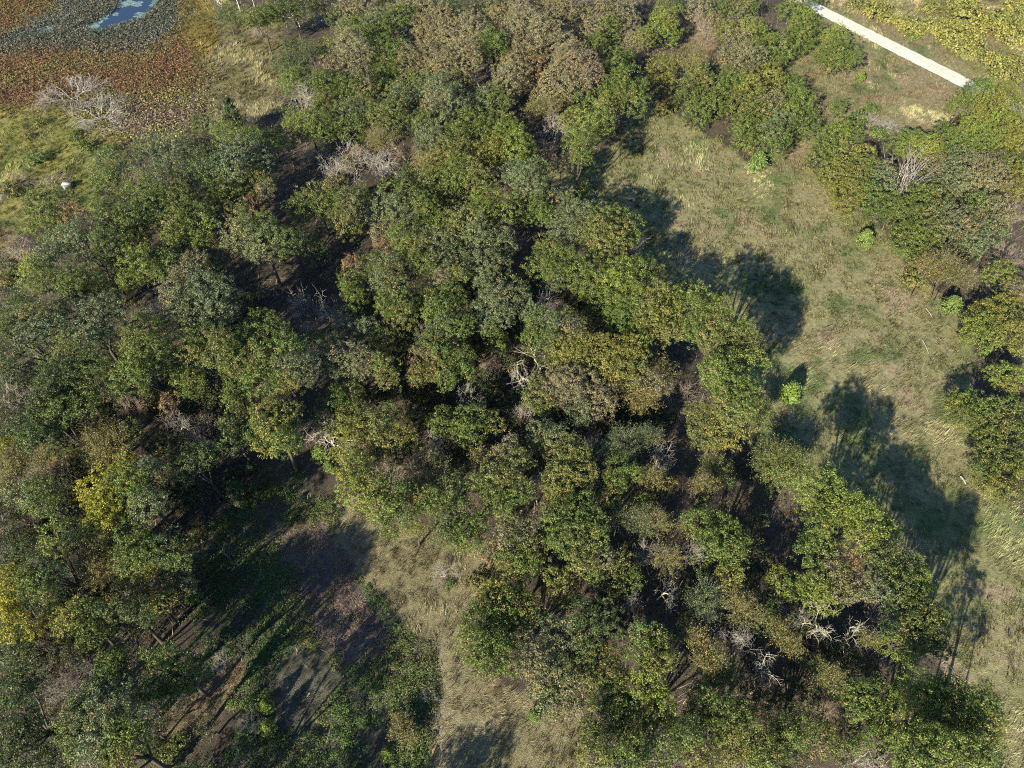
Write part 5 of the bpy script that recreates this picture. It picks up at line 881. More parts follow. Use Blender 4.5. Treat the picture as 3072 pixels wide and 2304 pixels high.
["small round-crowned bright green tree beside the pair of dead white oaks",48.23,39.01,10.49,[[48.23,39.01,9.21,1.63,"V"]]],
["shaded round-crowned dim low tree between clearing and meadow near an olive-green one",31.92,40.38,5.25,[[31.92,40.38,4.02,1.63,"d"]]],
["small round-crowned brown-flecked green tree in the middle of the wood",-14.69,59.72,6.49,[[-14.69,59.72,4.77,1.62,"B"]]],
["small two-lobed yellowish-green tree by the weedy end of the small clearing",-43.93,30.63,9.32,[[-43.07,30.4,7.5,1.61,"Y"],[-44.79,30.86,7.81,1.35,"Y"]]],
["shaded round-crowned dim low tree close to the golden-yellow tree near a dark green one",-68.42,39.55,4.74,[[-68.42,39.55,2.9,1.61,"d"]]],
["shaded round-crowned dim low tree in the wood between marsh and clearing",-89.5,87.65,5.27,[[-89.5,87.65,4.11,1.6,"d"]]],
["small round-crowned dark green tree beside the golden-yellow tree",-55.37,56.03,8.96,[[-55.37,56.03,7.7,1.6,"D"]]],
["small round-crowned russet-brown tree in the middle of the wood",-23.98,98.49,7.18,[[-23.98,98.49,5.79,1.6,"R"]]],
["shaded many-lobed dim low tree beside the silvery dead tree",31.65,20.59,4.86,[[33.33,21.53,3.1,1.6,"d"],[35.47,20.76,2.72,1.41,"d"],[31.71,19.75,3.38,1.4,"d"],[29.57,19.78,3.26,1.58,"d"],[28.19,21.11,2.69,1.59,"d"]]],
["shaded two-lobed dim low tree in the shaded wood beside the weedy clearing",-55.68,20.41,4.37,[[-56.59,21.08,2.81,1.59,"d"],[-54.77,19.74,3.44,1.4,"d"]]],
["shaded round-crowned dim low tree close to the silvery dead tree",33.26,37.08,5.26,[[33.26,37.08,4.02,1.59,"d"]]],
["small round-crowned dark green tree in the shaded wood beside the weedy clearing",-42.5,19.37,8.73,[[-42.5,19.37,7.18,1.56,"D"]]],
["shaded two-lobed dim low tree close to the silvery dead tree",31.26,33.58,4.48,[[30.54,34.68,3.13,1.56,"d"],[31.98,32.48,3.48,1.35,"d"]]],
["shaded round-crowned dim low tree in the middle of the wood",18.48,55.74,4.44,[[18.48,55.74,2.76,1.56,"d"]]],
["small round-crowned golden-yellow tree in the wood between marsh and clearing",-86.52,92.18,7.92,[[-86.52,92.18,6.58,1.56,"L"]]],
["shaded round-crowned dim low tree close to the silvery dead tree near an olive-green one",23.36,34.53,4.01,[[23.36,34.53,2.45,1.56,"d"]]],
["small round-crowned golden-yellow tree beside the golden-yellow tree",-54.87,51.22,8.2,[[-54.87,51.22,6.58,1.55,"L"]]],
["small round-crowned olive-green tree beside the pair of dead white oaks",47.21,24.75,6.86,[[47.21,24.75,5.54,1.54,"G"]]],
["small round-crowned olive-green tree close to the big white-limbed dead tree near a grey-green one",-32.51,75.96,6.45,[[-32.51,75.96,5.25,1.54,"G"]]],
["small two-lobed olive-green tree beside the silvery dead tree",35.34,15.92,7.0,[[34.63,16.6,5.95,1.53,"G"],[36.05,15.24,5.72,1.03,"B"]]],
["shaded four-lobed dim low tree in the shaded wood beside the weedy clearing",-52.1,15.23,5.06,[[-52.27,15.58,3.86,1.53,"d"],[-52.63,14.06,3.64,1.51,"d"],[-50.32,13.73,3.82,1.5,"d"],[-53.18,17.53,3.69,1.38,"d"]]],
["medium-sized four-lobed dark green tree by the weedy end of the small clearing",-45.08,28.05,12.08,[[-46.37,28.43,10.34,1.51,"D"],[-47.8,28.28,10.27,1.51,"D"],[-43.99,28.3,10.71,1.42,"D"],[-42.15,27.19,10.8,1.06,"D"]]],
["small two-lobed dark green tree beside the silvery dead tree",32.39,29.35,6.9,[[31.96,30.08,5.71,1.51,"D"],[32.83,28.63,5.49,1.41,"G"]]],
["shaded three-lobed dim low tree in the shaded wood beside the weedy clearing",-48.38,29.31,4.78,[[-47.64,30.03,3.66,1.51,"d"],[-47.64,28.56,3.4,1.31,"d"],[-49.85,29.33,3.41,1.5,"d"]]],
["small round-crowned brown-flecked green tree between clearing and meadow",21.15,48.07,6.77,[[21.15,48.07,5.54,1.51,"B"]]],
["shaded round-crowned dim low tree close to the silvery dead tree near an olive-green one",22.29,29.85,4.42,[[22.29,29.85,3.04,1.51,"d"]]],
["shaded round-crowned dim low tree beside the silvery dead tree near an olive-green one",35.36,25.39,4.97,[[35.36,25.39,3.36,1.46,"d"]]],
["shaded round-crowned dim low tree beside the silvery dead tree near a dark green one",29.95,24.86,4.84,[[29.95,24.86,3.29,1.46,"d"]]],
["small round-crowned olive-green tree beside the silvery dead tree",37.35,21.51,6.16,[[37.35,21.51,5.22,1.42,"G"]]],
["small round-crowned yellowish-green tree on the wood side of the meadow near an olive-green one",25.8,88.85,8.71,[[25.8,88.85,7.44,1.41,"Y"]]],
["small two-lobed olive-green tree on the wood side of the meadow",51.38,18.88,11.44,[[50.88,19.08,9.79,1.4,"G"],[51.87,18.68,10.13,1.24,"G"]]],
["shaded round-crowned dim low tree close to the golden-yellow tree near a dark green one",-65.19,36.15,4.6,[[-65.19,36.15,3.69,1.38,"d"]]],
["small round-crowned grey-green tree beside the pair of dead white oaks",46.97,34.87,6.1,[[46.97,34.87,4.74,1.38,"K"]]],
["shaded three-lobed dim low tree in the shaded wood beside the weedy clearing",-41.26,16.77,4.94,[[-42.12,16.96,3.3,1.37,"d"],[-40.75,18.05,3.56,1.21,"d"],[-40.92,15.31,3.62,1.18,"d"]]],
["shaded two-lobed dim low tree close to the silvery dead tree near an olive-green one",38.05,15.69,4.66,[[38.47,16.66,3.2,1.37,"d"],[37.64,14.72,3.4,1.35,"d"]]],
["small two-lobed olive-green tree beside the golden-yellow tree",-63.13,50.55,9.6,[[-63.58,51.84,8.06,1.35,"G"],[-62.69,49.25,8.58,1.23,"R"]]],
["shaded round-crowned dim low tree between clearing and meadow near an olive-green one",32.79,14.39,4.72,[[32.79,14.39,3.54,1.34,"d"]]],
["small round-crowned olive-green tree in the shaded wood beside the weedy clearing",-59.51,29.13,8.69,[[-59.51,29.13,7.86,1.33,"G"]]],
["small round-crowned yellowish-green tree in the shaded wood beside the weedy clearing",-56.41,29.46,8.48,[[-56.41,29.46,6.92,1.33,"Y"]]],
["small round-crowned dark green tree on the wood side of the meadow",49.7,12.78,10.84,[[49.7,12.78,9.77,1.33,"D"]]],
["small round-crowned khaki tree close to the silvery dead tree",25.19,13.5,6.32,[[25.19,13.5,5.27,1.33,"T"]]],
["small round-crowned russet-brown tree close to the golden-yellow tree",-52.0,60.96,8.14,[[-52.0,60.96,7.05,1.31,"R"]]],
["shaded round-crowned dim low tree beside the silvery dead tree near a dark green one",31.62,28.31,5.01,[[31.62,28.31,4.17,1.31,"d"]]],
["small round-crowned dark green tree close to the wide feathery tree",30.48,47.98,6.69,[[30.48,47.98,5.68,1.31,"D"]]],
["small two-lobed brown-flecked green tree close to the pale dead tree in the wood",-2.67,58.48,7.45,[[-2.43,57.7,6.06,1.28,"B"],[-2.91,59.27,6.62,0.97,"B"]]],
["small round-crowned tan-tinged grey-green tree close to the lone cedar in the small clearing",5.47,29.92,6.54,[[5.47,29.92,5.07,1.24,"U"]]],
["small round-crowned khaki tree close to the golden-yellow tree",-58.0,63.76,8.54,[[-58.0,63.76,7.22,1.23,"T"]]],
["small round-crowned olive-green tree close to the silvery dead tree near a dim understory one",24.5,36.52,6.38,[[24.5,36.52,5.31,1.21,"G"]]],
["small round-crowned olive-green tree close to the silvery dead tree near a dim understory one",38.68,14.94,6.6,[[38.68,14.94,5.74,1.19,"G"]]],
["small round-crowned golden-yellow tree in the shaded wood beside the weedy clearing",-57.2,27.06,8.07,[[-57.2,27.06,7.39,1.14,"L"]]],
["small round-crowned grey-green tree along the tan grass of the small clearing",-3.8,38.68,6.26,[[-3.8,38.68,5.3,1.13,"K"]]],
["shaded round-crowned dim low tree beside the pair of dead white oaks",43.36,27.72,4.49,[[43.36,27.72,3.65,1.12,"d"]]],
["small round-crowned grey-green tree by the weedy end of the small clearing",-40.24,32.81,8.65,[[-40.24,32.81,7.33,1.09,"K"]]],
["shaded round-crowned dim low tree by the weedy end of the small clearing",-35.0,17.29,4.98,[[-35.0,17.29,4.08,1.03,"d"]]],
["small round-crowned golden-yellow tree by the weedy end of the small clearing",-45.24,34.46,8.34,[[-45.24,34.46,7.71,1.02,"L"]]],
["small round-crowned bright green tree along the tan grass of the small clearing",-13.09,41.53,5.82,[[-13.09,41.53,4.94,0.96,"V"]]]]
OTHER = [
["dead_tree","big low sprawling bare grey tree beside the bare grey trees in the marsh","dead tree","Q",-108.97,160.22,[[-108.97,160.22,3.13,7.55]]],
["dead_tree","big low sprawling bare grey tree in the marsh","dead tree","Q",-98.5,151.28,[[-98.5,151.28,3.02,7.3]]],
["bare_thicket","brown mass of fine bare twigs at the edge of the marsh","dead shrub","Z",-68.67,192.59,[[-68.67,192.59,1.95,3.82]]],
["dead_tree","slim pale dead snag at the edge of the marsh","dead tree","P",-84.33,207.92,[[-84.33,207.92,2.75,2.67]]],
["dead_tree","slim pale dead snag at the edge of the marsh","dead tree","P",-78.97,207.48,[[-78.97,207.48,2.51,2.44]]],
["dead_tree","slim pale dead snag at the edge of the marsh","dead tree","P",-74.33,206.94,[[-74.33,206.94,2.74,2.66]]],
["dead_tree","slim pale dead snag at the edge of the marsh","dead tree","P",-59.85,198.39,[[-59.85,198.39,2.67,2.59]]],
["dead_tree","big bare grey dead tree at the edge of the marsh","dead tree","X",-48.56,150.69,[[-48.56,150.69,6.8,4.29]]],
["bare_thicket","brown mass of fine bare twigs at the edge of the marsh","dead shrub","Z",-51.69,165.25,[[-51.69,165.25,3.6,3.07]]],
["cedar_tree","tall dark cedar at the edge of the marsh","cedar","N",-63.44,143.58,[[-63.44,143.58,4.44,2.64]]],
["bare_thicket","brown mass of fine bare twigs at the edge of the marsh","dead shrub","Z",-80.74,124.74,[[-80.74,124.74,3.6,2.62]]],
["bare_thicket","big brown mass of fine bare twigs in the middle of the wood","dead shrub","Z",-41.53,132.67,[[-41.53,132.67,3.6,5.07]]],
["dead_tree","bare grey dead tree in the middle of the wood","dead tree","X",-37.14,122.25,[[-37.14,122.25,6.8,2.86]]],
["bare_thicket","brown mass of fine bare twigs at the edge of the marsh","dead shrub","Z",-107.49,124.49,[[-107.49,124.49,1.85,3.63]]],
["bare_thicket","brown mass of fine bare twigs beside the small white box hide","dead shrub","Z",-99.04,125.75,[[-99.04,125.75,1.35,2.66]]],
["dead_tree","bare grey dead tree at the edge of the marsh","dead tree","X",-107.58,119.78,[[-107.58,119.78,1.38,1.95]]],
["dead_tree","bare grey dead tree in the wood between marsh and clearing","dead tree","X",-91.27,96.88,[[-91.27,96.88,6.8,3.11]]],
["shrub","low yellowish shrub at the edge of the marsh","shrub","h",-107.0,122.36,[[-107.0,122.36,1.05,2.3]]],
["shrub","small low yellowish shrub in the marsh","shrub","h",-112.05,148.45,[[-112.05,148.45,0.75,1.64]]],
["shrub","small low green shrub in the marsh","shrub","H",-101.62,143.29,[[-101.62,143.29,0.73,1.61]]],
["shrub","low green shrub in the marsh","shrub","H",-105.93,134.36,[[-105.93,134.36,0.94,2.07]]],
["shrub","small low yellowish shrub in the marsh","shrub","h",-112.19,142.79,[[-112.19,142.79,0.65,1.43]]],
["shrub","small low green shrub in the marsh","shrub","H",-97.0,138.81,[[-97.0,138.81,0.8,1.76]]],
["shrub","low green shrub at the edge of the marsh","shrub","H",-91.39,136.14,[[-91.39,136.14,0.95,2.09]]],
["bare_thicket","brown mass of fine bare twigs in the far wood behind the meadow","dead shrub","Z",17.61,188.1,[[17.61,188.1,3.6,3.32]]],
["feathery_tree","thin twiggy khaki tree in the middle of the wood","tree","W",-28.12,130.67,[[-28.12,130.67,7.5,3.61]]],
["feathery_tree","thin twiggy khaki tree in the middle of the wood","tree","W",-17.26,121.75,[[-17.26,121.75,7.5,3.0]]],
["bare_thicket","brown mass of fine bare twigs in the middle of the wood","dead shrub","Z",-22.92,133.26,[[-22.92,133.26,3.6,3.73]]],
["dead_tree","big bare grey dead tree in the middle of the wood","dead tree","X",-28.19,124.97,[[-28.19,124.97,6.8,4.18]]],
["dead_tree","bare grey dead tree in the middle of the wood","dead tree","X",-34.15,128.33,[[-34.15,128.33,6.8,3.59]]],
["dead_tree","slim pale dead snag in the far wood behind the meadow","dead tree","P",-7.86,164.49,[[-7.86,164.49,3.99,3.82]]],
["bare_thicket","brown mass of fine bare twigs on the wood side of the meadow","dead shrub","Z",7.63,134.45,[[7.63,134.45,3.6,3.75]]],
["dead_tree","bare grey dead tree on the wood side of the meadow","dead tree","X",8.99,138.38,[[8.99,138.38,6.8,3.74]]],
["feathery_tree","thin twiggy khaki tree in the far wood behind the meadow","tree","W",6.54,143.17,[[8.1,143.49,7.5,2.94],[4.97,142.85,7.5,2.25]]],
["bare_thicket","brown mass of fine bare twigs in the far wood behind the meadow","dead shrub","Z",11.78,150.95,[[11.78,150.95,3.6,3.09]]],
["bare_thicket","brown mass of fine bare twigs in the middle of the wood","dead shrub","Z",-3.71,119.37,[[-3.71,119.37,3.6,2.72]]],
["young_tree","slim bright young tree on the wood side of the meadow","tree","t",14.64,119.68,[[14.64,119.68,2.23,2.42]]],
["young_tree","small slim bright young tree on the wood side of the meadow","tree","t",14.14,123.56,[[14.14,123.56,1.35,1.48]]],
["dead_tree","bare grey dead tree on the wood side of the meadow","dead tree","X",22.35,98.6,[[22.35,98.6,6.8,2.14]]],
["shrub","low yellowish shrub on the wood side of the meadow","shrub","h",36.64,153.68,[[36.64,153.68,0.85,1.86]]],
["shrub","small low yellowish shrub on the wood side of the meadow","shrub","h",38.67,154.66,[[38.67,154.66,0.68,1.5]]],
["shrub","small low yellowish shrub on the wood side of the meadow","shrub","h",27.96,135.62,[[27.96,135.62,0.5,1.11]]],
["bare_thicket","brown mass of fine bare twigs in the middle of the wood","dead shrub","Z",-34.11,133.26,[[-34.11,133.26,3.6,2.03]]],
["shrub","low yellowish shrub in the middle of the wood","shrub","h",-36.31,131.22,[[-36.31,131.22,1.09,2.38]]],
["bare_thicket","brown mass of fine bare twigs in the far wood behind the meadow","dead shrub","Z",52.89,197.21,[[52.89,197.21,3.6,3.0]]],
["bare_thicket","brown mass of fine bare twigs in the far wood behind the meadow","dead shrub","Z",53.72,189.88,[[53.72,189.88,3.6,3.55]]],
["feathery_tree","thin twiggy khaki tree in the far wood behind the meadow","tree","W",43.41,162.18,[[43.41,162.18,7.5,3.16]]],
["cedar_tree","pale bushy cedar at the upper end of the meadow","cedar","c",53.54,129.49,[[53.54,129.49,2.64,2.85]]],
["shrub","low yellowish shrub beside the pale bushy cedar","shrub","h",54.28,138.56,[[54.28,138.56,0.96,2.11]]],
["shrub","small low yellowish shrub on the road side of the meadow","shrub","h",48.09,142.41,[[48.09,142.41,0.48,1.07]]],
["cedar_tree","tiny dark cedar in the dry field beside the road","cedar","c",88.13,167.72,[[88.13,167.72,1.5,1.64]]],
["shrub","low green shrub in the dry field by the road","shrub","H",82.06,149.08,[[82.06,149.08,1.17,2.56]]],
["shrub","small low green shrub in the dry field by the road","shrub","H",87.28,154.52,[[87.28,154.52,0.76,1.68]]],
["dead_tree","bare grey dead tree in the dry field by the road","dead tree","X",83.75,147.56,[[83.75,147.56,2.07,2.89]]],
["dead_tree","bare grey dead tree in the dry field by the road","dead tree","X",87.04,145.83,[[87.04,145.83,2.32,3.23]]],
["shrub","low green shrub in the dry field by the road","shrub","H",85.41,143.53,[[85.41,143.53,0.98,2.15]]],
["dead_tree","wide fan of bare grey stems rising out of the grove","dead tree","F",82.91,122.68,[[82.91,122.68,4.27,4.52]]],
["bare_thicket","brown mass of fine bare twigs in the dry field by the road","dead shrub","Z",108.74,149.61,[[108.74,149.61,3.6,3.26]]],
["bare_thicket","brown mass of fine bare twigs on the road side of the meadow","dead shrub","Z",81.46,99.73,[[81.46,99.73,3.6,2.49]]],
["bare_thicket","brown mass of fine bare twigs in the grove across the meadow","dead shrub","Z",101.33,113.25,[[101.33,113.25,3.6,2.96]]],
["bare_thicket","brown mass of fine bare twigs in the grove across the meadow","dead shrub","Z",94.62,99.73,[[94.62,99.73,3.6,2.78]]],
["bare_thicket","brown mass of fine bare twigs close to the fan of bare grey stems","dead shrub","Z",90.67,119.37,[[90.67,119.37,3.6,1.92]]],
["cedar_tree","lone small cedar with dark top on the meadow rim","cedar","c",69.09,104.74,[[69.09,104.74,2.0,2.18]]],
["shrub","small low yellowish shrub on the road side of the meadow","shrub","h",47.87,118.55,[[47.87,118.55,0.35,0.78]]],
["shrub","vine-covered yellow-green shrub beside the white gravel road","shrub","y",104.6,205.13,[[104.6,205.13,1.83,3.98]]],
["shrub","vine-covered yellow-green shrub beside the white gravel road","shrub","y",106.81,201.73,[[106.81,201.73,1.2,2.63]]],
["shrub","vine-covered yellow-green shrub beside the white gravel road","shrub","y",110.37,193.66,[[110.37,193.66,1.46,3.2]]],
["shrub","vine-covered yellow-green shrub beside the white gravel road","shrub","y",115.6,197.04,[[115.6,197.04,1.18,2.59]]],
["shrub","big vine-covered yellow-green shrub beside the white gravel road","shrub","y",121.52,188.44,[[121.52,188.44,2.22,4.81]]],
["shrub","big vine-covered yellow-green shrub in the scrub beyond the gravel road","shrub","y",128.68,200.62,[[128.68,200.62,2.11,4.57]]],
["shrub","big vine-covered yellow-green shrub in the scrub beyond the gravel road","shrub","y",131.89,194.61,[[131.89,194.61,1.87,4.06]]],
["shrub","big vine-covered yellow-green shrub in the scrub beyond the gravel road","shrub","y",137.16,197.38,[[137.16,197.38,2.29,4.95]]],
["shrub","vine-covered yellow-green shrub in the scrub beyond the gravel road","shrub","y",136.73,190.14,[[136.73,190.14,1.84,4.0]]],
["shrub","vine-covered yellow-green shrub beside the white gravel road","shrub","y",121.5,182.62,[[121.5,182.62,1.7,3.7]]],
["shrub","vine-covered yellow-green shrub in the scrub beyond the gravel road","shrub","y",131.25,209.54,[[131.25,209.54,1.64,3.59]]],
["shrub","vine-covered yellow-green shrub beside the white gravel road","shrub","y",126.78,175.64,[[126.78,175.64,1.47,3.21]]],
["shrub","low yellowish shrub beside the white gravel road","shrub","h",126.32,170.4,[[126.32,170.4,1.72,3.74]]],
["shrub","low yellowish shrub beside the white gravel road","shrub","h",127.14,179.36,[[127.14,179.36,0.83,1.84]]],
["shrub","vine-covered yellow-green shrub in the scrub beyond the gravel road","shrub","y",145.77,207.8,[[145.77,207.8,1.53,3.35]]],
["shrub","small low green shrub beside the white gravel road","shrub","H",110.62,191.1,[[110.62,191.1,0.77,1.7]]],
["shrub","vine-covered yellow-green shrub in the scrub beyond the gravel road","shrub","y",132.01,176.18,[[132.01,176.18,1.19,2.62]]],
["shrub","vine-covered yellow-green shrub in the scrub beyond the gravel road","shrub","y",119.71,193.92,[[119.71,193.92,1.76,3.84]]],
["shrub","vine-covered yellow-green shrub in the scrub beyond the gravel road","shrub","y",121.19,208.52,[[121.19,208.52,1.23,2.69]]],
["shrub","vine-covered yellow-green shrub beside the white gravel road","shrub","y",110.22,200.06,[[110.22,200.06,1.09,2.4]]],
["shrub","low yellowish shrub beside the white gravel road","shrub","h",100.45,209.52,[[100.45,209.52,1.23,2.7]]],
["bare_thicket","brown mass of fine bare twigs close to the golden-yellow tree","dead shrub","Z",-60.53,64.4,[[-60.53,64.4,3.6,2.07]]],
["bare_thicket","brown mass of fine bare twigs in the shaded wood beside the weedy clearing","dead shrub","Z",-77.35,62.3,[[-77.35,62.3,3.6,2.04]]],
["dead_tree","bare grey dead tree in the shaded wood beside the weedy clearing","dead tree","X",-76.65,63.79,[[-76.65,63.79,6.8,2.6]]],
["feathery_tree","thin twiggy khaki tree beside the golden-yellow tree","tree","W",-60.25,55.64,[[-60.63,57.26,7.5,2.49],[-59.87,54.02,7.5,2.66]]],
["feathery_tree","thin twiggy khaki tree beside the golden-yellow tree","tree","W",-57.49,52.98,[[-56.86,54.29,7.5,2.45],[-58.12,51.68,7.5,2.3]]],
["bare_thicket","brown mass of fine bare twigs in the shaded wood beside the weedy clearing","dead shrub","Z",-47.77,59.68,[[-47.77,59.68,3.6,3.55]]],
["dead_tree","bare grey dead tree close to the golden-yellow tree","dead tree","X",-50.59,58.3,[[-50.59,58.3,6.8,2.06]]],
["dead_tree","small bare grey dead tree in the shaded wood beside the weedy clearing","dead tree","X",-44.64,55.02,[[-44.64,55.02,6.8,1.57]]],
["bare_thicket","small brown mass of fine bare twigs beside the golden-yellow tree","dead shrub","Z",-66.31,56.3,[[-66.31,56.3,3.6,1.74]]],
["dead_tree","bare grey dead tree in the middle of the wood","dead tree","X",-38.15,85.67,[[-38.15,85.67,6.8,2.54]]],
["dead_tree","bare grey dead tree in the middle of the wood","dead tree","X",-31.06,81.58,[[-31.06,81.58,6.8,3.01]]],
["dead_tree","bare grey dead tree in the middle of the wood","dead tree","X",-33.49,76.27,[[-33.49,76.27,6.8,2.16]]],
["dead_tree","small bare grey dead tree in the wood between marsh and clearing","dead tree","X",-60.44,82.67,[[-60.44,82.67,6.8,1.71]]],
["dead_tree","small bare grey dead tree in the wood between marsh and clearing","dead tree","X",-86.64,83.04,[[-86.64,83.04,6.8,1.71]]],
["cedar_tree","small dark shaded cedar by the weedy end of the small clearing","cedar","n",-38.17,56.88,[[-38.17,56.88,1.85,1.65]]],
["cedar_tree","small dark shaded cedar by the weedy end of the small clearing","cedar","n",-41.84,51.76,[[-41.84,51.76,1.8,1.6]]],
["cedar_tree","dark shaded cedar by the weedy end of the small clearing","cedar","n",-40.19,49.22,[[-40.19,49.22,2.15,1.91]]],
["cedar_tree","small dark shaded cedar by the weedy end of the small clearing","cedar","n",-39.17,53.39,[[-39.17,53.39,1.3,1.16]]],
["cedar_tree","small dark shaded cedar by the weedy end of the small clearing","cedar","n",-37.53,49.58,[[-37.53,49.58,1.52,1.36]]],
["cedar_tree","small dark shaded cedar by the weedy end of the small clearing","cedar","n",-39.31,47.56,[[-39.31,47.56,1.5,1.34]]],
["dead_tree","dead oak with thick crooked white limbs by the clearing","dead tree","S",-27.44,56.92,[[-27.44,56.92,6.8,3.63]]],
["cedar_tree","small pale green cedar beside the big white-limbed dead tree","cedar","c",-29.06,55.85,[[-29.06,55.85,1.72,1.88]]],
["cedar_tree","small pale green cedar beside the big white-limbed dead tree","cedar","c",-27.35,53.4,[[-27.35,53.4,1.27,1.39]]],
["feathery_tree","thin twiggy khaki tree beside the golden-yellow tree","tree","W",-69.82,49.17,[[-69.46,49.65,7.5,2.27],[-70.89,50.91,7.5,2.07],[-69.1,46.95,7.5,1.7]]],
["feathery_tree","thin twiggy khaki tree beside the golden-yellow tree","tree","W",-65.78,51.17,[[-65.78,51.17,7.5,2.07]]],
["bare_thicket","brown mass of fine bare twigs in the shaded wood beside the weedy clearing","dead shrub","Z",-70.25,52.52,[[-70.25,52.52,3.6,1.81]]],
["shrub","small low yellowish shrub close to the golden-yellow tree","shrub","h",-57.85,64.41,[[-57.85,64.41,0.68,1.49]]],
["shrub","small low yellowish shrub in the wood between marsh and clearing","shrub","h",-94.99,97.14,[[-94.99,97.14,0.53,1.18]]],
["shrub","small low yellowish shrub in the wood between marsh and clearing","shrub","h",-95.61,94.33,[[-95.61,94.33,0.79,1.74]]],
["feathery_tree","thin twiggy khaki tree in the middle of the wood","tree","W",19.26,62.52,[[18.64,63.25,7.5,3.05],[19.87,61.78,7.5,2.56]]],
["feathery_tree","thin twiggy khaki tree in the middle of the wood","tree","W",22.68,67.18,[[22.68,67.18,7.5,2.64]]],
["dead_tree","bare grey dead tree in the middle of the wood","dead tree","X",-14.35,75.93,[[-14.35,75.93,6.8,1.9]]],
["bare_thicket","brown mass of fine bare twigs beside the pale dead tree in the wood","dead shrub","Z",-0.41,74.68,[[-0.41,74.68,3.6,2.96]]],
["bare_thicket","brown mass of fine bare twigs beside the pale dead tree in the wood","dead shrub","Z",-2.69,72.0,[[-2.69,72.0,3.6,2.67]]],
["dead_tree","pale dead tree with spread limbs in a dark gap of the wood","dead tree","S",1.05,65.6,[[1.05,65.6,6.8,3.11]]],
["dead_tree","bare grey dead tree close to the pale dead tree in the wood","dead tree","X",-6.53,63.79,[[-6.53,63.79,6.8,2.25]]],
["dead_tree","small bare grey dead tree close to the pale dead tree in the wood","dead tree","X",1.48,59.99,[[1.48,59.99,6.8,1.5]]],
["dead_tree","slim pale dead snag beside the pale dead tree in the wood","dead tree","P",4.48,72.79,[[4.48,72.79,2.24,2.19]]],
["dead_tree","bare grey dead tree in the middle of the wood","dead tree","X",6.04,87.58,[[6.04,87.58,6.8,2.29]]],
["dead_tree","bare grey dead tree close to the pale dead tree in the wood","dead tree","X",5.1,82.67,[[5.1,82.67,6.8,1.97]]],
["bare_thicket","brown mass of fine bare twigs in the middle of the wood","dead shrub","Z",26.45,66.55,[[26.45,66.55,3.6,3.2]]],
["dead_tree","bare grey dead tree in the middle of the wood","dead tree","X",11.54,55.02,[[11.54,55.02,6.8,2.13]]],
["dead_tree","bare grey dead tree in the middle of the wood","dead tree","X",-11.32,54.48,[[-11.32,54.48,6.8,2.91]]],
["dead_tree","bare grey dead tree in the middle of the wood","dead tree","X",3.73,47.84,[[3.73,47.84,6.8,2.04]]],
["dead_tree","small bare grey dead tree between clearing and meadow","dead tree","X",12.99,50.83,[[12.99,50.83,6.8,1.42]]],
["dead_tree","bare grey dead tree between clearing and meadow","dead tree","X",20.78,51.86,[[20.78,51.86,6.8,2.42]]],
["feathery_tree","thin twiggy khaki tree along the tan grass of the small clearing","tree","W",-19.22,52.19,[[-19.22,52.19,7.5,1.97]]],
["bare_thicket","brown mass of fine bare twigs along the tan grass of the small clearing","dead shrub","Z",-17.62,50.7,[[-17.62,50.7,3.6,2.92]]],
["feathery_tree","thin twiggy khaki tree along the tan grass of the small clearing","tree","W",-11.31,49.05,[[-11.84,50.41,7.5,2.6],[-10.78,47.68,7.5,2.13]]],
["feathery_tree","thin twiggy khaki tree along the tan grass of the small clearing","tree","W",-13.28,46.95,[[-13.28,46.95,7.5,2.23]]],
["bare_thicket","brown mass of fine bare twigs along the tan grass of the small clearing","dead shrub","Z",-12.98,51.48,[[-12.98,51.48,3.6,2.03]]],
["bare_thicket","brown mass of fine bare twigs in the middle of the wood","dead shrub","Z",-5.88,54.66,[[-5.88,54.66,3.6,2.64]]],
["feathery_tree","small thin twiggy khaki tree in the middle of the wood","tree","W",-2.96,50.91,[[-4.27,51.17,7.5,1.74],[-1.65,50.66,7.5,2.17]]],
["feathery_tree","thin twiggy khaki tree in the middle of the wood","tree","W",4.28,53.23,[[4.28,53.23,7.5,1.99]]],
["feathery_tree","thin grey-green twiggy tree between clearing and meadow","tree","k",15.43,52.81,[[16.09,54.29,7.5,2.67],[14.37,52.45,7.5,2.09],[15.83,51.68,7.5,2.08]]],
["feathery_tree","small thin grey-green twiggy tree between clearing and meadow","tree","k",16.35,50.41,[[16.35,50.41,7.5,1.41]]],
["feathery_tree","thin grey-green twiggy tree in the middle of the wood","tree","k",19.52,55.09,[[19.94,54.82,7.5,2.12],[19.11,55.36,7.5,1.45]]],
["feathery_tree","thin twiggy khaki tree between clearing and meadow","tree","W",19.14,48.41,[[19.14,48.41,7.5,1.93]]],
["feathery_tree","small airy light-green feathery tree beside the wide feathery tree","tree","w",38.44,60.72,[[38.82,61.88,5.0,1.78],[38.06,59.56,5.0,1.64]]],
["cedar_tree","lone rounded bright green cedar on the edge of the meadow","cedar","C",45.19,67.06,[[45.19,67.06,2.54,2.24]]],
["feathery_tree","airy light-green feathery tree beside the wide feathery tree","tree","w",38.9,51.68,[[39.27,52.98,5.0,3.37],[37.29,52.19,5.0,2.46],[41.41,51.67,5.0,2.57],[37.63,49.88,5.0,2.43]]],
["feathery_tree","airy light-green feathery tree beside the wide feathery tree","tree","w",39.78,49.63,[[39.78,49.63,5.0,1.98]]],
["feathery_tree","airy light-green feathery tree close to the wide feathery tree","tree","w",29.44,50.9,[[29.44,50.9,5.0,2.22]]],
["feathery_tree","small thin twiggy khaki tree between clearing and meadow","tree","W",26.43,46.95,[[26.43,46.95,7.5,1.7]]],
["feathery_tree","thin twiggy khaki tree on the road side of the meadow","tree","W",77.57,89.78,[[78.38,88.4,7.5,2.7],[76.76,91.17,7.5,3.28]]],
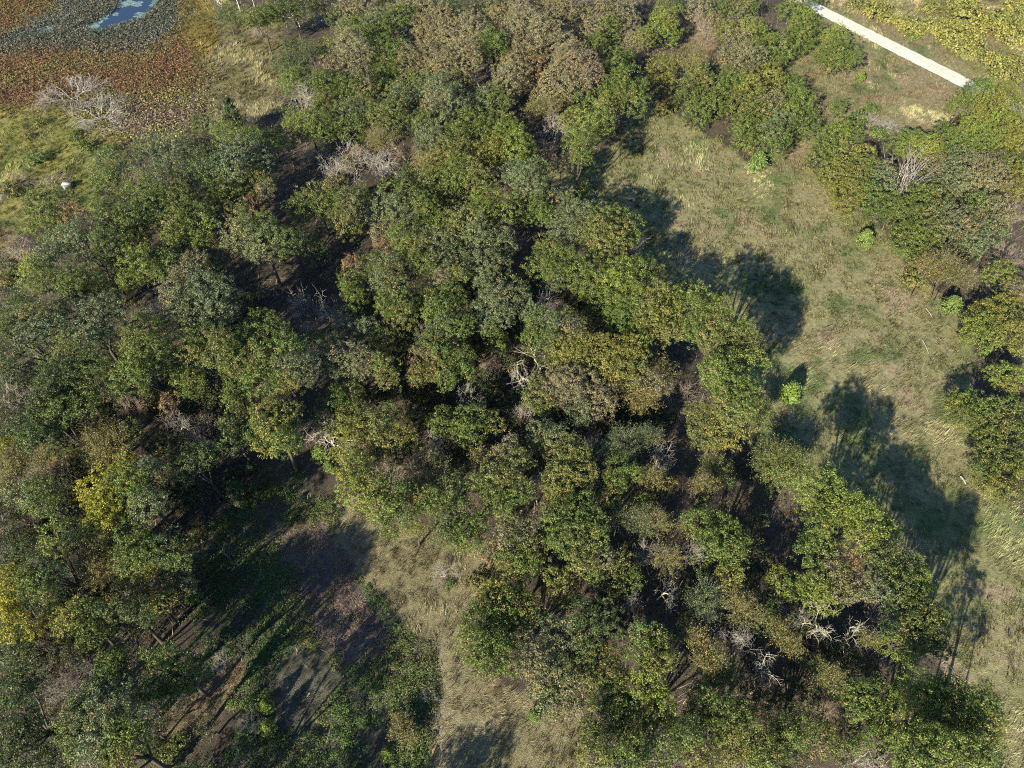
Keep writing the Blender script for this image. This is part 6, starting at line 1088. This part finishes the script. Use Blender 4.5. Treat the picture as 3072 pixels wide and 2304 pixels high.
["feathery_tree","thin twiggy khaki tree on the road side of the meadow","tree","W",73.72,90.37,[[73.72,90.37,7.5,3.0]]],
["shrub","low yellowish shrub on the road side of the meadow","shrub","h",75.53,94.53,[[75.53,94.53,0.99,2.17]]],
["cedar_tree","small pale green cedar on the road side of the meadow","cedar","c",79.14,86.89,[[79.14,86.89,2.17,2.36]]],
["feathery_tree","small thin twiggy khaki tree close to the golden-yellow tree","tree","W",-52.45,39.08,[[-52.53,39.84,7.5,1.52],[-52.38,38.32,7.5,1.8]]],
["feathery_tree","small thin twiggy khaki tree in the shaded wood beside the weedy clearing","tree","W",-52.0,36.21,[[-50.65,36.83,7.5,1.78],[-53.11,37.04,7.5,1.59],[-52.25,34.75,7.5,2.44]]],
["feathery_tree","small thin twiggy khaki tree in the shaded wood beside the weedy clearing","tree","W",-54.13,35.58,[[-54.13,35.58,7.5,1.57]]],
["feathery_tree","small thin twiggy khaki tree in the shaded wood beside the weedy clearing","tree","W",-49.31,34.14,[[-49.31,34.14,7.5,1.55]]],
["feathery_tree","thin grey-green twiggy tree by the weedy end of the small clearing","tree","k",-43.28,34.75,[[-43.28,34.75,7.5,2.15]]],
["feathery_tree","small thin twiggy khaki tree by the weedy end of the small clearing","tree","W",-46.84,33.74,[[-46.84,33.74,7.5,1.55]]],
["feathery_tree","small thin twiggy khaki tree by the weedy end of the small clearing","tree","W",-43.36,32.54,[[-43.36,32.54,7.5,1.73]]],
["cedar_tree","small bright green cedar by the weedy end of the small clearing","cedar","C",-42.4,33.61,[[-42.4,33.61,1.6,1.43]]],
["shrub","small low yellowish shrub by the weedy end of the small clearing","shrub","h",-44.82,43.12,[[-44.82,43.12,0.69,1.53]]],
["feathery_tree","small thin twiggy khaki tree in the shaded wood beside the weedy clearing","tree","W",-56.45,28.51,[[-56.45,28.51,7.5,1.21]]],
["dead_tree","small bare grey dead tree in the shaded wood beside the weedy clearing","dead tree","X",-56.75,34.84,[[-56.75,34.84,6.8,1.28]]],
["cedar_tree","small dark shaded cedar by the weedy end of the small clearing","cedar","n",-36.43,28.59,[[-36.43,28.59,1.54,1.38]]],
["cedar_tree","small bright green cedar by the weedy end of the small clearing","cedar","C",-28.75,17.66,[[-28.75,17.66,1.43,1.28]]],
["cedar_tree","small bright green cedar by the weedy end of the small clearing","cedar","C",-29.55,20.09,[[-29.55,20.09,1.14,1.02]]],
["cedar_tree","small dark shaded cedar by the weedy end of the small clearing","cedar","n",-32.06,24.69,[[-32.06,24.69,1.29,1.15]]],
["dead_tree","small bare grey dead tree by the weedy end of the small clearing","dead tree","X",-36.17,25.49,[[-36.17,25.49,1.1,1.55]]],
["dead_tree","bare grey dead tree in the shaded wood beside the weedy clearing","dead tree","X",-52.27,20.61,[[-52.27,20.61,6.8,1.94]]],
["fallen_branch","fallen bare grey branch lying by the weedy end of the small clearing","branch","f",-25.9,16.55,[[-25.9,16.55,0.3,1.83]]],
["fallen_branch","fallen bare grey branch lying by the weedy end of the small clearing","branch","f",-39.45,39.59,[[-39.45,39.59,0.3,1.93]]],
["fallen_branch","small fallen bare grey branch lying by the weedy end of the small clearing","branch","f",-41.15,35.6,[[-41.15,35.6,0.3,1.67]]],
["dead_tree","small bare grey dead tree by the weedy end of the small clearing","dead tree","X",-31.3,18.89,[[-31.3,18.89,1.18,1.66]]],
["bare_thicket","brown mass of fine bare twigs by the weedy end of the small clearing","dead shrub","Z",-31.39,14.5,[[-31.39,14.5,0.99,1.96]]],
["shrub","small low yellowish shrub in the shaded wood beside the weedy clearing","shrub","h",-39.75,14.55,[[-39.75,14.55,0.65,1.43]]],
["shrub","small low green shrub by the weedy end of the small clearing","shrub","H",-39.41,16.19,[[-39.41,16.19,0.49,1.09]]],
["shrub","small low green shrub in the shaded wood beside the weedy clearing","shrub","H",-41.88,15.38,[[-41.88,15.38,0.49,1.08]]],
["bare_thicket","small brown mass of fine bare twigs in the shaded wood beside the weedy clearing","dead shrub","Z",-67.16,43.35,[[-67.16,43.35,3.6,1.5]]],
["dead_tree","small bare grey dead tree in the shaded wood beside the weedy clearing","dead tree","X",-50.79,23.16,[[-50.79,23.16,6.8,1.08]]],
["shrub","small low yellowish shrub along the tan grass of the small clearing","shrub","h",-4.29,35.65,[[-4.29,35.65,0.71,1.56]]],
["cedar_tree","lone yellow-tipped cedar standing in the tan clearing grass","cedar","c",2.66,19.09,[[2.66,19.09,1.01,1.11]]],
["feathery_tree","small thin twiggy khaki tree along the tan grass of the small clearing","tree","W",-12.8,17.44,[[-13.06,18.11,1.67,1.37],[-12.55,16.77,1.77,1.44]]],
["cedar_tree","small bright green cedar along the tan grass of the small clearing","cedar","C",-14.41,14.94,[[-14.41,14.94,1.2,1.07]]],
["dead_tree","bare grey dead tree between clearing and meadow","dead tree","X",17.78,38.21,[[17.78,38.21,6.8,2.21]]],
["dead_tree","white-limbed dead oak between clearing and meadow","dead tree","S",19.36,33.62,[[19.36,33.62,6.8,2.14]]],
["dead_tree","small bare grey dead tree between clearing and meadow","dead tree","X",15.97,31.24,[[15.97,31.24,6.8,1.63]]],
["dead_tree","bare grey dead tree along the tan grass of the small clearing","dead tree","X",-9.74,36.88,[[-9.74,36.88,1.41,1.98]]],
["dead_tree","small bare grey dead tree along the tan grass of the small clearing","dead tree","X",-10.28,21.23,[[-10.28,21.23,0.73,1.04]]],
["feathery_tree","thin twiggy khaki tree between clearing and meadow","tree","W",19.79,36.2,[[19.79,36.2,7.5,2.07]]],
["feathery_tree","thin twiggy khaki tree between clearing and meadow","tree","W",19.29,41.39,[[19.29,41.39,7.5,2.15]]],
["feathery_tree","thin grey-green twiggy tree between clearing and meadow","tree","k",17.45,41.39,[[17.45,41.39,7.5,2.04]]],
["feathery_tree","thin grey-green twiggy tree between clearing and meadow","tree","k",14.25,42.06,[[14.25,42.06,7.5,1.95]]],
["shrub","small low green shrub along the tan grass of the small clearing","shrub","H",-8.49,35.61,[[-8.49,35.61,0.26,0.59]]],
["feathery_tree","small thin twiggy khaki tree between clearing and meadow","tree","W",23.65,40.28,[[23.65,40.28,7.5,1.62]]],
["dead_tree","bare grey dead tree between clearing and meadow","dead tree","X",24.02,37.99,[[24.02,37.99,6.8,1.91]]],
["feathery_tree","thin grey-green twiggy tree close to the silvery dead tree","tree","k",23.5,30.59,[[23.92,31.36,7.5,2.09],[23.08,29.82,7.5,1.98]]],
["feathery_tree","thin twiggy khaki tree beside the silvery dead tree","tree","W",28.09,29.92,[[28.09,29.45,7.5,2.35],[28.1,30.4,7.5,1.89]]],
["feathery_tree","thin twiggy khaki tree beside the silvery dead tree","tree","W",32.69,26.04,[[32.43,26.48,7.5,1.93],[32.94,25.59,7.5,1.46]]],
["feathery_tree","thin twiggy khaki tree between clearing and meadow","tree","W",22.41,25.41,[[21.78,26.48,7.5,1.84],[23.05,24.35,7.5,1.99]]],
["feathery_tree","airy light-green feathery tree beside the silvery dead tree","tree","w",24.42,22.18,[[25.35,22.78,5.0,1.83],[23.49,21.57,5.0,1.99]]],
["feathery_tree","small thin twiggy khaki tree between clearing and meadow","tree","W",22.27,22.96,[[22.27,22.96,7.5,1.43]]],
["feathery_tree","small thin twiggy khaki tree beside the pair of dead white oaks","tree","W",42.6,26.12,[[42.6,26.12,7.5,1.28]]],
["dead_tree","white-limbed dead oak beside the pair of dead white oaks","dead tree","S",39.06,29.5,[[39.06,29.5,6.8,2.84]]],
["dead_tree","white-limbed dead oak beside the pair of dead white oaks","dead tree","S",42.92,28.56,[[42.92,28.56,6.8,2.82]]],
["bare_thicket","brown mass of fine bare twigs beside the pair of dead white oaks","dead shrub","Z",47.31,30.84,[[47.31,30.84,3.6,2.16]]],
["bare_thicket","brown mass of fine bare twigs beside the pair of dead white oaks","dead shrub","Z",45.26,25.87,[[45.26,25.87,3.6,2.18]]],
["dead_tree","bare grey dead tree beside the silvery dead tree","dead tree","X",27.77,26.16,[[27.77,26.16,6.8,2.03]]],
["dead_tree","silvery dead tree with fine upright branches","dead tree","S",29.36,21.79,[[29.36,21.79,6.8,2.68]]],
["dead_tree","small bare grey dead tree beside the silvery dead tree","dead tree","X",34.95,29.69,[[34.95,29.69,6.8,1.61]]],
["dead_tree","small bare grey dead tree beside the silvery dead tree","dead tree","X",25.11,26.71,[[25.11,26.71,6.8,1.11]]],
["bare_thicket","brown mass of fine bare twigs close to the silvery dead tree","dead shrub","Z",40.04,17.07,[[40.04,17.07,3.6,2.13]]],
["dead_tree","bare grey dead tree close to the silvery dead tree","dead tree","X",39.68,14.15,[[39.68,14.15,6.8,1.84]]],
["feathery_tree","small airy light-green feathery tree beside the silvery dead tree","tree","w",36.52,23.48,[[36.52,23.48,5.0,1.47]]],
["feathery_tree","small thin twiggy khaki tree beside the silvery dead tree","tree","W",36.58,21.77,[[36.58,21.77,7.5,1.59]]],
["bare_thicket","small brown mass of fine bare twigs beside the silvery dead tree","dead shrub","Z",37.19,19.53,[[37.19,19.53,3.6,1.72]]],
["feathery_tree","small thin twiggy khaki tree beside the silvery dead tree","tree","W",29.32,16.6,[[29.32,16.6,7.5,1.53]]]]


for lab, x, y, H, lobes in TREES:
    z0 = float(gz(x, y))
    t = thing("understory_tree" if lobes[0][4] == "d" else "broadleaf_tree", lab, "tree", (x, y, z0), lab)
    rel = [(lx - x, ly - y, lz, lr) for lx, ly, lz, lr, k in lobes]
    link("trunk", trunk_mesh(rel, H), t)
    for (lx, ly, lz, lr), L in zip(rel, lobes):
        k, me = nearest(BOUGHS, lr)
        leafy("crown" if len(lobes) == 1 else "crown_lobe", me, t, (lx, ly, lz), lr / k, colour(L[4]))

# ------------------------------------------------------------------ dead trees
def grow(T, p, d, L, r, lev, maxlev, spread, nkid, droop=0.0):
    n = 3 if lev < 2 else 2
    pts = [p]; rad = [r]; q = p; dd = d
    for i in range(n):
        dd = dd + rng.normal(size=3) * .22; dd[2] -= droop * lev * .1
        dd = dd / np.linalg.norm(dd)
        q = q + dd * L / n; pts.append(q); rad.append(max(.016, r * (1 - .55 * (i + 1) / n)))
    T.tube(pts, rad, 6 if lev == 0 else 4 if lev < 3 else 3)
    if lev >= maxlev: return
    for i in range(nkid[min(lev, len(nkid) - 1)]):
        f = rng.uniform(.35, 1.0); s = pts[min(int(f * n), n - 1)] + (pts[min(int(f * n) + 1, n)] - pts[min(int(f * n), n - 1)]) * (f * n % 1 if f < 1 else 1)
        a = unit(1)[0]; a = a - dd * np.dot(a, dd); a /= np.linalg.norm(a) + 1e-6
        ang = spread * rng.uniform(.55, 1.25)
        nd = dd * math.cos(ang) + a * math.sin(ang)
        if lev < 2: nd[2] = max(nd[2], .05)
        grow(T, s, nd, L * rng.uniform(.55, .9), max(.02, r * rng.uniform(.38, .6)), lev + 1, maxlev, spread, nkid, droop)

def dead_mesh(kind, mat):
    T = Tubes()
    up = np.array([0, 0, 1.0])
    if kind == 'oak': grow(T, np.zeros(3) - (0, 0, .3), up + rng.normal(size=3) * .12, 4.2, .17, 0, 4, 1.05, [6, 4, 4, 4])
    elif kind == 'strong':
        grow(T, np.zeros(3) - (0, 0, .3), up + rng.normal(size=3) * .15, 4.4, .22, 0, 4, 1.05, [5, 4, 4, 3], .35)
    elif kind == 'wispy':
        for i in range(9):
            a = i * .7; grow(T, np.array([math.cos(a) * .3, math.sin(a) * .3, -.2]), np.array([math.cos(a) * .65, math.sin(a) * .65, 1.0]), 2.9, .06, 1, 4, .5, [4, 5, 4, 3])
    elif kind == 'sprawl':
        for i in range(11):
            a = i * .57 + rng.normal() * .2; e = rng.uniform(.25, 1.1)
            grow(T, np.array([math.cos(a) * .3, math.sin(a) * .3, -.2]), np.array([math.cos(a), math.sin(a), e]), 3.4, .10, 1, 4, .55, [5, 5, 4, 3], .2)
    elif kind == 'fan':
        for i in range(26):
            a = rng.random() * 6.283; s = rng.random() ** .7 * .55
            grow(T, np.array([math.cos(a) * .4, math.sin(a) * .4, -.2]), np.array([math.cos(a) * s, math.sin(a) * s, 1.0]), 5.2, .075, 2, 3, .28, [3, 4, 4])
    elif kind == 'snag': grow(T, np.zeros(3) - (0, 0, .3), up + rng.normal(size=3) * .05, 6.5, .17, 0, 2, .8, [5, 3])
    elif kind == 'branch': 
        grow(T, np.array([-2.2, 0, .1]), np.array([1.0, .1, .04]), 4.5, .11, 1, 3, .55, [5, 5, 3])
    me = T.mesh("dead_" + kind, mat)
    v = np.array(T.v); return me, np.percentile(np.hypot(v[:, 0], v[:, 1]), 84), v[:, 2].max()

DEAD = {'X': [dead_mesh('oak', M_DEAD) for _ in range(5)], 'S': [dead_mesh('strong', M_WHITE) for _ in range(4)],
        'Z': [dead_mesh('wispy', M_BROWN) for _ in range(5)], 'F': [dead_mesh('fan', M_DEAD)], 'P': [dead_mesh('snag', M_WHITE) for _ in range(2)],
        'Q': [dead_mesh('sprawl', M_DEAD) for _ in range(2)], 'f': [dead_mesh('branch', M_DEAD) for _ in range(2)]}

def stem_mesh(pieces, H, mat):
    T = Tubes()
    for (x, y, z, r) in pieces:
        e = np.array([x, y, z - r * .45])
        T.tube([(x * .15, y * .15, -.2), e * .55 + rng.normal(size=3) * .1, e], [.09, .06, .03], 5)
    return T.mesh("trunk", mat)

for name, lab, cat, k, x, y, pieces in OTHER:
    z0 = float(gz(x, y))
    if k in DEAD:
        me, rr, hh = R.choice(DEAD[k])
        s = pieces[0][3] / rr
        t = link(name, me, loc=(x, y, z0))
        t["label"] = lab; t["category"] = cat; t["group"] = lab
        t.rotation_euler = (0, 0, R.uniform(0, 6.283))
        zs = s * R.uniform(.9, 1.1)
        if k in 'XZSQ': zs = pieces[0][2] / .72 / hh
        if k == 'P': s = zs = 1.0
        t.scale = (s, s, zs)
        continue
    t = thing(name, lab, cat, (x, y, z0), lab)
    rel = [(a - x, b - y, c, r) for a, b, c, r in pieces]
    if k in 'Wwk':
        link("trunk", stem_mesh(rel, 4, M_BARK), t)
        for p in rel:
            q, me = nearest(FEATHERS, p[3])
            leafy("crown" if len(rel) == 1 else "crown_lobe", me, t, p[:3], p[3] / q, colour(k))
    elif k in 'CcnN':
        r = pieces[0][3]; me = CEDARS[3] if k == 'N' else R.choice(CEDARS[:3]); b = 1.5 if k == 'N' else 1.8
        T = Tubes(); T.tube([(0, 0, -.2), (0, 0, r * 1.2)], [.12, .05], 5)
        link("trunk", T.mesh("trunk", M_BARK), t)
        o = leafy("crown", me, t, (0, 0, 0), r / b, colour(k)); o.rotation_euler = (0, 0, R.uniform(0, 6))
        if k in 'Cn': o.scale[2] *= 1.25
    elif k == 't':
        r = pieces[0][3]
        T = Tubes(); T.tube([(0, 0, -.2), (.05, 0, r * 1.6)], [.09, .03], 5); link("trunk", T.mesh("trunk", M_BARK), t)
        q, me = nearest(FEATHERS, r * .8); o = leafy("crown", me, t, (0, 0, r * 1.0), r * .8 / q, colour(k)); o.scale[2] *= 1.5
    else:
        r = pieces[0][3]
        T = Tubes()
        for i in range(5): a = i * 1.26; T.tube([(0, 0, -.1), (math.cos(a) * r * .4, math.sin(a) * r * .4, r * .5)], [.05, .02], 4)
        link("stems", T.mesh("stems", M_TWIG), t)
        me = R.choice(SHRUBS); leafy("crown", me, t, (0, 0, r * .35), r / 1.6, colour(k))

# ------------------------------------------------------------------ ground cover (uncountable)
def sample(n, x0, x1, y0, y1):
    return rng.uniform(x0, x1, n), rng.uniform(y0, y1, n)

def in_view(x, y, m=4):
    d = y * math.cos(math.radians(PITCH)) + CAM_H * math.sin(math.radians(PITCH))
    return (np.abs(x) < d * .75 + m) & (y > 8) & (y < 235)

def grass_mesh(name, x, y, tintc, length, blades, width, lay=None):
    n = len(x); idx = np.repeat(np.arange(n), blades); m = len(idx)
    z = gz(x, y)
    az = rng.uniform(0, 6.283, n)[idx] * .0 + rng.uniform(0, 6.283, m)
    wd = (fbm(x, y, 14, 21) * 9.0)[idx]                          # direction the grass is laid in
    tilt = rng.uniform(.35, 1.15, m)
    L = length[idx] * rng.uniform(.6, 1.15, m)
    dx = np.cos(az) * .65 + np.cos(wd) * .9; dy = np.sin(az) * .65 + np.sin(wd) * .9
    nn = np.hypot(dx, dy) + 1e-6; dx /= nn; dy /= nn
    bx = x[idx] + rng.normal(size=m) * .16 * (length[idx] / .6); by = y[idx] + rng.normal(size=m) * .16 * (length[idx] / .6); bz = z[idx] - .03
    tx = bx + dx * np.sin(tilt) * L; ty = by + dy * np.sin(tilt) * L; tz = bz + np.cos(tilt) * L
    W = width[idx] * rng.uniform(.7, 1.3, m)
    sx, sy = -dy * W, dx * W
    V = np.stack([np.stack([bx - sx, by - sy, bz], 1), np.stack([bx + sx, by + sy, bz], 1), np.stack([tx, ty, tz], 1)], 1).reshape(-1, 3)
    c = tintc[idx] * rng.uniform(.7, 1.45, (m, 1)) * (1 + rng.normal(size=(m, 3)) * .05)
    return mesh_from(name, V, [np.arange(3 * m).reshape(m, 3)], [M_GRASS], {"tint": np.repeat(np.clip(c, .01, .42), 3, 0)})

def off_road(x, y): return np.abs(road_off(x, y)) > ROAD_W / 2 + .1

def build_grass():
    grassy = [RID[k] for k in ('meadow', 'roadside', 'gap', 'beyond', 'clear', 'paleg', 'sedge', 'yellow', 'strip', 'leftgap', 'marsh', 'bare')]
    x, y = sample(400000, -170, 175, 6, 235)
    reg = region(x, y, 2.2)
    # thin out with distance from the open end, where blades merge anyway
    keep = in_view(x, y) & np.isin(reg, grassy) & off_road(x, y)
    dens = np.clip((vnoise(x, y, 1.1, 12) - .28) * 2.4, .06, 1)
    keep &= rng.random(len(x)) < dens
    x, y, reg = x[keep], y[keep], reg[keep]
    tn = tint_at(x, y, reg) * (.42 + 1.6 * (.65 * vnoise(x, y, .8, 15) + .35 * rng.random(len(x))) ** 1.4)[:, None]
    ln = rng.uniform(.4, 1.05, len(x)) * (.75 + .6 * vnoise(x, y, 3.1, 14)) * np.where(np.isin(reg, [RID['beyond'], RID['yellow']]), 1.2, 1)
    wd = np.full(len(x), .05) * np.clip(y / 80, .75, 1.3)
    o = link("dry_grass", grass_mesh("dry_grass", x, y, tn, ln, 7, wd), kind="stuff")
    o["label"] = "dry tan and green grass of the meadow, clearing and roadside"; o["category"] = "grass"
    print("grass tufts", len(x))
build_grass()

def disc_leaves(name, x, y, z, r, tilt, tintc, sides=6):
    n = len(x); P = np.stack([x, y, z], 1)
    Nn = np.stack([rng.normal(size=n) * tilt, rng.normal(size=n) * tilt, np.ones(n)], 1); Nn /= np.linalg.norm(Nn, axis=1, keepdims=True)
    a = np.cross(Nn, rng.normal(size=(n, 3))); a /= np.linalg.norm(a, axis=1, keepdims=True); b = np.cross(Nn, a)
    V = np.stack([P + (a * math.cos(2 * math.pi * i / sides) + b * math.sin(2 * math.pi * i / sides)) * (r * (1 if i else .55))[:, None] for i in range(sides)], 1).reshape(-1, 3)
    return mesh_from(name, V, [np.arange(sides * n).reshape(n, sides)], [M_WEED], {"tint": np.repeat(tintc, sides, 0)})

def build_marsh():
    x, y = sample(330000, -190, -50, 105, 235)
    reg = region(x + rng.normal(size=len(x)) * 3, y + rng.normal(size=len(x)) * 4, 7.0)
    k = in_view(x, y) & np.isin(reg, [RID['lotus_teal'], RID['lotus_rust'], RID['wither']]) & (water_depth(x, y) > -.45)
    x, y, reg = x[k], y[k], reg[k]; n = len(x)
    pal = {RID['lotus_teal']: [C(.095, .11, .075), C(.075, .085, .06), C(.12, .10, .06), C(.13, .14, .115)],
           RID['lotus_rust']: [C(.16, .095, .05), C(.13, .085, .05), C(.20, .14, .05), C(.14, .12, .05)],
           RID['wither']: [C(.18, .13, .09), C(.32, .28, .13), C(.12, .09, .07), C(.2, .2, .07)]}
    tn = np.zeros((n, 3))
    for kk, p in pal.items():
        m = reg == kk; q = np.clip((fbm(x[m], y[m], 8, 51) - .5) * 3 + .5 + rng.normal(size=m.sum()) * .4, 0, .999)
        tn[m] = np.array(p)[(q * 4).astype(int)]
    tn *= rng.uniform(.7, 1.35, (n, 1))
    z = gz(x, y) + rng.uniform(.1, .95, n)
    o = link("lotus_leaves", disc_leaves("lotus_leaves", x, y, z, rng.uniform(.09, .23, n), .5, tn), kind="stuff")
    o["label"] = "rusty and grey-green lotus leaves crowding the marsh"; o["category"] = "lotus"
    # lily pads on the open water
    px, py = [], []
    for p in WATER:
        q = np.array(p); a, b = sample(9000, q[:, 0].min() - 3, q[:, 0].max() + 3, q[:, 1].min() - 3, q[:, 1].max() + 3)
        d = poly_dist(a, b, p); ins = inside(a, b, p)
        f = vnoise(a, b, 3.5, 71) * .8 + vnoise(a, b, 1.2, 73) * .35
        m = (water_depth(a, b) < -.28) & ((f > .60) | (~ins & (f > .35)) | (d < .8) & (f > .45))
        px.append(a[m]); py.append(b[m])
    px = np.concatenate(px); py = np.concatenate(py); n = len(px)
    tn = C(.17, .26, .25) * rng.uniform(.7, 1.4, (n, 1))
    o = link("lily_pads", disc_leaves("lily_pads", px, py, np.full(n, -.285) + rng.uniform(0, .012, n), rng.uniform(.18, .38, n), .03, tn, 7), kind="stuff")
    o["label"] = "pale teal lily pads floating on the dark blue pond"; o["category"] = "lily pads"
build_marsh()

def build_weeds():
    """low leafy plants of the shaded clearing and the undergrowth of the wood"""
    def clumps(n, x0, x1, y0, y1, ids, pal, per, h, s, name, label, cat, dens=.4):
        x, y = sample(n, x0, x1, y0, y1)
        reg = region(x, y, 2.0)
        k = in_view(x, y) & np.isin(reg, ids) & off_road(x, y) & (fbm(x, y, 5, 83) > dens)
        x, y = x[k], y[k]; n = len(x)
        idx = np.repeat(np.arange(n), per); m = len(idx)
        hh = h * rng.uniform(.4, 1.4, n); ww = rng.uniform(.35, .9, n)
        u = unit(m); u[:, 2] = np.abs(u[:, 2])
        P = np.stack([x[idx] + u[:, 0] * ww[idx], y[idx] + u[:, 1] * ww[idx], gz(x, y)[idx] + .08 + u[:, 2] * hh[idx]], 1)
        Nn = u * .5 + np.array([0, 0, .6]) + rng.normal(size=(m, 3)) * .35
        V = leaf_quads(P, Nn, rng.uniform(.6, 1.4, m) * s, 1.6)
        ci = np.clip((fbm(x, y, 9, 87) * 1.6 - .3 + rng.normal(size=n) * .15) * len(pal), 0, len(pal) - .01).astype(int)
        tn = np.array(pal)[ci][idx] * rng.uniform(.65, 1.45, (m, 1))
        o = link(name, mesh_from(name, V, [quads(m)], [M_WEED], {"tint": np.repeat(tn, 4, 0)}), kind="stuff")
        o["label"] = label; o["category"] = cat
        print(name, m)
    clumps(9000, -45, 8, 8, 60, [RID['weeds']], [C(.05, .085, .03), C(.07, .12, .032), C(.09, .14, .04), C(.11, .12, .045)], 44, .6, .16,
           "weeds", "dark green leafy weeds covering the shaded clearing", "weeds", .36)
    clumps(5200, -35, 5, 8, 60, [RID['bed'], RID['strip']], [C(.16, .11, .085), C(.2, .15, .10), C(.24, .19, .12), C(.12, .12, .05)], 30, .3, .13,
           "dead_leaf_bed", "purplish brown withered plants in the dried pool bed", "dead plants", .3)
    clumps(42000, -170, 170, 6, 235, [0], [C(.09, .075, .045), C(.055, .075, .03), C(.08, .10, .035), C(.12, .09, .055), C(.06, .085, .03)], 20, 1.3, .18,
           "undergrowth", "low brown and green undergrowth on the forest floor", "undergrowth", .38)
    # fine bare twigs in the wood
    x, y = sample(120000, -165, 165, 6, 230)
    reg = region(x, y); k = in_view(x, y) & ((reg == 0) | (reg == RID['weeds']) & (rng.random(len(x)) < .3)) & (fbm(x, y, 6, 97) > .42)
    x, y = x[k], y[k]; n = len(x); z = gz(x, y)
    az = rng.uniform(0, 6.283, n); L = rng.uniform(.5, 1.9, n); el = rng.uniform(.1, 1.3, n); w = rng.uniform(.015, .04, n)
    d = np.stack([np.cos(az) * np.cos(el), np.sin(az) * np.cos(el), np.sin(el)], 1)
    b = np.stack([x, y, z], 1); s = np.stack([-np.sin(az), np.cos(az), np.zeros(n)], 1) * w[:, None]
    V = np.stack([b - s, b + s, b + d * L[:, None]], 1).reshape(-1, 3)
    tn = np.repeat(C(.36, .32, .27) * rng.uniform(.4, 1.4, (n, 1)), 3, 0)
    o = link("brushwood", mesh_from("brushwood", V, [np.arange(3 * n).reshape(n, 3)], [M_GRASS], {"tint": tn}), kind="stuff")
    o["label"] = "fine grey bare twigs standing on the forest floor"; o["category"] = "brushwood"
build_weeds()

# ------------------------------------------------------------------ small things
def box_bm(V, Q, c, s):
    b = len(V); x, y, z = c; a, d, e = s
    for i in (-1, 1):
        for j in (-1, 1):
            for k in (-1, 1): V.append((x + i * a / 2, y + j * d / 2, z + k * e / 2))
    for f in ((0, 1, 3, 2), (4, 6, 7, 5), (0, 4, 5, 1), (2, 3, 7, 6), (0, 2, 6, 4), (1, 5, 7, 3)): Q.append([b + q for q in f])

def plain(name, c, rough=.6):
    m, nt, N, K = new_mat(name)
    out = N.new("ShaderNodeOutputMaterial"); bs = N.new("ShaderNodeBsdfPrincipled"); bs.inputs["Roughness"].default_value = rough
    no = N.new("ShaderNodeTexNoise"); no.inputs["Scale"].default_value = 6
    mr = N.new("ShaderNodeMapRange"); mr.inputs[3].default_value = .8; mr.inputs[4].default_value = 1.15; K.new(no.outputs[0], mr.inputs[0])
    hs = N.new("ShaderNodeHueSaturation"); hs.inputs["Color"].default_value = (*c, 1); K.new(mr.outputs[0], hs.inputs["Value"])
    K.new(hs.outputs[0], bs.inputs["Base Color"]); K.new(bs.outputs[0], out.inputs[0]); return m

def build_hide():
    x, y = HUT
    t = thing("box_hide", "small weathered box hide with pale roof in the sedge by the marsh", "hide", (x, y, float(gz(x, y))))
    t.rotation_euler = (0, 0, .2)
    def part(name, boxes, m):
        V = []; Q = []
        for c, s in boxes: box_bm(V, Q, c, s)
        return link(name, mesh_from(name, np.array(V), [np.array(Q)], [m]), t)
    wall = plain("weathered_board", (.08, .07, .08), .8); roof = plain("pale_roof", (.36, .345, .32), .7); dark = plain("dark_opening", (.03, .03, .04), .9)
    part("wall", [((0, 0, .5), (1.7, 1.3, 1.0))], wall)
    part("roof", [((-.05, .1, 1.05), (1.8, 1.2, .08))], roof)
    part("window", [((.35, -.656, .7), (.55, .03, .28))], dark)
    part("door", [((-.5, -.657, .45), (.45, .03, .8))], plain("grey_door", (.22, .19, .22), .8))
    part("bracket", [((.98, -.2, .4), (.25, .1, .8))], dark)
build_hide()

for i, (x0, y0, x1, y1, w) in enumerate(LOGS):
    T = Tubes(); mx, my = (x0 + x1) / 2, (y0 + y1) / 2
    d = np.array([x1 - x0, y1 - y0, 0]) / 2
    zz = float(gz(mx, my)) + .2
    T.tube([-d, d * .1 + (.05, .02, .05), d], [w, w * .85, w * .5], 6)
    T.tube([d * .2, d * .5 + (.3, .2, .2)], [w * .4, w * .15], 4)
    o = link("fallen_log", T.mesh("fallen_log", M_DEAD), loc=(mx, my, zz))
    o["label"] = ["bleached log lying at the grove side of the meadow grass", "pale stick lying in the lodged meadow grass", "thin pale stick below the lodged meadow grass", "short pale log in the dry field by the grove", "pale stick on the bare shaded patch of the clearing"][i]; o["category"] = "log"

print("triangles", sum(len(m.polygons) if not len(m.polygons) else int(sum(p.loop_total - 2 for p in m.polygons)) if len(m.polygons) < 20000 else len(m.loops) - 2 * len(m.polygons) for m in bpy.data.meshes))
